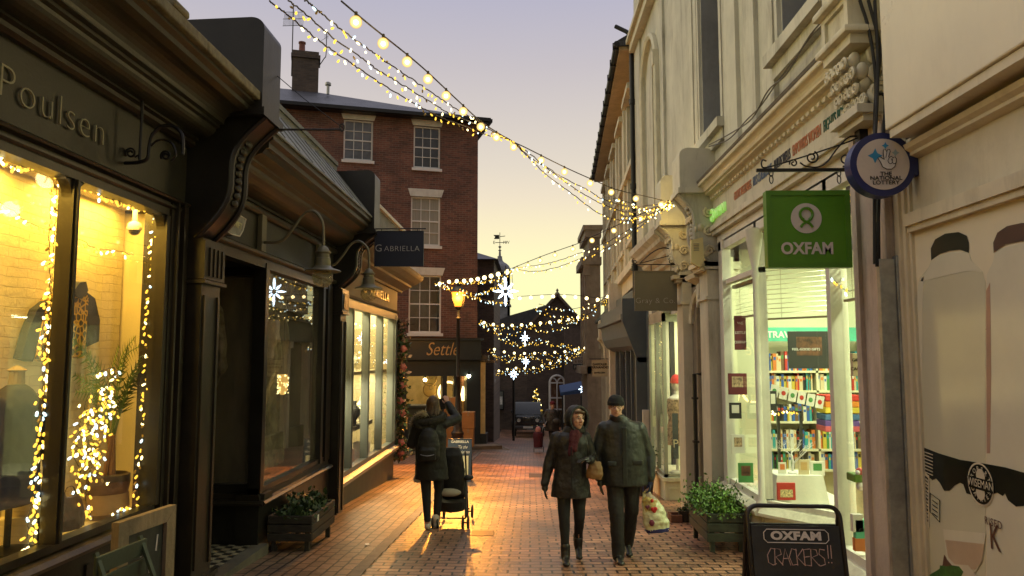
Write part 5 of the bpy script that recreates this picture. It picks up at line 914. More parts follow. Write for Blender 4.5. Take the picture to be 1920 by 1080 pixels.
# second garland, tied at a hub over the middle
H2 = (960, 503, 15.8); Lf = (816, 530, 21.5)
strand("festoon climbing from the star hub to the cream bracket on the right", [H2, (1020, 479, 14.2), (1085, 456, 13.1), (1112, 443, 12.7), (1160, 421, 12.1), (1215, 396, 11.6), E2], 'globe', .62, .007, far=False)
strand("upper fairy strand from the star hub up to the right bracket", [H2, (1009, 497, 14.6), (1045, 489, 13.8), (1100, 470, 12.9), (1140, 453, 12.3), (1190, 425, 11.8), E2], 'fairy', .13)
strand("lower sagging fairy strand from the star hub up to the right bracket", [H2, (1000, 509, 14.6), (1045, 501, 13.8), (1080, 488, 13.1), (1110, 478, 12.7), (1150, 458, 12.2), (1200, 425, 11.7), E2], 'fairy', .13)
strand("festoon from the star hub down left past the brick wall", [H2, (936, 509, 16.6), (905, 517, 18), (877, 522, 19.3), (845, 524, 20.6), Lf], 'globe', .62, .007, far=True)
for k, (lb, pts) in enumerate((("top fairy strand from the star hub to the brick wall", [H2, (930, 522, 16.8), (900, 527, 18.2), (870, 528, 19.6), (840, 528, 20.8), Lf]), ("middle fairy strand sagging under the street lamp's top", [H2, (938, 530, 16.6), (918, 543, 17.6), (890, 551, 18.8), (855, 540, 20.3), Lf]), ("lowest fairy strand drooping across the turret to the brick wall", [H2, (958, 560, 16.2), (930, 566, 17.2), (900, 560, 18.4), (870, 552, 19.6), (840, 540, 20.8), Lf]))):
    strand(lb, pts, 'fairy', .12, far=True, jit=.05)
def far_set(pref, d, curves, gl):
    for i, c in enumerate(curves): strand(pref + ", " + ["upper", "second", "third", "lowest"][i] + " strand", [(x, y, d) for x, y in c], 'fairy', .075 if d < 30 else .095, far=True, jit=.10, wr=.008)
    strand(pref + ", round festoon bulbs", [(x, y - 4, d) for x, y in gl], 'globe', .33 if d < 30 else .42, far=True, wr=.008)
far_set("lights before the hall roof at the terrace", 22, [[(1150, 552), (1128, 568), (1100, 590), (1050, 592), (1000, 578)], [(1150, 552), (1130, 562), (1105, 572), (1060, 580), (1010, 570)]], [(1150, 552), (1125, 562), (1085, 558), (1040, 556), (970, 560)])
far_set("broad swag below the hall gable", 26, [[(899, 601), (930, 612), (968, 613), (1000, 607), (1050, 603), (1100, 592)], [(899, 601), (925, 616), (959, 626), (985, 610), (1020, 618), (1050, 614), (1100, 592)], [(899, 601), (933, 628), (959, 640), (985, 645), (1019, 640), (1042, 648), (1072, 650), (1090, 650)], [(899, 601), (920, 612), (950, 634), (980, 648), (1010, 636), (1045, 644), (1090, 652)]], [(899, 604), (930, 610), (968, 611), (996, 608), (1043, 604), (1086, 596)])
far_set("second swag along the lane", 31, [[(918, 654), (938, 667), (965, 666), (1000, 662), (1042, 663), (1077, 660), (1111, 650)], [(918, 654), (938, 672), (960, 674), (985, 664), (1015, 672), (1050, 668), (1111, 650)], [(918, 656), (945, 676), (968, 672), (990, 668), (1028, 678), (1065, 670), (1111, 650)]], [(918, 654), (950, 662), (986, 664), (1042, 662), (1080, 658), (1111, 650)])
far_set("lowest swag before the dark hall wall", 36, [[(911, 693), (938, 698), (961, 691), (996, 692), (1030, 683), (1065, 674), (1111, 652)], [(911, 697), (935, 701), (961, 694), (996, 697), (1030, 688), (1065, 678), (1111, 653)]], [(911, 694), (938, 697), (961, 692), (996, 692), (1030, 683), (1065, 672)])
iceW = emit("cold_white_led", (.62, .80, 1), 9, False)
def star(label, px, py, d, r, tall=1.0, pts=8):
    c = PY(px, py, d); t = thing("hanging_star", label, "star light", c, group="lit star decorations hung over the lane"); b = MB()
    for k in range(pts):
        a = 2 * PI * k / pts + PI / 2; rr = r * (1.0 if k % 2 == 0 else .82) * (tall if k in (0, pts // 2) else 1); v = Vector((math.cos(a), 0, math.sin(a))); b.tube([c + v * r * .2, c + v * rr * .6, c + v * rr], [r * .05, r * .11, r * .015], 6)
    b.build("star_rays", iceW, t); MB().tube([c + Vector((0, 0, r)), c + Vector((0, 0, r + .5 * r + .15))], .01, 5).build("hanger", wire, t); return t
star("large cold white eight pointed star hung from the hub beside the turret", 948, 546, 15.9, .27, 1.2); star("tall narrow white star under the broad swag", 984, 634, 26, .17, 1.7, 8); star("small white star hung below the second swag", 986, 678, 31, .17, 1.4); star("white snowflake star above the parked vehicle's lamp post", 963, 702, 36, .24, 1.2)
star("white star light on a pole beside the blue awning", 1095, 730, 34, .25, 1)
b = MB(); q = PY(963, 712, 36); b.tube([(q.x, 36, gz(36)), (q.x, 36, q.z)], .06, 8); tag(b.build("lamp_post", darkmetal, None), "slim dark post under the snowflake star left of the parked vehicle", "lamp post")
b = MB(); q = PY(1095, 740, 34); b.tube([(q.x, 34, gz(34)), (q.x, 34, q.z)], .05, 8); tag(b.build("lamp_post", darkmetal, None), "slim pole carrying the white star by the blue awning", "lamp post")
# ------------------------------------------------------------------ swan neck shop lamps
brass_grey = mat("grey_olive_enamel", (.17, .16, .11), .4, metal=.3, var=.15)
lampglass = glass("lamp_globe_glass", (.9, .86, .7), haze=.35, hcol=(.75, .7, .5))
def swan(label, Y, px, z):
    x = PY(px, 600, Y).x; t = thing("swan_neck_lamp", label, "wall lamp", (-2.92, Y, z), group="swan neck lamps on the dark fascia")
    MB().box(-2.95, -2.90, Y - .07, Y + .07, z + .22, z + .62).build("wall_plate", offwhite if False else brass_grey, t)
    pts = curvepts([(-2.9, Y, z + .32), (-2.72, Y, z + .33), (-2.60, Y, z + .45), (-2.48, Y, z + .62), (-2.36, Y, z + .66), (x - .02, Y, z + .55), (x, Y, z + .36), (x, Y, z + .26)], 6); MB().tube(pts, .017, 8).build("arm", brass_grey, t, smooth=True)
    MB().lathe((x, Y, z), [(.19, -.005), (.195, 0), (.185, .012), (.11, .035), (.085, .06), (.08, .14), (.07, .15), (.07, .19), (.085, .2), (.085, .215), (.07, .22), (.05, .26), (.02, .28)], 24).build("shade", brass_grey, t, smooth=.6)
    g = MB(); g.lathe((x, Y, z), [(.075, 0), (.105, -.03), (.108, -.09), (.09, -.14), (.05, -.17), (.008, -.18)], 20); g.build("globe", lampglass, t, smooth=True)
swan("nearer grey swan neck lamp with a clear globe beside the alarm box", 8.0, 603, 2.62); swan("farther swan neck lamp just below the navy hanging sign", 10.2, 690, 2.63)
# alarm box
al = thing("alarm_box", "shield shaped burglar alarm box on the dark fascia", "alarm box", (-2.93, 7.3, 3.0)); q = [PX(x, y, -2.93) for x, y in ((426, 402), (438, 402), (453, 411), (447, 433), (441, 443), (427, 440), (414, 432))]
MB().prism([(-2.96, p.y, p.z) for p in q], (.07, 0, 0)).build("casing", mat("alarm_casing", (.26, .27, .26), .4, var=.4, scale=9), al); b = MB(); b.tube([(-2.885, p.y, p.z) for p in q], .007, 5, closed=True); b.build("rim", white, al)
ctr = sum(q, Vector()) / 7; text("SWIFT", .085, TM((-2.885, ctr.y, ctr.z + .01), (0, 1, 0)), mat("alarm_lettering", (.55, .55, .35), .5), al, ext=.002, sx=1.1, offset=.002)
# iron scroll bracket on the near fascia
br = thing("sign_bracket", "black wrought iron sign bracket with two scrolls, empty, on the near fascia", "bracket", (-2.98, 5.35, 3.0)); D5 = 5.35
b = MB(); b.tube([PY(x, y, D5) for x, y in ((268, 165), (265, 240), (262, 300))], .011, 6); b.tube(curvepts([PY(x, y, D5) for x, y in ((205, 307), (235, 306), (262, 304), (277, 296), (281, 270), (288, 250), (305, 237), (325, 237), (340, 250), (343, 272), (342, 290))]), .014, 6)
b.tube(spiral(PY(245, 287, D5), .012, .042, 0, 1.6, (1, 0, 0), (0, 0, 1)), .008, 5); b.tube(curvepts([PY(x, y, D5) for x, y in ((253, 295), (259, 292), (262, 300))]), .008, 5); b.tube(spiral(PY(311, 292, D5), .010, .040, 0, 1.6, (1, 0, 0), (0, 0, 1)), .009, 5)
b.tube(curvepts([PY(x, y, D5) for x, y in ((283, 274), (295, 264), (312, 263), (325, 272), (330, 290), (321, 302))]), .009, 5); b.build("ironwork", darkmetal, br)
# banner rod and wire
rd = thing("banner_rod", "iron rod with ring sticking out from the big scroll bracket over the lane", "rod", (-2.35, 6.6, 3.65)); b = MB(); a = PY(476, 243, 6.7); c = PY(641, 243, 6.7); b.tube([a, c], .010, 6); b.tube([c + Vector((.02 * math.cos(t), 0, .02 + .035 * math.sin(t))) for t in [2 * PI * k / 10 for k in range(10)]], .009, 5, closed=True)
b.tube([PY(490, 117, 6.7), PY(570, 185, 6.7), PY(643, 240, 6.7)], .004, 5); b.build("rod", darkmetal, rd)
# ------------------------------------------------------------------ hanging signs
def board_sign(name, label, Y, x0, y0, x1, y1, m, th=.04, rim=.03, rimm=None, bar=True, barpx=None, chains=True):
    a = PY(x0, y1, Y); c = PY(x1, y0, Y); t = thing(name, label, "hanging sign", ((a.x + c.x) / 2, Y, c.z)); MB().bev(a.x, c.x, Y - th / 2, Y + th / 2, a.z, c.z, .004).build("board", m, t); b = MB(); y = Y - th / 2 - .008; r = rim
    b.box(a.x, c.x, y, y + .01, c.z - r, c.z); b.box(a.x, c.x, y, y + .01, a.z, a.z + r); b.box(a.x, a.x + r, y, y + .01, a.z + r, c.z - r); b.box(c.x - r, c.x, y, y + .01, a.z + r, c.z - r); b.build("border", rimm or m, t); return t, a, c
navyb = mat("navy_board", (.013, .018, .04), .45, var=.1); t, a, c = board_sign("hanging_sign", "navy rectangular hanging sign with pale capitals between the lamps and brick building", 11.2, 702, 433, 795, 500, navyb, rim=.008)
pale = mat("pale_sign_letters", (.45, .44, .45), .5, var=.05); text("G", .155, TM((a.x + .065, 11.17, (a.z + c.z) / 2 + .003), (1, 0, 0)), pale, t, ext=.002, offset=-.002); text("ABRIELLA", .118, TM((a.x + .42, 11.17, (a.z + c.z) / 2 - .005), (1, 0, 0)), pale, t, ext=.002, sx=1.02, space=1.08, offset=-.002)
b = MB(); b.tube([(-2.4, 11.2, c.z + .035), (c.x + .03, 11.2, c.z + .035)], .010, 6); b.tube([(a.x + .1, 11.2, c.z), (a.x + .1, 11.2, c.z + .04)], .006, 5); b.tube([(c.x - .1, 11.2, c.z), (c.x - .1, 11.2, c.z + .04)], .006, 5); b.build("hanging_bar", darkmetal, t)
green = mat("bright_green_board", (.085, .26, .012), .4, var=.08, scale=6); gdark = mat("green_frame", (.075, .23, .014), .45, var=.1)
t, a, c = board_sign("hanging_sign", "square green hanging sign with a white roundel on an iron scroll bar", 5.3, 1437, 359, 1588, 503, green, th=.07, rim=.035, rimm=gdark); yf = 5.3 - .037
wl_ = mat("sign_white", (.62, .58, .55), .5, var=.03); cx_ = (a.x + c.x) / 2; cz_ = PY(1509, 411, 5.3).z; rr = .108
MB().prism([(cx_ - .015 + rr * math.cos(2 * PI * k / 36), yf, cz_ + rr * math.sin(2 * PI * k / 36)) for k in range(36)], (0, -.002, 0)).build("roundel", wl_, t)
ex = cx_ - .015; b = MB(); ye = yf - .004
for s in (-1, 1):
    ring_o = [(ex + .043 * math.cos(a_), ye, cz_ + .028 + .043 * math.sin(a_)) for a_ in [PI / 2 + s * (PI * .86) * k / 12 for k in range(13)]]; b.tube(ring_o, .011, 5)
    b.tube(curvepts([(ex + s * .038, ye, cz_ - .002), (ex + s * .012, ye, cz_ - .022), (ex - s * .022, ye, cz_ - .04), (ex - s * .042, ye, cz_ - .066)]), .010, 5)
b.build("emblem", green, t); text("OXFAM", .115, TM((ex, yf - .001, PY(1510, 468, 5.3).z), (1, 0, 0)), wl_, t, ext=.002, sx=.92, offset=.0035, space=1.02)
b = MB(); zb_ = PY(1500, 319, 5.3).z; xe = 2.42; x0_ = PY(1418, 319, 5.3).x; b.box(x0_, xe, 5.29, 5.31, zb_ - .012, zb_ + .012)
S3 = lambda pts: [PY(x, y, 5.3) for x, y in pts]
b.tube(curvepts(S3([(1437, 302), (1430, 300), (1428, 309), (1436, 314), (1480, 302), (1540, 283), (1600, 262), (1618, 248), (1612, 232)])), .006, 5)
b.tube(spiral(PY(1488, 306, 5.3), .008, .03, 1, 1.4, (1, 0, 0), (0, 0, 1)), .006, 5); b.tube(spiral(PY(1522, 295, 5.3), .012, .048, -2, 1.5, (1, 0, 0), (0, 0, 1)), .006, 5); b.tube(spiral(PY(1585, 300, 5.3), .012, .05, 2, 1.5, (-1, 0, 0), (0, 0, 1)), .006, 5)
b.tube(curvepts(S3([(1500, 305), (1512, 312), (1535, 313), (1552, 302), (1570, 278), (1590, 258), (1608, 255)])), .006, 5); b.box(2.36, 2.42, 5.26, 5.34, zb_ - .05, PY(1620, 228, 5.3).z); b.build("scroll_bar", darkmetal, t)
for x in (1446, 1573):
    q = PY(x, 330, 5.3); b = MB()
    for k in range(2): zz_ = q.z + .025 - k * .05; b.tube([(q.x + (.014 if k % 2 == 0 else .004) * math.cos(a_), 5.3 + (.004 if k % 2 == 0 else .014) * math.sin(a_), zz_ + .03 * math.sin(a_)) if k % 2 == 0 else (q.x + .013 * math.cos(a_), 5.3, zz_ + .03 * math.sin(a_)) for a_ in [2 * PI * j / 12 for j in range(12)]], .004, 5, closed=True)
    b.build("chain", darkmetal, t)
# round blue projecting sign
bl_ = mat("royal_blue_plastic", (.014, .022, .12), .35, var=.1); t = thing("round_sign", "round blue rimmed projecting sign with a crossed fingers hand and dark lettering", "round sign", (2.25, 4.7, 2.9)); c = PY(1650, 311, 4.78); r = .208
def dsk(r, y, n=48): return [(c.x + r * math.cos(2 * PI * k / n), y, c.z + r * math.sin(2 * PI * k / n)) for k in range(n)]
MB().prism(dsk(r, 4.74), (0, .09, 0)).build("rim", bl_, t); MB().prism(dsk(r * .80, 4.735), (0, .004, 0)).build("face", mat("sign_face_cream", (.58, .53, .50), .3, var=.05), t)
b = MB(); b.bev(c.x + r * .95, 2.5, 4.745, 4.825, c.z - .075, c.z + .065, .012); b.build("bracket", bl_, t)
S4 = lambda pts, y=4.732: [PY(x, yy, y) for x, yy in pts]
b = MB()
for cx2, cy2, s_ in ((1641, 292, 14), (1660, 273, 7),): b.prism(S4([(cx2 - s_, cy2), (cx2 - s_ * .3, cy2 - s_ * .35), (cx2, cy2 - s_), (cx2 + s_ * .3, cy2 - s_ * .35), (cx2 + s_, cy2), (cx2 + s_ * .3, cy2 + s_ * .35), (cx2, cy2 + s_), (cx2 - s_ * .3, cy2 + s_ * .35)], 4.7335), (0, .001, 0))
b.build("blue_stars", mat("sky_blue_print", (.03, .25, .50), .4, var=.05, bump=0), t); MB().prism(S4([(1672, 286), (1676, 284), (1679, 279), (1682, 284), (1687, 286), (1682, 289), (1679, 294), (1676, 289)], 4.7335), (0, .001, 0)).build("pale_star", mat("pale_blue_print", (.32, .42, .45), .4, bump=0), t)
hand = [(1646, 296), (1650, 294), (1655, 297), (1658, 299), (1656, 288), (1656, 281), (1660, 280), (1663, 285), (1664, 281), (1668, 280), (1669, 284), (1666, 294), (1667, 296), (1671, 293), (1675, 296), (1678, 294), (1681, 298), (1680, 306), (1678, 312), (1672, 317), (1663, 317), (1655, 313), (1651, 304)]
MB().prism(S4(hand, 4.7315), (0, .001, 0)).build("hand_print", mat("hand_white", (.72, .70, .68), .4, bump=0), t); b = MB(); b.tube(S4(hand, 4.730), .0022, 5, closed=True)
b.tube(curvepts(S4([(1667, 296), (1665, 302), (1669, 307), (1673, 304), (1671, 297)], 4.730)), .0018, 4); b.tube(curvepts(S4([(1674, 297), (1673, 303), (1676, 307), (1680, 305)], 4.730)), .0018, 4); b.tube(S4([(1663, 285), (1661, 296)], 4.730), .0018, 4); b.build("hand_outline", ink, t)
for s_, yy in (("THE", 326), ("NATIONAL", 334), ("LOTTERY", 342.5)): text(s_, .036, TM(PY(1661.5, yy, 4.731), (1, 0, 0)), ink, t, ext=.0006, sx=1.12, offset=.0004)
# olive sign
t, a, c = board_sign("hanging_sign", "olive square hanging sign with thin pale letters on a hooped iron bracket", 11.75, 1190, 508, 1268, 583, mat("olive_board", (.15, .14, .095), .6, var=.08), th=.05, rim=.02)
text("Gray & Co.", .125, TM(PY(1229, 564, 11.72), (1, 0, 0)), pale, t, ext=.002, sx=1.0, offset=-.003, space=1.08)
b = MB(); y = 11.75; P11 = lambda pts: [PY(x_, y_, y) for x_, y_ in pts]; b.tube(P11([(1184, 496), (1274, 496)]), .008, 5); b.tube(P11([(1199, 494), (1272, 475)]), .008, 5); b.tube(curvepts(P11([(1199, 494), (1225, 472), (1245, 465), (1262, 470), (1271, 482), (1268, 492), (1258, 496)])), .009, 5); b.tube(P11([(1273, 463), (1273, 503)]), .014, 5)
b.tube(spiral(PY(1258, 490, y), .01, .05, 0, 1.4, (1, 0, 0), (0, 0, 1)), .007, 5); b.tube(spiral(PY(1190, 490, y), .01, .05, 0, 1.2, (-1, 0, 0), (0, 0, 1)), .007, 5); [b.tube(P11([(x_, 496), (x_, 509)]), .006, 5) for x_ in (1221, 1258)]; b.build("iron_bracket", darkmetal, t)
# small far signs
t, a, c = board_sign("hanging_sign", "small cream hanging sign with two dark lines in front of the brown shop", 24, 1110, 675, 1139, 706, mat("cream_sign_board", (.42, .38, .26), .6, var=.08), rim=.012)
for s_, yy, z_ in (("GARDLER", 683, .105), ("FERNANDES", 689, .105), ("JEWELLERY", 699, .07)): text(s_, z_, TM(PY(1124.5, yy, 23.975), (1, 0, 0)), ink, t, ext=.002, offset=.002)
MB().tube([PY(1105, 673, 24), PY(1141, 673, 24)], .012, 5).build("hanging_bar", darkmetal, t)
t, a, c = board_sign("hanging_sign", "pale two line sign above the dark one at the far right", 33, 1074, 668, 1104, 682, mat("pale_grey_sign", (.35, .33, .30), .6, var=.08), rim=.012)
for s_, yy in (("CRITTENT", 671.5), ("& BOLD", 678)): text(s_, .15, TM(PY(1089, yy, 32.97), (1, 0, 0)), mat("red_brown_print", (.12, .05, .03), .5) if "red_brown_print" not in bpy.data.materials else bpy.data.materials["red_brown_print"], t, ext=.002)
t, a, c = board_sign("hanging_sign", "black sign with pale capitals hung under the pale two line sign", 33, 1074, 683, 1104, 693, navy, rim=.012); text("HALES", .2, TM(PY(1089, 688, 32.97), (1, 0, 0)), pale, t, ext=.002)
# cream intercom box on pier
t = thing("alarm_box", "cream vented siren box on the pier left of the green lit bay", "alarm box", PY(1300, 500, 9.8)); q = [PY(x_, y_, 9.8) for x_, y_ in ((1296, 450), (1318, 445), (1320, 490), (1312, 501), (1296, 492))]; MB().prism(q, (0, .08, 0)).build("casing", mat("cream_plastic", (.60, .50, .25), .4, var=.06), t); b = MB(); [b.box(q[0].x + .03, q[0].x + .1, 9.79, 9.8, PY(1305, 458 + k * 3, 9.8).z, PY(1305, 458 + k * 3, 9.8).z + .008) for k in range(5)]; b.build("vents", taupe, t)
# blue awning and stall far right
t = thing("market_awning", "blue awning over a small stall at the far right end of the lane", "awning", PY(1075, 745, 37)); a = PY(1051, 742, 37); c = PY(1094, 733, 37); MB().prism([(a.x, 37, a.z), (c.x, 37, c.z - .1), (c.x, 37, c.z + .12), (a.x, 37, a.z + .15)], (0, 1.6, .3)).build("canopy", mat("blue_canvas", (.02, .05, .13), .8), t)
b = MB(); [b.tube([(x_, 37.2, gz(37)), (x_, 37.2, a.z)], .04, 6) for x_ in (a.x + .1, c.x - .1)]; b.build("poles", darkmetal, t)
# ------------------------------------------------------------------ people (x = picture right, y = away from the camera)
skin = mat("skin", (.58, .34, .24), .5, var=.08, bump=.05); shoe = mat("black_leather", (.02, .018, .016), .4, var=.2)
def hand(b, w, d, side, s=1.0, curl=.5, nrm=(0, -1, 0)):
    w = Vector(w); d = Vector(d).normalized(); n = Vector(nrm); k = d.cross(n).normalized() * side; n = k.cross(d).normalized() * side
    b.cap(w, w + d * .045 * s, .024 * s, .031 * s)
    for i, (o, L_) in enumerate(((.028, .068), (.010, .078), (-.009, .073), (-.026, .058))):
        a = w + d * .078 * s + k * o * s; m = a + (d * .96 + k * o * 2) * L_ * .5 * s + n * curl * .012; e = m + (d * (1 - curl * .5) + n * curl * .7) * L_ * .5 * s
        b.cap(w + d * .045 * s + k * o * .7 * s, a, .0125 * s, .0105 * s, 8); b.cap(a, m, .0102 * s, .009 * s, 8); b.cap(m, e, .009 * s, .007 * s, 8)
    t0 = w + k * .024 * s + d * .02 * s; t1 = t0 + (k * .028 + d * .028) * s + n * .008; b.cap(t0, t1, .013 * s, .0105 * s, 8); b.cap(t1, t1 + (d * .03 + k * .006) * s + n * .008, .0102 * s, .008 * s, 8)
def head(b, c, f=-1, yaw=0, s=1.0):
    c = Vector(c); R_ = Matrix.Rotation(yaw, 3, 'Z'); P = lambda x, y, z: c + R_ @ Vector((x * s, y * s * -f, z * s))
    b.ball(P(0, .012, .035), (.076 * s, .096 * s, .098 * s), 18, 12, R_); b.ball(P(0, -.018, -.035), (.060 * s, .072 * s, .082 * s), 16, 10, R_); b.ball(P(0, -.048, -.088), (.032 * s, .03 * s, .024 * s), 12, 8, R_)
    b.cap(P(0, -.088, .012), P(0, -.112, -.022), .010 * s, .0145 * s, 8); b.ball(P(-.012, -.1, -.026), .010 * s, 8, 6); b.ball(P(.012, -.1, -.026), .010 * s, 8, 6)
    b.cap(P(-.03, -.076, .03), P(.03, -.076, .03), .014 * s, .014 * s, 8); b.ball(P(-.036, -.066, -.018), (.022 * s, .02 * s, .018 * s)); b.ball(P(.036, -.066, -.018), (.022 * s, .02 * s, .018 * s))
    b.cap(P(-.017, -.083, -.052), P(.017, -.083, -.052), .008 * s, .008 * s, 8); b.cap(P(-.014, -.080, -.062), P(.014, -.080, -.062), .008 * s, .008 * s, 8)
    for q in (-1, 1): b.ball(P(q * .075, .012, 0), (.012 * s, .02 * s, .03 * s), 10, 8, R_)
    return P
eyem = mat("eye_dark", (.05, .035, .03), .15, bump=0); lipm = mat("lips", (.30, .10, .08), .5, bump=0); eyew = mat("eye_white", (.6, .55, .5), .2, bump=0)
def face(par, P, s=1.0, smile=False):
    b = MB(); 
    for q in (-1, 1): b.ball(P(q * .030, -.076, .012), (.0125, .008, .0065), 8, 6)
    b.build("eyes", eyew, par, True, True); b = MB()
    for q in (-1, 1): b.ball(P(q * .030, -.083, .012), (.006, .004, .0058), 8, 6); b.tube([P(q * .017, -.088, .034), P(q * .032, -.09, .039), P(q * .046, -.08, .033)], .0035, 5)
    b.build("pupils_and_brows", eyem, par, True, True)
    b = MB(); z = -.056; b.tube(curvepts([P(-.024, -.082, z + (.006 if smile else 0)), P(0, -.093, z - (.004 if smile else 0)), P(.024, -.082, z + (.006 if smile else 0))]), .0045, 6); b.build("mouth", lipm, par, True, True)
def shoes(par, feet, m, s=1.0, up=0):
    b = MB()
    for (x, y, z, dy, tilt) in feet:
        R_ = Matrix.Rotation(tilt, 3, 'X'); p = Vector((x, y, z)); q = lambda a, c, e: p + R_ @ Vector((a * s, c * dy * s, e * s))
        b.cap(q(0, -.02, .035), q(0, .13, .03), .042 * s, .036 * s, 12); b.cap(q(0, .0, .04), q(0, -.03, .13), .045 * s, .05 * s, 12); b.ball(q(0, .15, .028), (.042 * s, .05 * s, .028 * s))
    fused("shoes", b, m, par, .009, 1)
def person_at(label, X, Y): return thing("person", label, "person", (X, Y, gz(Y)))
# --- man
mx_, my_ = PY(1168, 1000, 8.2).x, 8.2
PM = person_at("older man in glasses, black beanie and dark green coat holding a flowered carrier bag", mx_, my_)
b = MB(); h = head(b, (-.06, -.03, 1.60), -1, -.08); b.cap((-.04, .0, 1.50), (-.02, .01, 1.38), .056, .07)
b.loft([((0, .02, 1.44), .09, .07), ((0, .02, 1.38), .18, .10), ((.01, .02, 1.2), .17, .11), ((.02, .02, 1.0), .16, .11), ((.02, .02, .86), .17, .11)])
for sx, e, w in ((-1, (-.27, .03, 1.08), (-.235, -.03, .85)), (1, (.29, .04, 1.08), (.285, -.02, .84))): b.cap((sx * .19, .02, 1.38), e, .05, .042); b.cap(e, w, .042, .03); hand(b, w, (0.02 * sx, -.05, -1), sx, 1.0, .7 if sx < 0 else 1.2, (-sx, 0, 0))
for hp, kn, an in (((-.09, .02, .88), (-.075, -.10, .49), (-.06, -.12, .10)), ((.10, .03, .88), (.10, .05, .50), (.075, .27, .13))): b.cap(hp, kn, .075, .055); b.cap(kn, an, .052, .038)
fused("body", b, skin, PM, .008, 2); face(PM, h)
coatM = mat("dark_green_wax_coat", (.017, .020, .017), .45, var=.3, scale=5, bump=.3, bscale=18, dist=.02)
b = MB(); b.loft([((-.03, .0, 1.50), .088, .085), ((-.02, .0, 1.46), .115, .10), ((0, .01, 1.42), .20, .12), ((0, .01, 1.35), .235, .135), ((.01, 0, 1.2), .235, .15), ((.015, -.01, 1.05), .24, .165), ((.02, 0, .9), .25, .17), ((.02, 0, .775), .262, .175)], 28)
for sx, e, w in ((-1, (-.285, .03, 1.08), (-.25, -.03, .86)), (1, (.30, .04, 1.08), (.295, -.02, .86))): b.cap((sx * .185, .01, 1.365), e, .082, .068, 14); b.cap(e, w, .068, .056, 14)
fused("coat", b, coatM, PM, .009, 2, .022, .13)
b = MB(); b.loft([((-.035, -.01, 1.44), .095, .092), ((-.05, -.02, 1.50), .088, .088), ((-.05, -.02, 1.52), .078, .08)], 20); fused("collar", b, shoe, PM, .009, 1)
b = MB(); b.box(-.02, .035, -.178, -.150, .80, 1.40); b.box(.09, .20, -.172, -.13, 1.0, 1.05); b.box(-.17, -.08, -.172, -.13, .99, 1.04); fused("placket_and_pockets", b, coatM, PM, .008, 1)
b = MB()
for hp, kn, an in (((-.09, .02, .90), (-.075, -.10, .49), (-.065, -.12, .06)), ((.10, .03, .90), (.10, .05, .50), (.08, .26, .10))): b.cap(hp, kn, .105, .078, 14); b.cap(kn, an, .078, .068, 14)
b.ball((0, .02, .88), (.19, .13, .1)); fused("trousers", b, mat("black_trousers", (.016, .015, .015), .8, var=.3, bump=.3, bscale=15), PM, .009, 2, .02, .1)
shoes(PM, [(-.062, -.15, .0, -1, 0), (.075, .24, .03, -1, .25)], shoe)
b = MB(); hand(b, (-.235, -.03, .845), (-.02, -.05, -1), -1, 1.22, .7, (1, 0, 0)); fused("glove", b, shoe, PM, .005, 1); b = MB(); hand(b, (.285, -.02, .84), (.02, -.05, -1), 1, 1.22, 1.2, (-1, 0, 0)); fused("glove", b, mat("navy_knit", (.02, .025, .06), .9), PM, .005, 1)
b = MB(); b.loft([((-.06, -.025, 1.625), .087, .102), ((-.06, -.02, 1.67), .088, .102), ((-.06, -.015, 1.70), .075, .09), ((-.06, -.01, 1.725), .045, .055), ((-.06, -.01, 1.733), .01, .01)], 22); b.loft([((-.06, -.025, 1.618), .092, .107), ((-.06, -.025, 1.655), .094, .108)], 22); fused("beanie", b, mat("black_knit", (.012, .012, .012), .95, bump=.5, bscale=150), PM, .006, 1)
b = MB()
for q in (-1, 1): c_ = h(q * .031, -.098, .010); b.tube([c_ + Vector((.024 * math.cos(a), 0, .015 * math.sin(a))) for a in [2 * PI * k / 16 for k in range(16)]], .0018, 5, closed=True); b.tube([h(q * .054, -.096, .014), h(q * .078, 0, .012)], .0018, 4)
b.tube([h(-.008, -.1, .014), h(.008, -.1, .014)], .0018, 4); b.build("glasses", darkmetal, PM, False, True)
# carrier bag in his hand
cb, n_, l_, b_ = nmat("flowered_carrier_bag"); tcx = n_.new("ShaderNodeTexCoord"); vo = n_.new("ShaderNodeTexVoronoi"); vo.inputs["Scale"].default_value = 9; l_.new(tcx.outputs["Object"], vo.inputs[0]); r1 = n_.new("ShaderNodeValToRGB"); r1.color_ramp.interpolation = 'CONSTANT'
for p_, c_ in ((0, (.62, .64, .40, 1)), (.45, (.45, .35, .12, 1)), (.58, (.60, .62, .42, 1)), (.8, (.30, .22, .16, 1))):
    e = r1.color_ramp.elements.new(p_) if p_ not in (0,) else r1.color_ramp.elements[0]; e.color = c_
spx = n_.new("ShaderNodeSeparateColor"); l_.new(vo.outputs["Color"], spx.inputs[0]); l_.new(spx.outputs[0], r1.inputs[0]); l_.new(r1.outputs[0], b_.inputs[0]); b_.inputs["Roughness"].default_value = .35
bx, bz = mx_ + .345, gz(my_)
bag = thing("carrier_bag", "white carrier bag with red and purple flowers and blue base in the man's hand", "bag", (bx, my_ - .04, bz + .28)); M_ = Matrix.Translation((bx, my_ - .04, bz + .28)) @ Matrix.Rotation(-.10, 4, 'Y')
b = MB(M_); b.loft([((.02, 0, .02), .125, .05), ((.015, 0, .1), .135, .07), ((0, 0, .22), .12, .065), ((-.02, 0, .34), .09, .045), ((-.05, 0, .41), .05, .02), ((-.06, 0, .44), .03, .012)], 20); b.M = None
fused("bag_body", b, cb, bag, .008, 1, .03, .06, local=False); b = MB(M_); b.loft([((.02, 0, -.0), .118, .045), ((.02, 0, .045), .135, .062)], 20); fused("base_band", b, mat("blue_plastic_base", (.02, .03, .16), .35), bag, .008, 1, .01, .06, local=False)
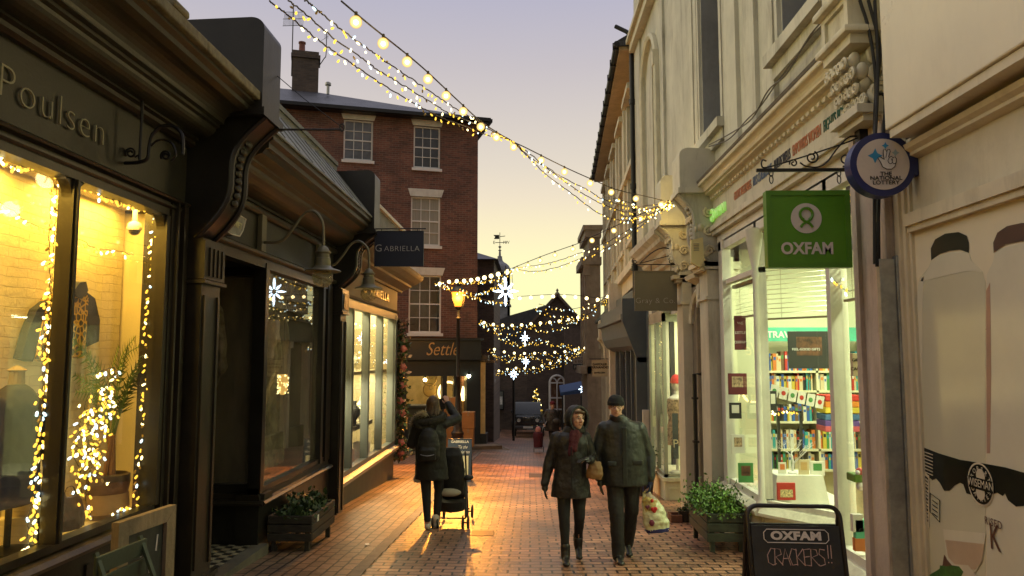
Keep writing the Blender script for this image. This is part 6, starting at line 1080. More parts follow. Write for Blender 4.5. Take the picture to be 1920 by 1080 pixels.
b = MB(M_); b.tube(curvepts([(-.075, 0, .40), (-.085, 0, .47), (-.055, 0, .52), (-.03, 0, .47), (-.035, 0, .40)]), .009, 6); b.build("handle", bpy.data.materials["blue_plastic_base"], bag)
rdp = mat("red_print", (.50, .02, .02), .4, bump=0); b = MB(M_)
def heart(b, x, z, r): b.ball((x - r * .45, -.068, z), (r * .6, .012, r * .6), 10, 7); b.ball((x + r * .45, -.068, z), (r * .6, .012, r * .6), 10, 7); b.ball((x, -.066, z - r * .45), (r * .62, .012, r * .75), 10, 7)
heart(b, .0, .26, .035); b.ball((-.01, -.06, .345), (.018, .01, .02)); b.build("red_flowers", rdp, bag, True); b = MB(M_); heart(b, -.065, .29, .026); b.ball((-.04, -.07, .12), (.03, .014, .035)); b.build("purple_flowers", mat("purple_print", (.14, .02, .05), .4, bump=0), bag, True)
# --- woman in hooded coat
wx_, wy_ = PY(1071, 1000, 8.1).x, 8.1
PW = person_at("smiling woman in a dark hooded coat and leggings walking arm in arm", wx_, wy_)
b = MB(); h = head(b, (.062, -.03, 1.475), -1, .55, .95); b.cap((.05, .0, 1.38), (.02, .01, 1.27), .048, .062)
b.loft([((.01, .01, 1.32), .08, .06), ((.01, .01, 1.27), .15, .09), ((0, .01, 1.1), .14, .10), ((0, .02, .95), .13, .09), ((0, .02, .8), .155, .105)])
armL = ((-.15, .01, 1.27), (-.225, .03, 1.02), (-.275, -.02, .80)); armR = ((.16, .01, 1.27), (.245, .06, 1.02), (.20, -.16, 1.06))
for a_, e, w in (armL, armR): b.cap(a_, e, .042, .036); b.cap(e, w, .036, .026)
hand(b, armL[2], (-.02, -.05, -1), -1, .92, .6, (1, 0, 0)); hand(b, armR[2], (-.8, -.4, .1), 1, .92, .9, (0, 0, -1))
for hp, kn, an in (((-.075, .02, .80), (-.075, -.06, .44), (-.065, -.08, .10)), ((.085, .02, .80), (.09, .03, .44), (.085, .20, .15))): b.cap(hp, kn, .07, .048); b.cap(kn, an, .048, .033)
fused("body", b, skin, PW, .008, 2); face(PW, h, smile=True)
coatW = mat("charcoal_quilted_coat", (.016, .015, .014), .55, var=.35, scale=6, bump=.4, bscale=22, dist=.02)
b = MB(); b.loft([((.01, 0, 1.34), .10, .085), ((.0, 0, 1.30), .155, .11), ((0, 0, 1.22), .19, .125), ((0, 0, 1.05), .165, .125), ((0, 0, .92), .17, .13), ((0, 0, .78), .20, .145), ((.0, .01, .655), .215, .155)], 28)
for a_, e, w in (armL, armR): b.cap(a_, e, .068, .058, 14); b.cap(e, w, .058, .047, 14)
fused("coat", b, coatW, PW, .009, 2, .024, .10)
# hood: a shell round the head, open at the face
hc = Vector((.062, -.005, 1.475)); R_ = Matrix.Rotation(.5, 3, 'Z'); vs = []; fs = []
rings = []
for k in range(7):
    t = -.02 + k * .19; rad = [.118, .128, .132, .128, .112, .08, .03][k]; cy = -.055 + k * .034; rings.append([hc + R_ @ Vector((rad * .92 * math.cos(a), cy, rad * 1.12 * math.sin(a) + (.0 if k else -.004))) for a in [2 * PI * j / 22 for j in range(22)]])
b = MB()
for ring_ in rings: vs += ring_
for k in range(6):
    for j in range(22): fs.append((k * 22 + j, k * 22 + (j + 1) % 22, (k + 1) * 22 + (j + 1) % 22, (k + 1) * 22 + j))
fs.append(tuple(6 * 22 + j for j in range(22))); b.add(vs, fs); b.tube(rings[0], .017, 8, closed=True); b.build("hood", coatW, PW, True, True)
b = MB(); b.cap((.02, -.10, 1.33), (-.01, -.135, 1.12), .035, .028); b.cap((.06, -.09, 1.33), (.04, -.135, 1.16), .035, .025); b.loft([((.035, -.02, 1.27), .10, .095), ((.045, -.02, 1.35), .075, .075)], 18); fused("scarf", b, mat("maroon_scarf", (.07, .012, .018), .95, bump=.5), PW, .008, 1, .02, .05)
b = MB(); b.loft([((.05, .0, 1.40), .1, .09), ((.03, .01, 1.33), .14, .10)], 20); fused("hood_base", b, coatW, PW, .01, 2)
b = MB(); b.tube(curvepts([h(-.055, -.055, .075), h(-.02, -.085, .085), h(.03, -.085, .078), h(.06, -.05, .06), h(.07, -.03, 0)]), .016, 7); b.build("hair", mat("brown_hair", (.09, .05, .025), .6, var=.4, scale=60), PW, True, True)
b = MB()
for hp, kn, an in (((-.075, .02, .80), (-.075, -.06, .44), (-.065, -.08, .12)), ((.085, .02, .80), (.09, .03, .44), (.085, .20, .17))): b.cap(hp, kn, .088, .060, 14); b.cap(kn, an, .060, .042, 14)
fused("leggings", b, mat("black_leggings", (.013, .013, .014), .8, var=.3), PW, .009, 2, .01, .08); shoes(PW, [(-.066, -.11, 0, -1, 0), (.085, .17, .04, -1, .3)], shoe, .95)
b = MB()
for x, y, z in ((-.066, -.08, 0), (.085, .20, .05)): b.cap((x, y, z + .06), (x, y, z + .16), .05, .052)
fused("ankle_boots", b, shoe, PW, .009, 1)
b = MB(); hand(b, armL[2], (-.02, -.05, -1), -1, 1.15, .6, (1, 0, 0)); fused("glove", b, shoe, PW, .005, 1); b = MB(); hand(b, armR[2], (-.8, -.4, .1), 1, 1.15, .9, (0, 0, -1)); fused("glove", b, shoe, PW, .005, 1)
b = MB(); b.box(-.006, .006, -.165, -.155, .68, 1.2); b.build("zip", darkmetal, PW, False, True)
hbag = thing("handbag", "tan leather handbag hanging between the couple", "handbag", (wx_ + .235, wy_ - .13, gz(wy_) + .9)); g_ = gz(wy_)
b = MB(Matrix.Translation((wx_ + .235, wy_ - .13, g_ + .86)) @ Matrix.Rotation(.12, 4, 'Y')); b.loft([((0, 0, 0), .075, .035), ((0, 0, .05), .092, .05), ((0, 0, .12), .08, .042), ((0, 0, .19), .05, .02)], 18); fused("bag_body", b, mat("tan_leather", (.22, .12, .045), .5, var=.25), hbag, .008, 1, .015, .05, local=False)
b = MB(); b.tube(curvepts([(wx_ + .19, wy_ - .14, g_ + 1.04), (wx_ + .17, wy_ - .17, g_ + 1.2), (wx_ + .15, wy_ - .13, g_ + 1.31)]), .006, 6); b.tube(curvepts([(wx_ + .27, wy_ - .13, g_ + 1.04), (wx_ + .24, wy_ - .17, g_ + 1.13), (wx_ + .2, wy_ - .15, g_ + 1.05)]), .007, 6); b.build("strap", shoe, hbag)
# --- woman with pushchair, seen from behind
sx_, sy_ = PY(806, 900, 9.95).x, 10.0
PS_ = person_at("woman in a fur hooded black parka holding up a phone, seen from behind", sx_, sy_)
b = MB(); h = head(b, (.02, .03, 1.60), 1, 0, .97); b.cap((.02, .02, 1.5), (.01, .01, 1.38), .05, .065)
b.loft([((0, 0, 1.44), .08, .07), ((0, 0, 1.38), .16, .10), ((0, 0, 1.1), .15, .10), ((0, 0, .9), .17, .11)])
aL = ((-.17, 0, 1.36), (-.26, .02, 1.10), (-.10, .25, 1.02)); aR = ((.17, .0, 1.36), (.34, .10, 1.42), (.20, .22, 1.60))
for a_, e, w in (aL, aR): b.cap(a_, e, .045, .038); b.cap(e, w, .038, .027)
hand(b, aL[2], (.5, .8, -.1), -1, .95, .9, (0, 0, 1)); hand(b, aR[2], (-.25, .1, .9), 1, .95, .9, (-.3, 1, 0))
for hp, kn, an in (((-.08, .0, .88), (-.05, -.02, .48), (-.02, -.10, .12)), ((.09, .02, .88), (.10, .12, .48), (.07, .12, .10))): b.cap(hp, kn, .075, .055); b.cap(kn, an, .052, .038)
fused("body", b, skin, PS_, .008, 2)
parka = mat("black_parka", (.011, .012, .010), .6, var=.3, bump=.3, bscale=20, dist=.02); b = MB()
b.loft([((0, 0, 1.44), .12, .10), ((0, 0, 1.38), .20, .13), ((0, -.01, 1.2), .215, .15), ((0, -.01, 1.0), .20, .145), ((.01, 0, .8), .215, .15), ((.02, 0, .64), .225, .155)], 28)
for a_, e, w in (aL, aR): b.cap(a_, e, .080, .066, 14); b.cap(e, w, .066, .052, 14)
fused("coat", b, parka, PS_, .009, 2, .02, .1)
b = MB()
for hp, kn, an in (((-.08, .0, .88), (-.05, -.02, .48), (-.02, -.10, .14)), ((.09, .02, .88), (.10, .12, .48), (.07, .12, .10))): b.cap(hp, kn, .088, .064, 14); b.cap(kn, an, .064, .045, 14)
fused("leggings", b, bpy.data.materials["black_leggings"], PS_, .009, 2); shoes(PS_, [(-.02, -.10, .02, 1, -.5), (.07, .10, 0, 1, 0)], mat("white_trainer", (.62, .58, .5), .6), .95)
b = MB(); hr = random.Random(2)
for k in range(60): a = hr.uniform(0, 2 * PI); x = .02 + .065 * math.cos(a); y = .02 + .075 * math.sin(a) ; b.tube(curvepts([(.02 + .02 * math.cos(a), .03 + .02 * math.sin(a), 1.715), (x * 1.1, y, 1.66), (x * 1.2, y - .01, 1.57), (.02 + .1 * math.cos(a), .0 + .07 * math.sin(a) - .03, 1.46 + hr.uniform(-.04, .02))], 5), [.014] * 15 + [.006], 5)
b.ball((.02, .02, 1.635), (.08, .098, .1), 16, 10); b.build("hair", mat("long_brown_hair", (.075, .04, .018), .5, var=.5, scale=40), PS_, True, True)
furm = mat("faux_fur", (.16, .13, .075), .95, var=.6, scale=30); furd = mat("dark_faux_fur", (.035, .032, .022), .95, var=.6, scale=30)
def fur(name, path, r, n, m, L_, seed):
    rr = random.Random(seed); b = MB(); b.tube(path, r, 10, closed=True); P_ = path
    for k in range(n):
        i = rr.randrange(len(P_)); q = rr.random(); p = Vector(P_[i]).lerp(Vector(P_[(i + 1) % len(P_)]), q); d = Vector((rr.gauss(0, 1), rr.gauss(0, 1), rr.gauss(0, 1))).normalized(); s_ = p + d * r * .8; e = s_ + d * L_ * rr.uniform(.5, 1) + Vector((0, 0, -.01)); o = d.orthogonal().normalized() * .0045
        b.add([s_ - o, s_ + o, e], [(0, 1, 2)])
    return b.build(name, m, PS_, False, True)
pth = [(.00 + .165 * math.cos(a), -.02 + .12 * math.sin(a), 1.43 + .035 * math.sin(a) + .03 * math.cos(a)) for a in [2 * PI * k / 20 for k in range(20)]]; fur("hood_fur", pth, .050, 2600, furd, .05, 4)
pth = [(-.06 + .13 * math.cos(a), -.10 + .03 * math.sin(a), 1.40 + .09 * math.sin(a)) for a in [2 * PI * k / 18 for k in range(18)]]; fur("hood_fur", pth, .035, 1800, furd, .05, 5)
b = MB(); rr = random.Random(9)
for k in range(900): t = rr.random(); p = Vector((-.05, -.12, 1.50)).lerp(Vector((-.24, -.06, 1.36)), t) + Vector((rr.gauss(0, .012), rr.gauss(0, .012), .04 * math.sin(PI * t) + rr.gauss(0, .012))); d = Vector((rr.gauss(-.8, .6), rr.gauss(0, .6), rr.gauss(.1, .6))).normalized(); o = d.orthogonal().normalized() * .004; b.add([p - o, p + o, p + d * .055], [(0, 1, 2)])
b.build("fur_trim", mat("pale_fur_fringe", (.34, .28, .16), .95, var=.4), PS_, False, True)
bpk = thing("backpack", "round topped black backpack on the parka woman's back", "backpack", (sx_, sy_ - .2, gz(sy_) + .95)); g_ = gz(sy_)
b = MB(Matrix.Translation((sx_ - .0, sy_ - .215, g_))); b.loft([((0, 0, .90), .12, .05), ((0, 0, .94), .145, .075), ((0, 0, 1.1), .145, .085), ((0, .01, 1.22), .125, .075), ((0, .02, 1.30), .08, .05), ((0, .02, 1.33), .03, .02)], 22); b.loft([((0, -.07, .92), .10, .03), ((0, -.075, 1.05), .11, .04), ((0, -.07, 1.08), .09, .02)], 18); fused("pack", b, parka, bpk, .009, 1, .01, .08, local=False)
b = MB(); b.tube(curvepts([(sx_ - .09, sy_ - .328, g_ + 1.0), (sx_, sy_ - .345, g_ + .985), (sx_ + .09, sy_ - .328, g_ + 1.0)]), .004, 5); b.build("zip_piping", galv, bpk); b = MB()
for q in (-1, 1): b.tube(curvepts([(sx_ + q * .08, sy_ - .17, g_ + 1.27), (sx_ + q * .12, sy_ - .05, g_ + 1.43), (sx_ + q * .12, sy_ + .12, g_ + 1.38)]), .016, 6)
b.build("straps", parka, bpk)
ph = thing("phone", "dark phone raised in the parka woman's right hand", "phone", (sx_ + .15, sy_ + .26, g_ + 1.62)); c = PY(830, 757, sy_ + .27); MB(Matrix.Translation(c) @ Matrix.Rotation(-.15, 4, 'Y')).bev(-.04, .04, -.005, .005, -.075, .075, .004).build("body", shoe, ph)
# pushchair
px_, py_ = PY(850, 900, 10.45).x, 10.4; g_ = gz(py_); PC = thing("pushchair", "black folding pushchair beside the parka woman", "pushchair", (px_, py_, g_))
fab = mat("black_pushchair_fabric", (.018, .018, .018), .8, var=.3); b = MB(); T_ = Matrix.Translation((px_, py_, g_))
b.M = T_; 
for s_ in (-1, 1):
    b.tube(curvepts([(s_ * .2, -.42, 1.02), (s_ * .2, -.36, .98), (s_ * .19, -.1, .66), (s_ * .17, .42, .12)]), .012, 7); b.tube([(s_ * .19, -.12, .66), (s_ * .2, -.30, .14)], .012, 7); b.tube([(s_ * .18, .15, .4), (s_ * .2, -.30, .14)], .010, 6)
for z, y in ((.14, -.30), (.12, .42), (.40, .15)): b.tube([(-.2, y, z), (.2, y, z)], .010, 6)
b.build("frame", darkmetal, PC)
b = MB(T_); b.loft([((0, .10, .34), .17, .14), ((0, .02, .42), .18, .17), ((0, -.10, .62), .18, .13), ((0, -.18, .80), .17, .10), ((0, -.20, .95), .15, .09), ((0, -.16, 1.05), .10, .06)], 20); fused("seat_back", b, fab, PC, .012, 2, .02, .1, local=False)
b = MB(T_); b.loft([((0, -.05, .20), .17, .2), ((0, -.08, .34), .19, .23)], 20); fused("basket", b, fab, PC, .012, 1, .02, .1, local=False)
MB(T_).ball((-.02, -.28, .47), (.16, .05, .055), 14, 8).build("pale_blanket", mat("grey_white_blanket", (.40, .38, .32), .9), PC, True)
MB(T_).ball((.22, -.1, .64), (.07, .09, .035), 12, 7).build("arm_cushion", fab, PC, True)
for s_, y, dbl in ((-1, -.30, 1), (1, -.30, 1), (-1, .42, 1), (1, .42, 1)):
    b = MB(T_); 
    for o in (-.035, .035): b.tube([(s_ * .2 + o + .0, y + .078 * math.cos(a), .085 + .078 * math.sin(a)) for a in [2 * PI * k / 20 for k in range(20)]], .013, 7, closed=True); b.tube([(s_ * .2 + o - .006, y, .085), (s_ * .2 + o + .006, y, .085)], .04, 12); [b.tube([(s_ * .2 + o, y, .085), (s_ * .2 + o, y + .075 * math.cos(a), .085 + .075 * math.sin(a))], .006, 4) for a in [2 * PI * k / 5 for k in range(5)]]
    b.tube([(s_ * .2 - .04, y, .085), (s_ * .2 + .04, y, .085)], .01, 6); b.build("wheel", darkmetal, PC)
wb = thing("carrier_bag", "small crumpled white bag hanging low by the parka woman's left side", "bag", (sx_ - .14, sy_ + .1, gz(sy_) + .55)); b = MB(Matrix.Translation((sx_ - .14, sy_ + .08, gz(sy_) + .58))); b.loft([((0, 0, 0), .09, .04), ((0, 0, .06), .1, .05), ((.02, 0, .16), .05, .03), ((.03, 0, .24), .015, .01)], 16); fused("bag_body", b, mat("white_plastic_bag", (.62, .62, .58), .4), wb, .008, 1, .03, .05, local=False)
# --- far person with shopping trolley
fx_, fy_ = PY(1036, 800, 25.6).x, 25.6; PF = person_at("distant person in black with a maroon hat pulling a shopping trolley", fx_, fy_)
b = MB(); h = head(b, (.0, -.02, 1.53), -1, .2); b.cap((0, 0, 1.44), (0, .01, 1.33), .052, .065); b.loft([((0, 0, 1.36), .12, .08), ((0, 0, .85), .15, .1)])
aL = ((-.18, 0, 1.32), (-.30, .0, 1.12), (-.27, -.15, .95)); aR = ((.18, 0, 1.32), (.27, .02, 1.08), (.24, -.03, .85))
for a_, e, w in (aL, aR): b.cap(a_, e, .045, .04); b.cap(e, w, .04, .028); hand(b, w, (0, -.3, -1), 1, 1, .8)
for hp, kn, an in (((-.07, .02, .8), (-.05, -.05, .45), (-.02, -.04, .1)), ((.08, .02, .8), (.10, .08, .45), (.08, .2, .12))): b.cap(hp, kn, .08, .05); b.cap(kn, an, .05, .04)
fused("body", b, skin, PF, .012, 1)
b = MB(); b.loft([((0, 0, 1.40), .12, .10), ((0, 0, 1.32), .22, .13), ((0, -.01, 1.1), .24, .16), ((0, 0, .85), .25, .17), ((0, 0, .68), .26, .17)], 22)
for a_, e, w in (aL, aR): b.cap(a_, e, .085, .07); b.cap(e, w, .07, .055)
fused("coat", b, shoe, PF, .014, 1, .02, .1); b = MB()
for hp, kn, an in (((-.07, .02, .8), (-.05, -.05, .45), (-.02, -.04, .06)), ((.08, .02, .8), (.10, .08, .45), (.08, .2, .08))): b.cap(hp, kn, .09, .065); b.cap(kn, an, .065, .055)
fused("trousers", b, bpy.data.materials["black_trousers"], PF, .014, 1); shoes(PF, [(-.02, -.06, 0, -1, 0), (.08, .18, .02, -1, .2)], shoe)
b = MB(); b.loft([((0, -.02, 1.56), .095, .11), ((0, -.015, 1.63), .095, .11), ((0, -.01, 1.68), .05, .06)], 18); b.build("hat", mat("maroon_felt", (.12, .012, .018), .9), PF, True, True); b = MB(); b.tube(curvepts([(-.15, -.13, 1.35), (.05, -.2, 1.15), (.22, -.18, 1.0)]), .015, 6); b.ball((.12, -.2, 1.02), (.14, .06, .1)); b.build("shoulder_bag", mat("dark_grey_bag", (.04, .04, .035), .5), PF, True, True)
tx, ty = PY(1009, 800, 25.2).x, 25.2; g_ = gz(ty); TL = thing("shopping_trolley", "maroon shopping trolley on two small wheels beside the distant person", "shopping trolley", (tx, ty, g_)); T_ = Matrix.Translation((tx, ty, g_))
b = MB(T_); b.loft([((0, 0, .14), .15, .11), ((0, 0, .5), .17, .13), ((0, 0, .62), .16, .12), ((0, 0, .66), .1, .08)], 16); fused("bag", b, mat("maroon_dotted_canvas", (.07, .010, .018), .8, var=.6, scale=30), TL, .014, 1, .02, .1, local=False); MB(T_).ball((.0, -.02, .72), (.1, .06, .12), 10, 7).build("pink_parcel", mat("pink_parcel", (.5, .22, .2), .7), TL, True)
b = MB(T_); b.tube(curvepts([(.1, .1, .12), (.14, .1, .7), (.3, .2, 1.0)]), .012, 6); b.tube([(-.12, .05, .1), (.16, .05, .1)], .01, 5); b.build("handle", galv, TL)
for x in (-.14, .18): MB(T_).tube([(x, .09 * math.cos(a), .09 + .08 * math.sin(a)) for a in [2 * PI * k / 16 for k in range(16)]], .014, 6, closed=True).build("wheel", darkmetal, TL)
# ------------------------------------------------------------------ parked vehicle
cx_, cy_ = PY(990, 800, 41).x, 41.0; g_ = gz(41); T_ = Matrix.Translation((cx_, cy_, g_)); CAR = thing("parked_car", "black boxy off road vehicle parked facing the lane before the dark hall", "car", (cx_, cy_, g_))
cp = mat("black_car_paint", (.018, .022, .022), .25, var=.2, bump=0, coat=.6)
b = MB(T_); b.bev(-.68, .68, .1, 1.6, .62, 1.12, .06); b.bev(-.84, .84, 1.4, 4.0, .55, 1.16, .05); b.profx([(1.45, 1.14), (1.75, 1.72), (1.85, 1.80), (3.95, 1.80), (4.05, 1.14)], -.72, .72); b.build("body", cp, CAR, smooth=.5)
MB(T_).add([(-.64, 1.50, 1.20), (.64, 1.50, 1.20), (.60, 1.72, 1.66), (-.60, 1.72, 1.66)], [(0, 1, 2, 3)]).build("windscreen", mat("windscreen_glass", (.01, .013, .02), .25, bump=0, spec=.25), CAR)
for s_ in (-1, 1):
    b = MB(T_); b.bev(s_ * .90, s_ * .62, .12, 1.2, .74, .86, .03); b.bev(s_ * .90, s_ * .62, .08, .3, .55, .8, .03); b.build("fender", cp, CAR)
    w = MB(T_); w.tube([(s_ * .88, .62, .37), (s_ * .66, .62, .37)], [.37, .37], 22); wh = w.build("wheel", mat("tyre_rubber", (.015, .015, .015), .85) if "tyre_rubber" not in bpy.data.materials else bpy.data.materials["tyre_rubber"], CAR); MB(T_).tube([(s_ * .885, .62, .37), (s_ * .87, .62, .37)], .21, 16).build("rim", galv, wh)
    MB(T_).tube([(s_ * .88, 3.3, .37), (s_ * .66, 3.3, .37)], .37, 22).build("wheel", bpy.data.materials["tyre_rubber"], CAR)
    hl_ = MB(T_); hl_.tube([(s_ * .5, .085, .92), (s_ * .5, .12, .92)], .10, 18); hl_.build("headlight", mat("lamp_lens", (.45, .45, .4), .1, bump=0, spec=.9) if "lamp_lens" not in bpy.data.materials else bpy.data.materials["lamp_lens"], CAR)
    MB(T_).bev(s_ * .98, s_ * .84, 1.5, 1.6, 1.18, 1.36, .02).build("wing_mirror", cp, CAR); MB(T_).ball((s_ * .77, .09, .8), (.05, .02, .03)).build("indicator", mat("amber_lens", (.5, .2, .02), .3, bump=0) if "amber_lens" not in bpy.data.materials else bpy.data.materials["amber_lens"], CAR)
b = MB(T_); [b.box(-.3 + k * .1 - .025, -.3 + k * .1 + .025, .085, .10, .80, 1.04) for k in range(7)]; b.build("grille_slots", mat("grille_black", (.004, .004, .004), .6), CAR); MB(T_).bev(-.85, .85, -.05, .12, .48, .62, .03).build("bumper", mat("bumper_plastic", (.05, .05, .05), .6), CAR)
MB(T_).box(-.26, .26, -.06, -.05, .50, .61).build("number_plate", mat("plate_white", (.6, .6, .55), .5), CAR); b = MB(T_); b.prism([(-.14, .09, 1.32), (0, .09, 1.22), (.14, .09, 1.36), (.05, .09, 1.28), (0, .09, 1.14), (-.05, .09, 1.27)], (0, .03, 0)); 
# ------------------------------------------------------------------ christmas tree with lights behind the vehicle
leafd = mat("dark_fir_green", (.012, .025, .01), .8, var=.5); tx, ty = PY(1005, 760, 43.5).x, 43.5; g_ = gz(ty); top = PY(1005, 727, ty).z; XT = thing("christmas_tree", "small dark christmas tree wound with warm lights behind the parked vehicle", "tree", (tx, ty, g_)); H_ = top - g_
MB().tube([(tx, ty, g_), (tx, ty, top - .1)], [.06, .015], 7).build("trunk", wire, XT); rr = random.Random(5); b = MB()
for k in range(1600):
    t = rr.random() ** .7; z = top - .05 - t * (H_ - .3); R_ = .05 + .95 * t * .62; a = rr.uniform(0, 2 * PI); r = R_ * rr.uniform(.3, 1); p = Vector((tx + r * math.cos(a), ty + r * math.sin(a), z)); d = Vector((math.cos(a), math.sin(a), -.35)) * .11; o = Vector((-math.sin(a), math.cos(a), .2)) * .018; b.add([p - o, p + o, p + d], [(0, 1, 2)])
b.build("crown", leafd, XT); fm = FF_[0]
for k in range(90):
    t = k / 90; z = top - .03 - t * (H_ - .5); a = t * 2 * PI * 7; r = .05 + .6 * t; o = bpy.data.objects.new("fairy_bulb", FF_[rr.choice((0, 1, 0))]); COL.objects.link(o); o.parent = XT; o.location = Vector((tx + r * math.cos(a), ty + r * math.sin(a), z)) - Vector((tx, ty, g_)); o.scale = (1.6, 1.6, 1.6)
# ------------------------------------------------------------------ planters and pots
wet = mat("dark_stained_wood", (.035, .03, .022), .65, var=.4, scale=8, st=(1, 1, 4)); greenw = mat("grey_green_wood", (.035, .042, .028), .6, var=.4, scale=8, st=(1, 1, 4))
def leaves(name, par, pts, m, n, r, L_, seed, up=.6):
    rr = random.Random(seed); b = MB(); st = MB()
    for k in range(n):
        c = Vector(pts[rr.randrange(len(pts))]); p = c + Vector((rr.gauss(0, r[0]), rr.gauss(0, r[1]), abs(rr.gauss(0, r[2])))); d = Vector((rr.gauss(0, 1), rr.gauss(0, 1), rr.gauss(up, .7))).normalized(); s = d.orthogonal().normalized(); s.rotate(Matrix.Rotation(rr.uniform(0, 6.28), 3, d)); l = L_ * rr.uniform(.6, 1.3); w = l * .28
        b.add([p, p + d * l * .5 + s * w, p + d * l, p + d * l * .5 - s * w], [(0, 1, 2, 3)])
        if k % 9 == 0: st.tube([(c.x + rr.gauss(0, r[0] * .4), c.y, c.z - .03), p], .003, 4, caps=False)
    st.build("stems", wire, par); return b.build(name, m, par)
def planter(label, x0, x1, y0, y1, zt, m, seed, lm, L_, n, r):
    g_ = gz((y0 + y1) / 2); t = thing("planter", label, "planter", ((x0 + x1) / 2, (y0 + y1) / 2, gz(y0))); b = MB(); H = (zt - gz(y0)) ; n_s = 3; h = (H - .10) / n_s
    for k in range(n_s):
        z0 = zt - (k + 1) * h + .012; z1 = zt - k * h
        b.bev(x0, x1, y0, y0 + .03, z0, z1, .006); b.bev(x0, x1, y1 - .03, y1, z0, z1, .006); b.bev(x0 - .0, x0 + .03, y0 + .031, y1 - .031, z0, z1, .006); b.bev(x1 - .03, x1, y0 + .031, y1 - .031, z0, z1, .006)
    b.build("slat_sides", m, t)
    for x in (x0 + .04, x1 - .09):
        for y in (y0 + .035, y1 - .085): MB().box(x, x + .05, y, y + .05, gz(y) - .01, zt - .03).build("leg", m, t)
    MB().box(x0 + .03, x1 - .03, y0 + .03, y1 - .03, zt - .1, zt - .05).build("soil", mat("wet_soil", (.02, .014, .01), .9) if "wet_soil" not in bpy.data.materials else bpy.data.materials["wet_soil"], t)
    rr = random.Random(seed); pts = [(rr.uniform(x0 + .06, x1 - .06), rr.uniform(y0 + .06, y1 - .06), zt - .05) for _ in range(26)]; leaves("foliage", t, pts, lm, n, r, L_, seed); return t
gl1 = mat("dark_green_leaves", (.035, .065, .018), .5, var=.5, scale=9); gl2 = mat("fresh_green_leaves", (.10, .20, .028), .5, var=.5, scale=7)
t = planter("dark slatted wooden planter of low green plants under the unlit shop window", -2.92, -2.42, 8.42, 9.4, -.07, wet, 3, gl1, .07, 900, (.05, .08, .07)); MB().box(-2.421, -2.415, 8.62, 8.68, -.17, -.10).build("white_label", white, t)
planter("grey green planter with bushy bright herbs at the corner of the green lit bay", 1.97, 2.42, 8.55, 9.5, -.05, greenw, 5, gl2, .045, 3600, (.09, .12, .11))
t = thing("plant_pot", "dark potted shrub before the gift shop's bay window", "plant pot", (2.05, 13.6, gz(13.6))); g_ = gz(13.6); MB().lathe((2.05, 13.6, g_), [(.13, 0), (.17, .32), (.19, .33), (.19, .38), (.15, .38), (.14, .33)], 16).build("pot", shoe, t, smooth=.6)
leaves("foliage", t, [(2.05, 13.6, g_ + .5), (2.05, 13.6, g_ + .66), (2.05, 13.6, g_ + .4), (2.02, 13.6, g_ + .72)], gl1, 900, (.09, .09, .07), .06, 7, .2); MB().tube([(2.05, 13.6, g_ + .3), (2.05, 13.6, g_ + .65)], .02, 6).build("trunk", wire, t)
t = thing("trough", "small shallow brick coloured trough on the ground left of the herb planter", "trough", (1.9, 10.3, gz(10.3))); a = PY(1258, 962, 10.6); c = PY(1279, 951, 10.6); b = MB(); g_ = gz(10.6); b.box(a.x, c.x, 10.6, 10.63, g_, g_ + .10); b.box(a.x, c.x, 10.8, 10.83, g_, g_ + .10); b.box(a.x, a.x + .02, 10.63, 10.8, g_, g_ + .1); b.box(c.x - .02, c.x, 10.63, 10.8, g_, g_ + .1); b.box(a.x + .02, c.x - .02, 10.63, 10.8, g_, g_ + .06); b.build("body", mat("terracotta", (.16, .07, .04), .8), t)
t = thing("plant_pot", "small black pot beside the little trough", "plant pot", (2.12, 10.7, g_)); MB().lathe((2.16, 10.7, g_), [(.07, 0), (.09, .13), (.1, .135), (.1, .15), (.08, .15)], 14).build("pot", shoe, t, smooth=.6); leaves("foliage", t, [(2.16, 10.7, g_ + .13)], gl1, 120, (.04, .04, .03), .04, 8)
# ------------------------------------------------------------------ pavement boards
AB = Matrix.Translation((1.69, 4.95, gz(4.95))) @ Matrix.Rotation(-.05, 4, 'Z') ; t = thing("pavement_board", "black A board with a white lettered panel and chalk writing by the cream pier", "A board", M=AB)
chalkb = mat("chalkboard", (.022, .023, .022), .6, var=.5, scale=5); H = 1.02; w = .29
for s_, ys in ((1, -1), (1, 1)):
    tl = Matrix.Translation((0, ys * .03, 0)) @ Matrix.Rotation(ys * .22 * -1 * -1, 4, 'X') if False else None
def leafboard(ys, nm):
    Ml = AB @ Matrix.Translation((0, ys * .24, 0)) @ Matrix.Rotation(ys * .235, 4, 'X'); b = MB(Ml); r = .07
    pts = [(-w, 0, .0), (-w, 0, H - r)] + [(-w + r - r * math.cos(a), 0, H - r + r * math.sin(a)) for a in [PI / 2 * k / 6 for k in range(1, 7)]] + [(w - r + r * math.sin(a), 0, H - r + r * math.cos(a)) for a in [PI / 2 * k / 6 for k in range(0, 7)]] + [(w, 0, 0)]
    b.tube(pts, .014, 8); b.tube([(-w, 0, .08), (w, 0, .08)], .012, 6); f = b.build("tube_frame", shoe, t, True); MB(Ml).bev(-w + .015, w - .015, -.008, .008, .10, H - .12, .004).build("panel", chalkb, t); return Ml
Ml = leafboard(-1, "f"); leafboard(1, "b")
wp = mat("board_white", (.66, .62, .58), .5, var=.03)
text("OXFAM", .068, Ml @ TM((0, -.012, H - .185), (1, 0, 0)), wp, t, ext=.001, sx=1.3, offset=.0035, space=1.05)
b = MB(Ml); R0 = .02; b.tube([(x, -.012, z) for x, z in [(-.20 + R0, H - .145), (.20 - R0, H - .145), (.20, H - .145 - R0), (.20, H - .225 + R0), (.20 - R0, H - .225), (-.20 + R0, H - .225), (-.20, H - .225 + R0), (-.20, H - .145 - R0)]], .003, 5, closed=True); b.build("panel_outline", wp, t)
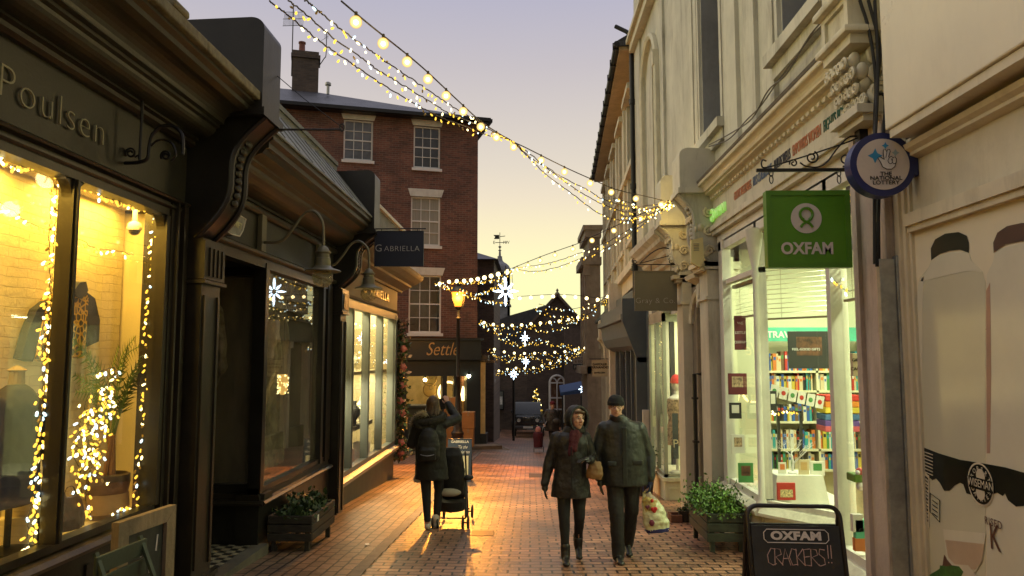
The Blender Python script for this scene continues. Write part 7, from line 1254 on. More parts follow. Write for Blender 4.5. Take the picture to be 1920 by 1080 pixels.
chk_ = mat("pink_chalk", (.50, .36, .33), .9, var=.3, scale=60)
def stroke(b, pts): b.tube([(x, -.0115, z) for x, z in pts], .0028, 4)
b = MB(Ml); z0 = H - .36; hh = .10; x = -.19
def ch_(pts): 
    stroke(b, [(x + px * .055, z0 + pz * hh) for px, pz in pts])
for gl_ in ([[(1, .95), (.5, 1), (.05, .6), (.1, .15), (.6, 0), (1, .1)]], [[(0, 0), (.1, 1), (.7, .95), (.8, .65), (.15, .5), (.9, 0)]], [[(0, 0), (.45, 1), (.95, 0)], [(.2, .4), (.8, .42)]], [[(.95, .9), (.4, 1), (.05, .5), (.35, .02), (.95, .08)]], [[(.05, 1), (.1, 0)], [(.85, 1), (.12, .5), (.95, 0)]], [[(.8, 1), (.1, .95), (.1, .05), (.85, 0)], [(.1, .5), (.7, .55)]], [[(0, 0), (.1, 1), (.7, .95), (.8, .65), (.15, .5), (.9, 0)]], [[(.85, .95), (.3, 1), (.15, .7), (.7, .45), (.75, .1), (.2, 0), (.0, .1)]], [[(.4, 1.25), (.35, .45)], [(.33, .25), (.33, .18)], [(.75, 1.25), (.7, .45)], [(.68, .25), (.68, .18)]]):
    for sgl in gl_: ch_(sgl)
    x += .0445
stroke(b, [(-.12, z0 - .17), (-.02, z0 - .16), (.04, z0 - .175)]); stroke(b, [(.15, z0 - .10), (.148, z0 - .19)]); stroke(b, [(.18, z0 - .10), (.178, z0 - .19)]); b.build("chalk_writing", chk_, t)
AG = Matrix.Translation((PY(862, 900, 16).x, 16, gz(16))); t = thing("pavement_board", "navy A board with white script and a pale poster right of the pushchair", "A board", M=AG); navyp = mat("navy_print_board", (.02, .035, .07), .5)
for ys in (-1, 1): Mg = AG @ Matrix.Translation((0, ys * .2, 0)) @ Matrix.Rotation(ys * .23, 4, 'X'); MB(Mg).bev(-.255, .255, -.012, .012, 0, .90, .006).build("panel", navyp, t)
Mg = AG @ Matrix.Translation((0, -.2, 0)) @ Matrix.Rotation(-.23, 4, 'X'); text("GABRIELLA", .068, Mg @ TM((.0, -.014, .83), (1, 0, 0)), wp, t, ext=.001, sx=1.12, offset=.002); text("'Tis the", .09, Mg @ TM((.05, -.014, .72), (1, 0, 0)), wp, t, ext=.001, shear=.5, sx=.8); text("Christmas", .09, Mg @ TM((.06, -.014, .62), (1, 0, 0)), wp, t, ext=.001, shear=.5, sx=.8)
MB(Mg).box(-.2, .19, -.016, -.013, .14, .54).build("poster", mat("cream_poster_paper", (.55, .52, .36), .6), t); b = MB(Mg); [b.tube([(.03 - .05 * math.cos(a), -.018, .38 - .05 * math.sin(a)), (.03 + .05 * math.cos(a), -.018, .38 + .05 * math.sin(a))], .004, 4) for a in (0, .8, 1.57, 2.36)]; b.build("snowflake_print", navyp, t)
# ------------------------------------------------------------------ bottom left: framed chalkboard and folding chair
rawwood = mat("pale_rough_timber", (.24, .18, .11), .75, var=.45, scale=5, st=(1, 1, .3), bump=.5)
Mf = frameM((-2.60, 4.72, -.34), (.13, 1, 0), (1, -.13, 0)); t = thing("framed_chalkboard", "chalkboard in a thick pale timber frame leaning by the yellow lit window", "chalkboard", (-2.6, 4.72, -.3)); L_ = .60; Hh = 1.0; fw = .10
b = MB(Mf)
for q0, q1 in (((0, Hh), (L_, Hh)), ((0, .02), (L_, .02))):
    z = q0[1]; zi = z - fw if z > .5 else z + fw; b.prism([(0, .03, z), (L_, .03, z), (L_ - fw, .03, zi), (fw, .03, zi)], (0, -.05, 0))
for x0, xi in ((0, fw), (L_, L_ - fw)): b.prism([(x0, .032, Hh), (xi, .032, Hh - fw), (xi, .032, .02 + fw), (x0, .032, .02)], (0, -.052, 0))
b.build("timber_frame", rawwood, t); MB(Mf).box(fw, L_ - fw, -.005, .005, fw, Hh - fw).build("slate_panel", chalkb, t); b = MB(Mf)
rr = random.Random(4)
for x in (.16, .20, .26, .30, .36, .42): 
    z = .62 + rr.uniform(-.05, .12); b.tube([(x, .008, z), (x + rr.uniform(-.02, .02), .008, z + rr.uniform(.04, .12))], .006, 4)
for k in range(7): x = .13 + k * .05; z = .2 + rr.uniform(0, .03); b.tube(curvepts([(x, .008, z), (x + .02, .008, z + .12), (x + .035, .008, z + .02)]), .005, 4)
b.build("chalk_marks", wp, t)
Mc = frameM((-2.47, 4.30, -.26), (.10, 1, 0), (1, -.1, 0)); t = thing("folding_chair", "green slatted folding chair with its back before the timber framed board", "chair", (-2.47, 4.5, -.26)); gc_ = mat("bottle_green_slats", (.028, .042, .028), .5, var=.3)
for z in (.82, .70): MB(Mc).bev(0, .47, -.01, .012, z - .10, z, .005).build("back_slat", gc_, t)
for x in (.02, .43): MB(Mc).beam((x, -.015, .84), (x, .35, 0), .03, .018).build("leg", gc_, t); MB(Mc).beam((x, .38, .42), (x, -.05, 0), .03, .018).build("leg", gc_, t)
b = MB(Mc); [b.bev(.02, .45, .06 + k * .06, .11 + k * .06, .43, .445, .004) for k in range(5)]; b.build("seat", gc_, t)
# ------------------------------------------------------------------ near window display
def wstr(label, pts, X, step, jit=.02, grp="fairy lights in the bright yellow window"):
    return strand(label, None, 'fairy', step, wr=.0025, pts3=[PX(x, y, X) for x, y in pts], group=grp, jit=jit)
wstr("fairy lights hanging down the left side of the central window post", [(108, 320), (104, 400), (100, 480), (96, 560), (90, 640), (84, 720), (78, 800), (70, 880), (66, 960), (62, 1010)], -3.11, .028)
wstr("second fairy string along the central window post, slightly inside", [(98, 340), (92, 450), (93, 530), (80, 620), (82, 700), (72, 790), (74, 860), (60, 940), (50, 1010)], -3.13, .032)
wstr("fairy lights looped under the head of the left hand pane", [(0, 288), (12, 308), (35, 312), (60, 308), (95, 316)], -3.11, .02); wstr("fairy lights looped under the head of the right hand pane", [(136, 338), (152, 350), (170, 350), (192, 368), (215, 375), (240, 382), (265, 388), (285, 395)], -3.11, .022)
wstr("fairy lights down the far edge of the right hand pane", [(286, 395), (286, 470), (282, 540), (272, 620), (275, 680), (268, 760), (266, 830), (258, 900), (256, 965)], -3.11, .035); wstr("fairy lights trailing along the bottom of the right hand pane", [(256, 968), (228, 950), (205, 985), (180, 998), (150, 1010), (120, 1020), (92, 1036)], -3.12, .022)
wstr("fairy lights trailing over the bottom of the left hand pane", [(60, 1010), (45, 1040), (30, 1058), (5, 1062)], -3.14, .018); wstr("far fairy garland across the back wall upper part", [(0, 380), (25, 395), (60, 420), (150, 450), (175, 465), (215, 470), (250, 478)], -3.5, .07, grp="garland on the brick wall")
pl = thing("palm_plant", "palm in a round brown pot wound with fairy lights in the yellow window", "palm", PX(203, 960, -3.36)); P0 = PX(203, 915, -3.36); Yp = P0.y
potm = mat("brown_glazed_pot", (.09, .055, .025), .35, var=.4); zr = PX(203, 888, -3.36).z; zb_ = PX(203, 945, -3.36).z
MB().lathe((-3.36, Yp, zb_), [(.04, 0), (.10, .03), (.145, .10), (.158, .17), (.155, .235), (.135, .245), (.12, .2)], 22).build("pot", potm, pl, smooth=.7)
b = MB(); rr = random.Random(6)
for k in range(7): b.tube([(-3.36 + rr.uniform(-.05, .05), Yp + rr.uniform(-.05, .05), zr - .05), (-3.36 + rr.uniform(-.04, .04), Yp + rr.uniform(-.06, .06), zr + .30)], .016, 6)
b.build("stems", mat("cane_stems", (.25, .12, .03), .6), pl); b = MB()
for k in range(15):
    a = rr.uniform(0, 2 * PI); L_ = rr.uniform(.45, .8); base = Vector((-3.36, Yp + rr.uniform(-.04, .04), zr + .25)); dx = .28 * math.cos(a); dy = math.sin(a) * .75; mid = base + Vector((dx * .4, dy * .4 * L_, L_ * .8)); tip = base + Vector((dx * .8, dy * L_ * 1.2, L_ * (.9 + .4 * rr.random()))); sp_ = curvepts([base, mid, tip], 8); b.tube(sp_, .004, 4)
    for i, p in enumerate(sp_[4:]):
        d = (sp_[min(i + 5, len(sp_) - 1)] - sp_[i + 3]).normalized()
        for s_ in (-1, 1): q = (Vector((0, d.z, -d.y)).normalized() * s_ * .9 + d * .6 + Vector((0, 0, -.25))) * .16 * (1 - i / 16); o = d * .010; b.add([p - o, p + o, p + q], [(0, 1, 2)])
b.build("fronds", mat("yellow_green_palm", (.13, .20, .02), .5, var=.3), pl)
pd = thing("pedestal", "rounded tan pedestal under the potted palm", "pedestal", (-3.36, Yp, .45)); MB().lathe((-3.36, Yp, .47), [(.15, 0), (.16, .04), (.15, .15), (.10, zb_ - .5), (.07, zb_ - .47)], 20).build("body", mat("tan_plaster", (.30, .20, .08), .6, var=.2), pd, smooth=.7)
for k, pts in enumerate((((180, 740), (205, 720), (195, 760), (160, 775), (150, 800), (180, 815), (140, 850), (150, 880), (145, 920), (140, 960)), ((200, 745), (215, 770), (180, 790), (165, 830), (190, 850), (170, 880), (165, 910), (160, 940), (175, 975)), ((178, 700), (215, 690), (198, 735), (165, 790), (140, 830), (165, 855), (205, 920), (222, 945), (225, 965)), ((170, 740), (160, 770), (200, 800), (185, 840), (160, 860), (150, 900), (155, 935)))):
    wstr(["first", "second", "third", "fourth"][k] + " fairy string tangled through the palm leaves", pts, -3.28 - .02 * k, .026, .035, "fairy strings wound on the palm")
# patterned shirt hung on the wall
sh_, n_, l_, b_ = nmat("gold_navy_brocade"); vo = n_.new("ShaderNodeTexVoronoi"); vo.feature = 'DISTANCE_TO_EDGE'; vo.inputs["Scale"].default_value = 22; tcx = n_.new("ShaderNodeTexCoord"); l_.new(tcx.outputs["Object"], vo.inputs[0]); r1 = n_.new("ShaderNodeValToRGB"); r1.color_ramp.elements[0].color = (.55, .33, .04, 1); r1.color_ramp.elements[0].position = .08; r1.color_ramp.elements[1].color = (.03, .022, .02, 1); r1.color_ramp.elements[1].position = .16; l_.new(vo.outputs[0], r1.inputs[0]); l_.new(r1.outputs[0], b_.inputs[0]); b_.inputs["Roughness"].default_value = .5
shirt = thing("hung_jacket", "navy and gold brocade jacket hanging on the pale brick wall", "jacket", PX(110, 600, -3.58)); XS = -3.59
sp3 = lambda pts, X=XS: [(X, PX(x, y, X).y, PX(x, y, X).z) for x, y in pts]
MB().prism(sp3([(92, 555), (120, 535), (142, 538), (150, 560), (146, 620), (142, 672), (105, 668), (70, 678), (50, 672), (62, 610), (76, 562)]), (.07, 0, 0)).build("body", sh_, shirt)
nv = mat("navy_cloth", (.02, .025, .05), .8, var=.3); MB().prism(sp3([(78, 562), (55, 580), (38, 620), (24, 672), (46, 678), (62, 640), (72, 590)]), (.06, 0, 0)).build("sleeve", nv, shirt); MB().prism(sp3([(146, 545), (165, 560), (174, 600), (172, 640), (150, 650), (144, 600)]), (.06, 0, 0)).build("sleeve", nv, shirt)
MB().prism(sp3([(118, 545), (130, 530), (142, 528), (146, 545), (134, 560), (124, 556)]), (.085, 0, 0)).build("collar", nv, shirt)
jk = thing("dressed_torso", "dark jacket on a stand at the lower left of the yellow window", "mannequin", PX(30, 900, -3.3)); c = PX(28, 860, -3.32)
b = MB(); b.loft([((-3.34, c.y, .75), .12, .26), ((-3.34, c.y, 1.15), .11, .22), ((-3.34, c.y, 1.38), .11, .23), ((-3.34, c.y, 1.48), .08, .13), ((-3.34, c.y, 1.52), .05, .05)], 20); b.cap((-3.33, c.y + .21, 1.40), (-3.30, c.y + .30, 1.1), .06, .05); b.cap((-3.30, c.y + .30, 1.1), (-3.28, c.y + .34, .8), .05, .045); b.cap((-3.33, c.y - .21, 1.40), (-3.30, c.y - .30, .9), .06, .05); fused("jacket", b, nv, jk, .014, 2, .02, .1, local=False)
MB().lathe((-3.34, c.y, .44), [(.16, 0), (.16, .03), (.02, .05), (.02, .35)], 14).build("stand", darkmetal, jk); MB().lathe((-3.34, c.y, 1.5), [(.05, 0), (.045, .1), (.06, .11), (.01, .14)], 14).build("neck_block", rawwood, jk)
cm = thing("security_camera", "white dome security camera hanging inside the yellow window's far end", "camera", PX(252, 420, -3.3)); q = PX(252, 432, -3.4); MB().lathe(q, [(.055, .0), (.062, .02), (.05, .06), (.02, .08), (.018, .25)], 16).build("housing", white, cm, smooth=.7); MB().ball(q, (.048, .048, .045), 14, 9).build("dome", mat("dark_dome", (.02, .02, .02), .08, bump=0), cm, True); MB().lathe(q + Vector((0, 0, .24)), [(.02, 0), (.02, 2.98 - q.z - .24)], 8).build("stem", white, cm)
bgs = thing("handbag", "dark slouchy handbag on the window floor beside the pedestal", "handbag", PX(135, 990, -3.3)); q = PX(128, 1000, -3.3); b = MB(); b.loft([((-3.3, q.y, .47), .07, .16), ((-3.3, q.y, .55), .07, .16), ((-3.3, q.y, .66), .03, .12), ((-3.3, q.y, .70), .015, .1)], 16); b.tube(curvepts([(-3.3, q.y - .08, .67), (-3.3, q.y - .05, .76), (-3.3, q.y + .03, .76), (-3.3, q.y + .08, .67)]), .007, 6); fused("bag_body", b, mat("dark_brown_leather", (.05, .03, .015), .5), bgs, .008, 1, .02, .07, local=False)
for k, (x, y, h) in enumerate(((30, 1010, .10), (45, 980, .17), (58, 960, .25))): q = PX(x, 1040, -3.42); t = thing("stone_block", ["lowest", "middle", "tallest"][k] + " of the stepped pale stone blocks at the window's bottom left", "block", (q.x, q.y, .45), group="stepped stone blocks"); MB().bev(-3.55, -3.3, q.y - .07, q.y + .07, .45, .5 + h * 1.3, .012).build("block", wbrick, t)
# glowing jar in the unlit shop
hj = thing("glowing_pendant", "gold woven pendant lamp glowing inside the unlit shop window", "lamp", PX(530, 717, -3.3)); q = PX(530, 740, -3.3); MB().lathe(q, [(.03, 0), (.055, .05), (.07, .15), (.065, .24), (.055, .27)], 16).build("glass", emit("woven_amber_glow", (1, .5, .08), .9, False), hj, smooth=.7); b = MB(); rr = random.Random(3)
for k in range(70): a = rr.uniform(0, 2 * PI); z = rr.uniform(.01, .26); b.ball(q + Vector((.07 * math.cos(a), .07 * math.sin(a), z)), .007, 5, 4)
b.build("sparkles", fairyH, hj); MB().tube([q + Vector((0, 0, .27)), (q.x, q.y, 2.9)], .004, 4).build("cord", wire, hj)
for k, (x0, x1) in enumerate(((398, 408), (418, 432), (437, 450), (457, 468))): a = PY(x0, 491 + k, 8.6); c = PY(x1, 491 + k * .8, 8.6); MB().box(a.x, c.x, 8.6, 8.62, a.z - .012, a.z + .012).build("lit_slot", emit("lit_slot", (1, .95, .8), 2, False) if "lit_slot" not in bpy.data.materials else bpy.data.materials["lit_slot"], B2)
# ------------------------------------------------------------------ jeweller's display and flower column
rr = random.Random(12); vel = mat("cream_velvet", (.60, .56, .42), .8, var=.15); blk = mat("black_velvet", (.02, .02, .02), .8); silver = mat("polished_silver", (.7, .68, .6), .15, metal=.9, bump=0)
def bust(x, y, z, s, m):
    t = thing("necklace_bust", "necklace display bust on the jeweller's " + ("upper white" if z > 1 else "lit lower") + " shelf", "display bust", (x, y, z), group="necklace busts " + ("upper" if z > 1 else "lower")); MB().lathe((x, y, z), [(.07 * s, 0), (.07 * s, .01), (.03 * s, .03), (.035 * s, .08 * s), (.085 * s, .15 * s), (.08 * s, .22 * s), (.03 * s, .27 * s), (.028 * s, .33 * s)], 14).build("form", m, t, smooth=.7)
    MB().tube([(x + .075 * s * math.cos(a), y + .075 * s * math.sin(a), z + .2 * s - .05 * s * math.cos(a)) for a in [2 * PI * k / 14 for k in range(14)]], .006, 5, closed=True).build("necklace", silver, t)
for k in range(14): bust(-3.35 + rr.uniform(-.12, .1), 11.8 + k * .24, .42, rr.uniform(.8, 1.5), rr.choice((vel, vel, blk)))
for k in range(7): bust(-3.4 + rr.uniform(-.1, .1), 12.0 + k * .55, 1.42, rr.uniform(.7, 1.1), vel)
cardb = mat("cream_gift_box", (.58, .48, .30), .6, var=.15)
for k in range(9):
    y = 11.85 + k * .40; s_ = rr.uniform(.14, .3); m_ = rr.choice((cardb, vel, gilt)); kk = ("tan", "cream", "brown")[(cardb, vel, gilt).index(m_)]; t = thing("gift_box", kk + " ribboned gift box on the bottom of the jeweller's window", "box", (-3.3, y, -.2), group=kk + " boxes in the jeweller's window"); MB().bev(-3.35, -3.35 + s_ * .7, y, y + s_, -.2, -.2 + s_, .008).build("body", m_, t); MB().box(-3.353, -3.347 + s_ * .7, y + s_ * .45, y + s_ * .55, -.2, -.197 + s_).build("ribbon", silver, t)
for k, (y, z, r) in enumerate(((12.1, 2.05, .26), (12.95, 1.95, .30), (12.3, 1.75, .18), (13.3, 2.25, .18))):
    t = thing("snowflake_ornament", ["large white snowflake nearest in the jeweller's window", "largest white snowflake hanging second in the jeweller's window", "small white snowflake low beside the nearest one", "small white snowflake high on the right of the largest"][k], "snowflake", (-3.2, y, z)); b = MB()
    for i in range(6):
        a = PI * i / 3; u = Vector((0, math.cos(a), math.sin(a))); v = Vector((0, -math.sin(a), math.cos(a))); c = Vector((-3.2, y, z)); b.beam(c, c + u * r, .02, r * .16, (1, 0, 0))
        for f in (.45, .72):
            for s_ in (-1, 1): b.beam(c + u * r * f, c + u * r * (f + .2) + v * s_ * r * .22, .02, r * .09, (1, 0, 0))
    b.build("flake", mat("white_glitter_board", (.75, .72, .6), .6) if "white_glitter_board" not in bpy.data.materials else bpy.data.materials["white_glitter_board"], t); MB().tube([(-3.2, y, z + r), (-3.2, y, 2.85)], .003, 4).build("thread", wire, t)
fl = thing("flower_garland", "upright garland of pink flowers and dark leaves on the jeweller's far corner", "garland", (-2.93, 16.72, gz(16.7))); cpts = [Vector((-2.92 + .05 * math.sin(k * 1.3), 16.72, -.55 + k * .155)) for k in range(20)]
MB().tube(cpts, .035, 6).build("stem", wire, fl); leaves("dark_leaves", fl, cpts, gl1, 1500, (.08, .08, .05), .11, 21, 0); leaves("cream_plumes", fl, cpts, mat("pink_cream_plume", (.42, .27, .20), .8, var=.4), 520, (.07, .06, .05), .12, 22, .1)
pk = mat("dusty_pink_petals", (.42, .13, .12), .7, var=.3); rr = random.Random(33)
for k, zf in enumerate((.9, 2.3, 6.5, 8.2, 10.4, 13, 15.6)):
    c = Vector((-2.88 + rr.uniform(-.02, .08), 16.6, -.55 + zf * .155)); b = MB()
    for j in range(16): a = j * 2.4; r = .02 + .006 * j; b.ball(c + Vector((r * .6 * math.cos(a), -.02 + .002 * j, r * .6 * math.sin(a))), (.028, .01, .028), 7, 5, Matrix.Rotation(a, 3, 'Y'))
    b.build("flower", pk, fl, True)
# ------------------------------------------------------------------ charity shop interior
shelfm = mat("cream_shelving", (.62, .58, .40), .6, var=.08)
YB = 10.7; bx0, bx1 = PY(1438, 700, YB).x, PY(1640, 700, YB).x; zsh = [PY(1500, y, YB).z for y in (880, 842, 790, 732, 695)]
bc = thing("bookcase", "tall cream bookcase facing the door with four shelves of books", "bookcase", (bx0, YB, -.6)); b = MB()
for z in zsh: b.box(bx0, bx1 + 1.2, YB, YB + .32, z - .03, z)
for k in range(5): x = bx0 - .03 + k * .72; b.box(x, x + .03, YB, YB + .32, -.6, zsh[-1] + .45)
b.build("shelves", shelfm, bc); MB().box(bx0 - .03, bx1 + 1.2, YB + .32, YB + .36, -.6, zsh[-1] + .5).build("back", shelfm, bc); zt_ = PY(1500, 640, YB).z
MB().box(bx0 - .05, bx1 + 1.2, YB - .02, YB + .02, zt_, PY(1500, 614, YB).z).build("sign_band", mat("teal_band", (.08, .45, .30), .5), bc); text("TRAVEL", .13, TM((PY(1467, 628, YB).x, YB - .025, PY(1467, 628, YB).z), (1, 0, 0)), white, bc, ext=.002, offset=.003)
bookcols = [("white", (.6, .58, .5)), ("blue", (.03, .10, .35)), ("teal", (.03, .28, .30)), ("red", (.45, .03, .02)), ("orange", (.55, .16, .03)), ("green", (.06, .22, .06)), ("black", (.02, .02, .02)), ("cream", (.55, .45, .28)), ("brown", (.15, .08, .04)), ("yellow", (.5, .38, .05))]
bmats = [mat(n + "_book_cover", c, .5, var=.1, bump=0) for n, c in bookcols]; rr = random.Random(77); sn = ["bottom", "third", "second", "top", "uppermost"]
bookme = {}
def book(x, y, z, w, d, h, ci, where, lean=0):
    key = (round(w, 3), round(h, 2), ci)
    if key not in bookme:
        b = MB(); b.box(0, w, 0, d, 0, h); o = b.build("book", bmats[ci], None); me = o.data; lb = MB().box(.15 * w, .85 * w, -.001, .0, h * .62, h * .8).build("spine_label", bmats[(ci + 7) % 10 if ci != 0 else 1], None); bookme[key] = (me, lb.data); bpy.data.objects.remove(o); bpy.data.objects.remove(lb)
    o = bpy.data.objects.new("book", bookme[key][0]); COL.objects.link(o); o.location = (x, y, z); o.rotation_euler = (0, lean, 0); tag(o, f"{bookcols[ci][0]} book upright on the {where} in the charity shop", "book", "books on the charity shop shelves")
    c = bpy.data.objects.new("spine_label", bookme[key][1]); COL.objects.link(c); c.parent = o
for si, z in enumerate(zsh):
    x = bx0 + .02; lim = bx1 + .15
    while x < lim:
        w = rr.choice((.022, .03, .038, .05)); h = rr.choice((.20, .23, .26)) * (1.0 if si < 4 else 1.05); ci = rr.choice((0, 0, 1, 1, 2, 3, 4, 5, 6, 7, 7, 8, 9)); 
        if (x - bx0 + .03) % .72 > .66: x += .05; continue
        book(x, YB + .03 + rr.uniform(0, .03), z, w - .002, .17, h, ci, sn[si] + " shelf of the tall cream bookcase"); x += w
        if rr.random() < .05: x += .07
# second unit, near window: coloured shelves
tb_ = thing("display_table", "small table under a white cloth in the green lit bay", "table", (2.95, 8.55, .05)); q0 = PY(1452, 892, 8.3); q1 = PY(1538, 892, 8.3); zt_ = q0.z; ycl = 8.3
b = MB(); cx_ = (q0.x + q1.x) / 2 + .03; w_ = (q1.x - q0.x) / 2; b.box(cx_ - w_, cx_ + w_, ycl, ycl + .42, zt_ - .02, zt_)
rr = random.Random(1); n = 40; vs = []
for k in range(n):
    a = 2 * PI * k / n; sx2, sy2 = math.cos(a), math.sin(a); m_ = max(abs(sx2), abs(sy2)); x, y = sx2 / m_, sy2 / m_; f = 1.03 + .10 * (k % 2); vs.append((cx_ + x * w_ * 1.0, ycl + .21 + y * .21, zt_ + .003)); vs.append((cx_ + x * w_ * (f + .1), ycl + .21 + y * .21 * f, max(.06, zt_ - .33)))
b.add(vs, [(2 * k, 2 * ((k + 1) % n), 2 * ((k + 1) % n) + 1, 2 * k + 1) for k in range(n)]); b.build("cloth", mat("white_cloth", (.70, .70, .62), .85, var=.05), tb_, smooth=.9); MB().box(cx_ - w_ * .8, cx_ + w_ * .8, ycl + .05, ycl + .37, -.05, zt_ - .025).build("table_base", shelfm, tb_)
rb = thing("red_book", "red framed book with a picture cover leaning on the white cloth", "book", (cx_ - .15, ycl - .04, .1)); a = PY(1457, 937, 8.22); c = PY(1490, 905, 8.22); MB().bev(a.x, c.x, 8.2, 8.23, a.z, c.z, .003).build("cover", bmats[3], rb); MB().box(a.x + .03, c.x - .03, 8.197, 8.2, a.z + .03, a.z + .11).build("cover_picture", mat("sepia_picture", (.5, .4, .2), .5, var=.8, scale=60), rb)
wt = thing("twig_tree", "white bare twig ornament tree on the cloth covered table", "ornament tree", (cx_ - .03, ycl + .15, zt_)); b = MB(); rr = random.Random(14)
def twig(p, d, L_, r, k):
    e = p + d * L_; m_ = p + d * L_ * .5 + Vector((rr.gauss(0, .01), 0, rr.gauss(0, .01))); b.tube([p, m_, e], [r, r * .8, r * .6], 6)
    if k:
        for _ in range(rr.choice((2, 3))): d2 = (d + Vector((rr.gauss(0, .75), rr.gauss(0, .4), rr.uniform(-.1, .5)))).normalized(); twig(e if rr.random() < .6 else m_, d2, L_ * .68, r * .6, k - 1)
twig(Vector((cx_ - .03, ycl + .15, zt_)), Vector((0, 0, 1)), .2, .016, 5); b.ball((cx_ - .03, ycl + .15, zt_ + .01), (.05, .05, .02)); b.build("branches", white, wt)
def cardbox(name, label, cat, Y, x0, y0, x1, y1, m, extra=None, th=.015, txt=None, ts=.05, tm=None):
    a = PY(x0, y1, Y); c = PY(x1, y0, Y); t = thing(name, label, cat, (a.x, Y, a.z)); MB().bev(min(a.x, c.x), max(a.x, c.x), Y, Y + th, a.z, c.z, .002).build("front", m, t)
    if extra: MB().box(a.x + (c.x - a.x) * .2, a.x + (c.x - a.x) * .8, Y - .002, Y, a.z + (c.z - a.z) * .35, a.z + (c.z - a.z) * .85).build("printed_picture", extra, t)
    if txt:
        for k, s_ in enumerate(txt): text(s_, ts, TM(((a.x + c.x) / 2, Y - .003, a.z + (c.z - a.z) * (1 - (k + .8) / (len(txt) + .6))), (1, 0, 0)), tm or white, t, ext=.001)
    return t
pict = mat("colour_print", (.35, .25, .15), .5, var=.9, scale=25); dpic = mat("dark_record_print", (.10, .04, .02), .4, var=.9, scale=14); burg = mat("burgundy_card", (.12, .012, .02), .5, bump=0)
cardbox("hanging_poster", "dark square record poster hung before the bookcase", "poster", 8.9, 1479, 621, 1556, 691, bmats[6], dpic, txt=None); p = PY(1512, 655, 8.88); 
text("FEEL-GOOD GIFTS", .04, TM((p.x, 8.89, p.z), (1, 0, 0)), white, bpy.data.objects[[o.name for o in bpy.data.objects if o.name.startswith("hanging_poster")][-1]], ext=.001)
cardbox("window_poster", "burgundy card reading WE SETTLE in the far street pane", "poster", 9.2, 1378, 592, 1398, 656, burg, txt=("WE", "LITTLE", "OXFAM"), ts=.045)
for k, (x0, y0, x1, y1, m_, e_, nm) in enumerate(((1478, 892, 1493, 912, shelfm, gilt, "small ivory greeting card left of the twig tree"), (1498, 862, 1517, 892, cardb, gilt, "gold printed greeting card right of the twig tree"), (1520, 865, 1546, 892, offwhite, bmats[5], "white greeting card with green wreath on the table's end"), (1460, 867, 1474, 888, offwhite, bmats[4], "tall white card at the table's left corner"), (1443, 733, 1456, 770, bmats[6], offwhite, "black framed mirror card on the wire rack"), (1372, 815, 1396, 850, offwhite, pict, "colour picture card pinned on the far display panel"), (1366, 700, 1400, 740, burg, pict, "burgundy box propped in the far display"), (1368, 755, 1390, 785, bmats[6], offwhite, "dark box with a white fringe below the burgundy box"), (1385, 868, 1412, 905, bmats[5], dpic, "green box lying at the foot of the far display"))):
    cardbox("greeting_card" if k < 6 else "gift_box", nm, "card" if k < 6 else "box", 8.38 if k < 5 else 9.0, x0, y0, x1, y1, m_, e_)
bn = thing("card_bunting", "string of small round motif cards across the bookcase", "bunting", PY(1480, 740, 8.7)); b = MB(); pts = [PY(x, y, 8.7) for x, y in ((1440, 722), (1468, 728), (1500, 742), (1545, 752))]; b.tube(curvepts(pts), .002, 4); b.build("string", wire, bn)
for k in range(6):
    q = PY(1452 + k * 17, 733 + k * 4.2, 8.7); MB(Matrix.Translation(q) @ Matrix.Rotation(.2, 4, 'Y')).box(-.045, .045, -.002, .002, -.07, .07).build("card", offwhite, bn); MB().ball(q + Vector((0, -.003, 0)), (.025, .002, .028), 10, 6).build("card_motif", bmats[3 if k % 2 else 5], bn)
rk = thing("wire_rack", "black metal rack with strung lights left of the bookcase", "rack", PY(1450, 850, 9.0)); b = MB(); q = [PY(x, y, 9.0) for x, y in ((1440, 772), (1502, 772), (1502, 880), (1462, 880))]; b.beam(q[0], q[1], .03, .02); b.beam(q[1], q[2], .03, .03); b.beam((q[3].x, 9, q[0].z), q[3], .03, .03); b.build("frame", shoe, rk)
strand("little white fairy lights draped on the black rack", [(1440, 768, 8.95), (1460, 774, 8.95), (1480, 770, 8.95), (1502, 776, 8.95)], 'fairy', .03, group="charity shop fairy lights", jit=.012, wr=.003); strand("fairy lights across the nearest pane under its blind", [(1556, 520, 6.2), (1575, 535, 6.2), (1590, 545, 6.2), (1612, 540, 6.2)], 'fairy', .035, group="charity shop fairy lights", jit=.03, wr=.003)
rbw = thing("rainbow_shelf", "stack of rainbow coloured folded goods behind the near round column", "stack of goods", PY(1560, 760, 9.4))
for k, (c_, y_) in enumerate((((.5, .03, .02), 742), ((.6, .2, .02), 754), ((.55, .42, .04), 765), ((.05, .12, .25), 778), ((.10, .05, .22), 790), ((.45, .08, .10), 800))): a = PY(1548, y_ + 10, 9.4); c = PY(1612, y_ - 1, 9.4); MB().bev(a.x, c.x, 9.4, 9.7, a.z, c.z, .008).build("folded_band", mat("rainbow_band", c_, .7, var=.2), rbw)
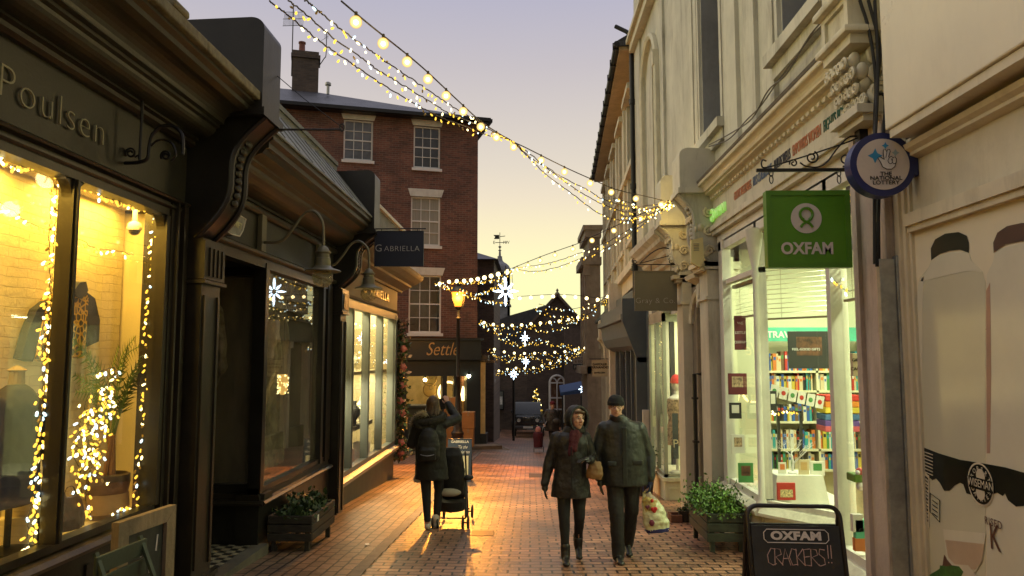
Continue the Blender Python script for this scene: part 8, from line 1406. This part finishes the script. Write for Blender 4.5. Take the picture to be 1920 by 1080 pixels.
for k, (x0, y0, x1, y1, m_, nm, tx_) in enumerate(((1600, 965, 1618, 998, offwhite, "small white box at the bottom of the nearest pane", None), (1605, 975, 1628, 1010, mat("mint_card", (.10, .45, .28), .5), "mint green card with writing at the bottom of the nearest pane", ("gifts",)), (1604, 1010, 1628, 1034, bmats[4], "orange edged box low in the nearest pane", None), (1600, 662, 1612, 705, cardb, "tan card with GIFT CARD letters high in the nearest pane", ("GIFT", "CARD")))):
    t = cardbox("gift_card" if k in (1, 3) else "gift_box", nm, "card" if k in (1, 3) else "box", 5.9, x0, y0, x1, y1, m_, None, .05, tx_, .035, ink)
bs = thing("toy_basket", "small shelf basket with a rainbow toy and white figure in the nearest pane", "basket", PY(1612, 880, 5.95)); a = PY(1602, 905, 5.95); c = PY(1622, 890, 5.95); MB().bev(a.x, c.x, 5.95, 6.1, a.z, c.z, .01).build("basket", gl2, bs); MB().ball(PY(1612, 884, 5.97), .03, 12, 8).build("toy", bmats[3], bs, True); MB().ball(PY(1613, 912, 5.97), (.03, .03, .035), 12, 8).build("white_figure", white, bs, True); MB().ball(PY(1608, 886, 5.95), .018, 10, 7).build("toy_face", white, bs, True)
# litter and drain details on the paving
for k, (x, y, r) in enumerate(((688, 1023, .035), (617, 980, .05), (842, 902, .02), (1300, 985, .03))):
    p = PG(x, y); b = MB(); rr = random.Random(k); n = 7; b.add([(p.x + r * rr.uniform(.5, 1) * math.cos(2 * PI * j / n), p.y + r * 2 * rr.uniform(.5, 1) * math.sin(2 * PI * j / n), p.z + .008 + rr.uniform(0, .02)) for j in range(n)], [tuple(range(n))]); tag(b.build("litter", white, None), ["white scrap of litter on the left paving before the timber kerb", "pale crumpled paper by the dark planter's foot", "tiny scrap near the navy A board", "small scrap by the herb planter"][k], "litter")
for k, (x, y, sx2, sy2) in enumerate(((1010, 892, .22, .3), (905, 1000, .14, .14))):
    p = PG(x, y); b = MB(); b.box(p.x - sx2, p.x + sx2, p.y - sy2, p.y + sy2, p.z - .03, p.z + .006); o = b.build("drain_cover", mat("iron_cover", (.05, .04, .035), .5, metal=.5, var=.4) if "iron_cover" not in bpy.data.materials else bpy.data.materials["iron_cover"], None); tag(o, ["rectangular iron cover set in the brick paving behind the couple", "small square iron cover in the paving near the middle of the lane"][k], "drain cover")
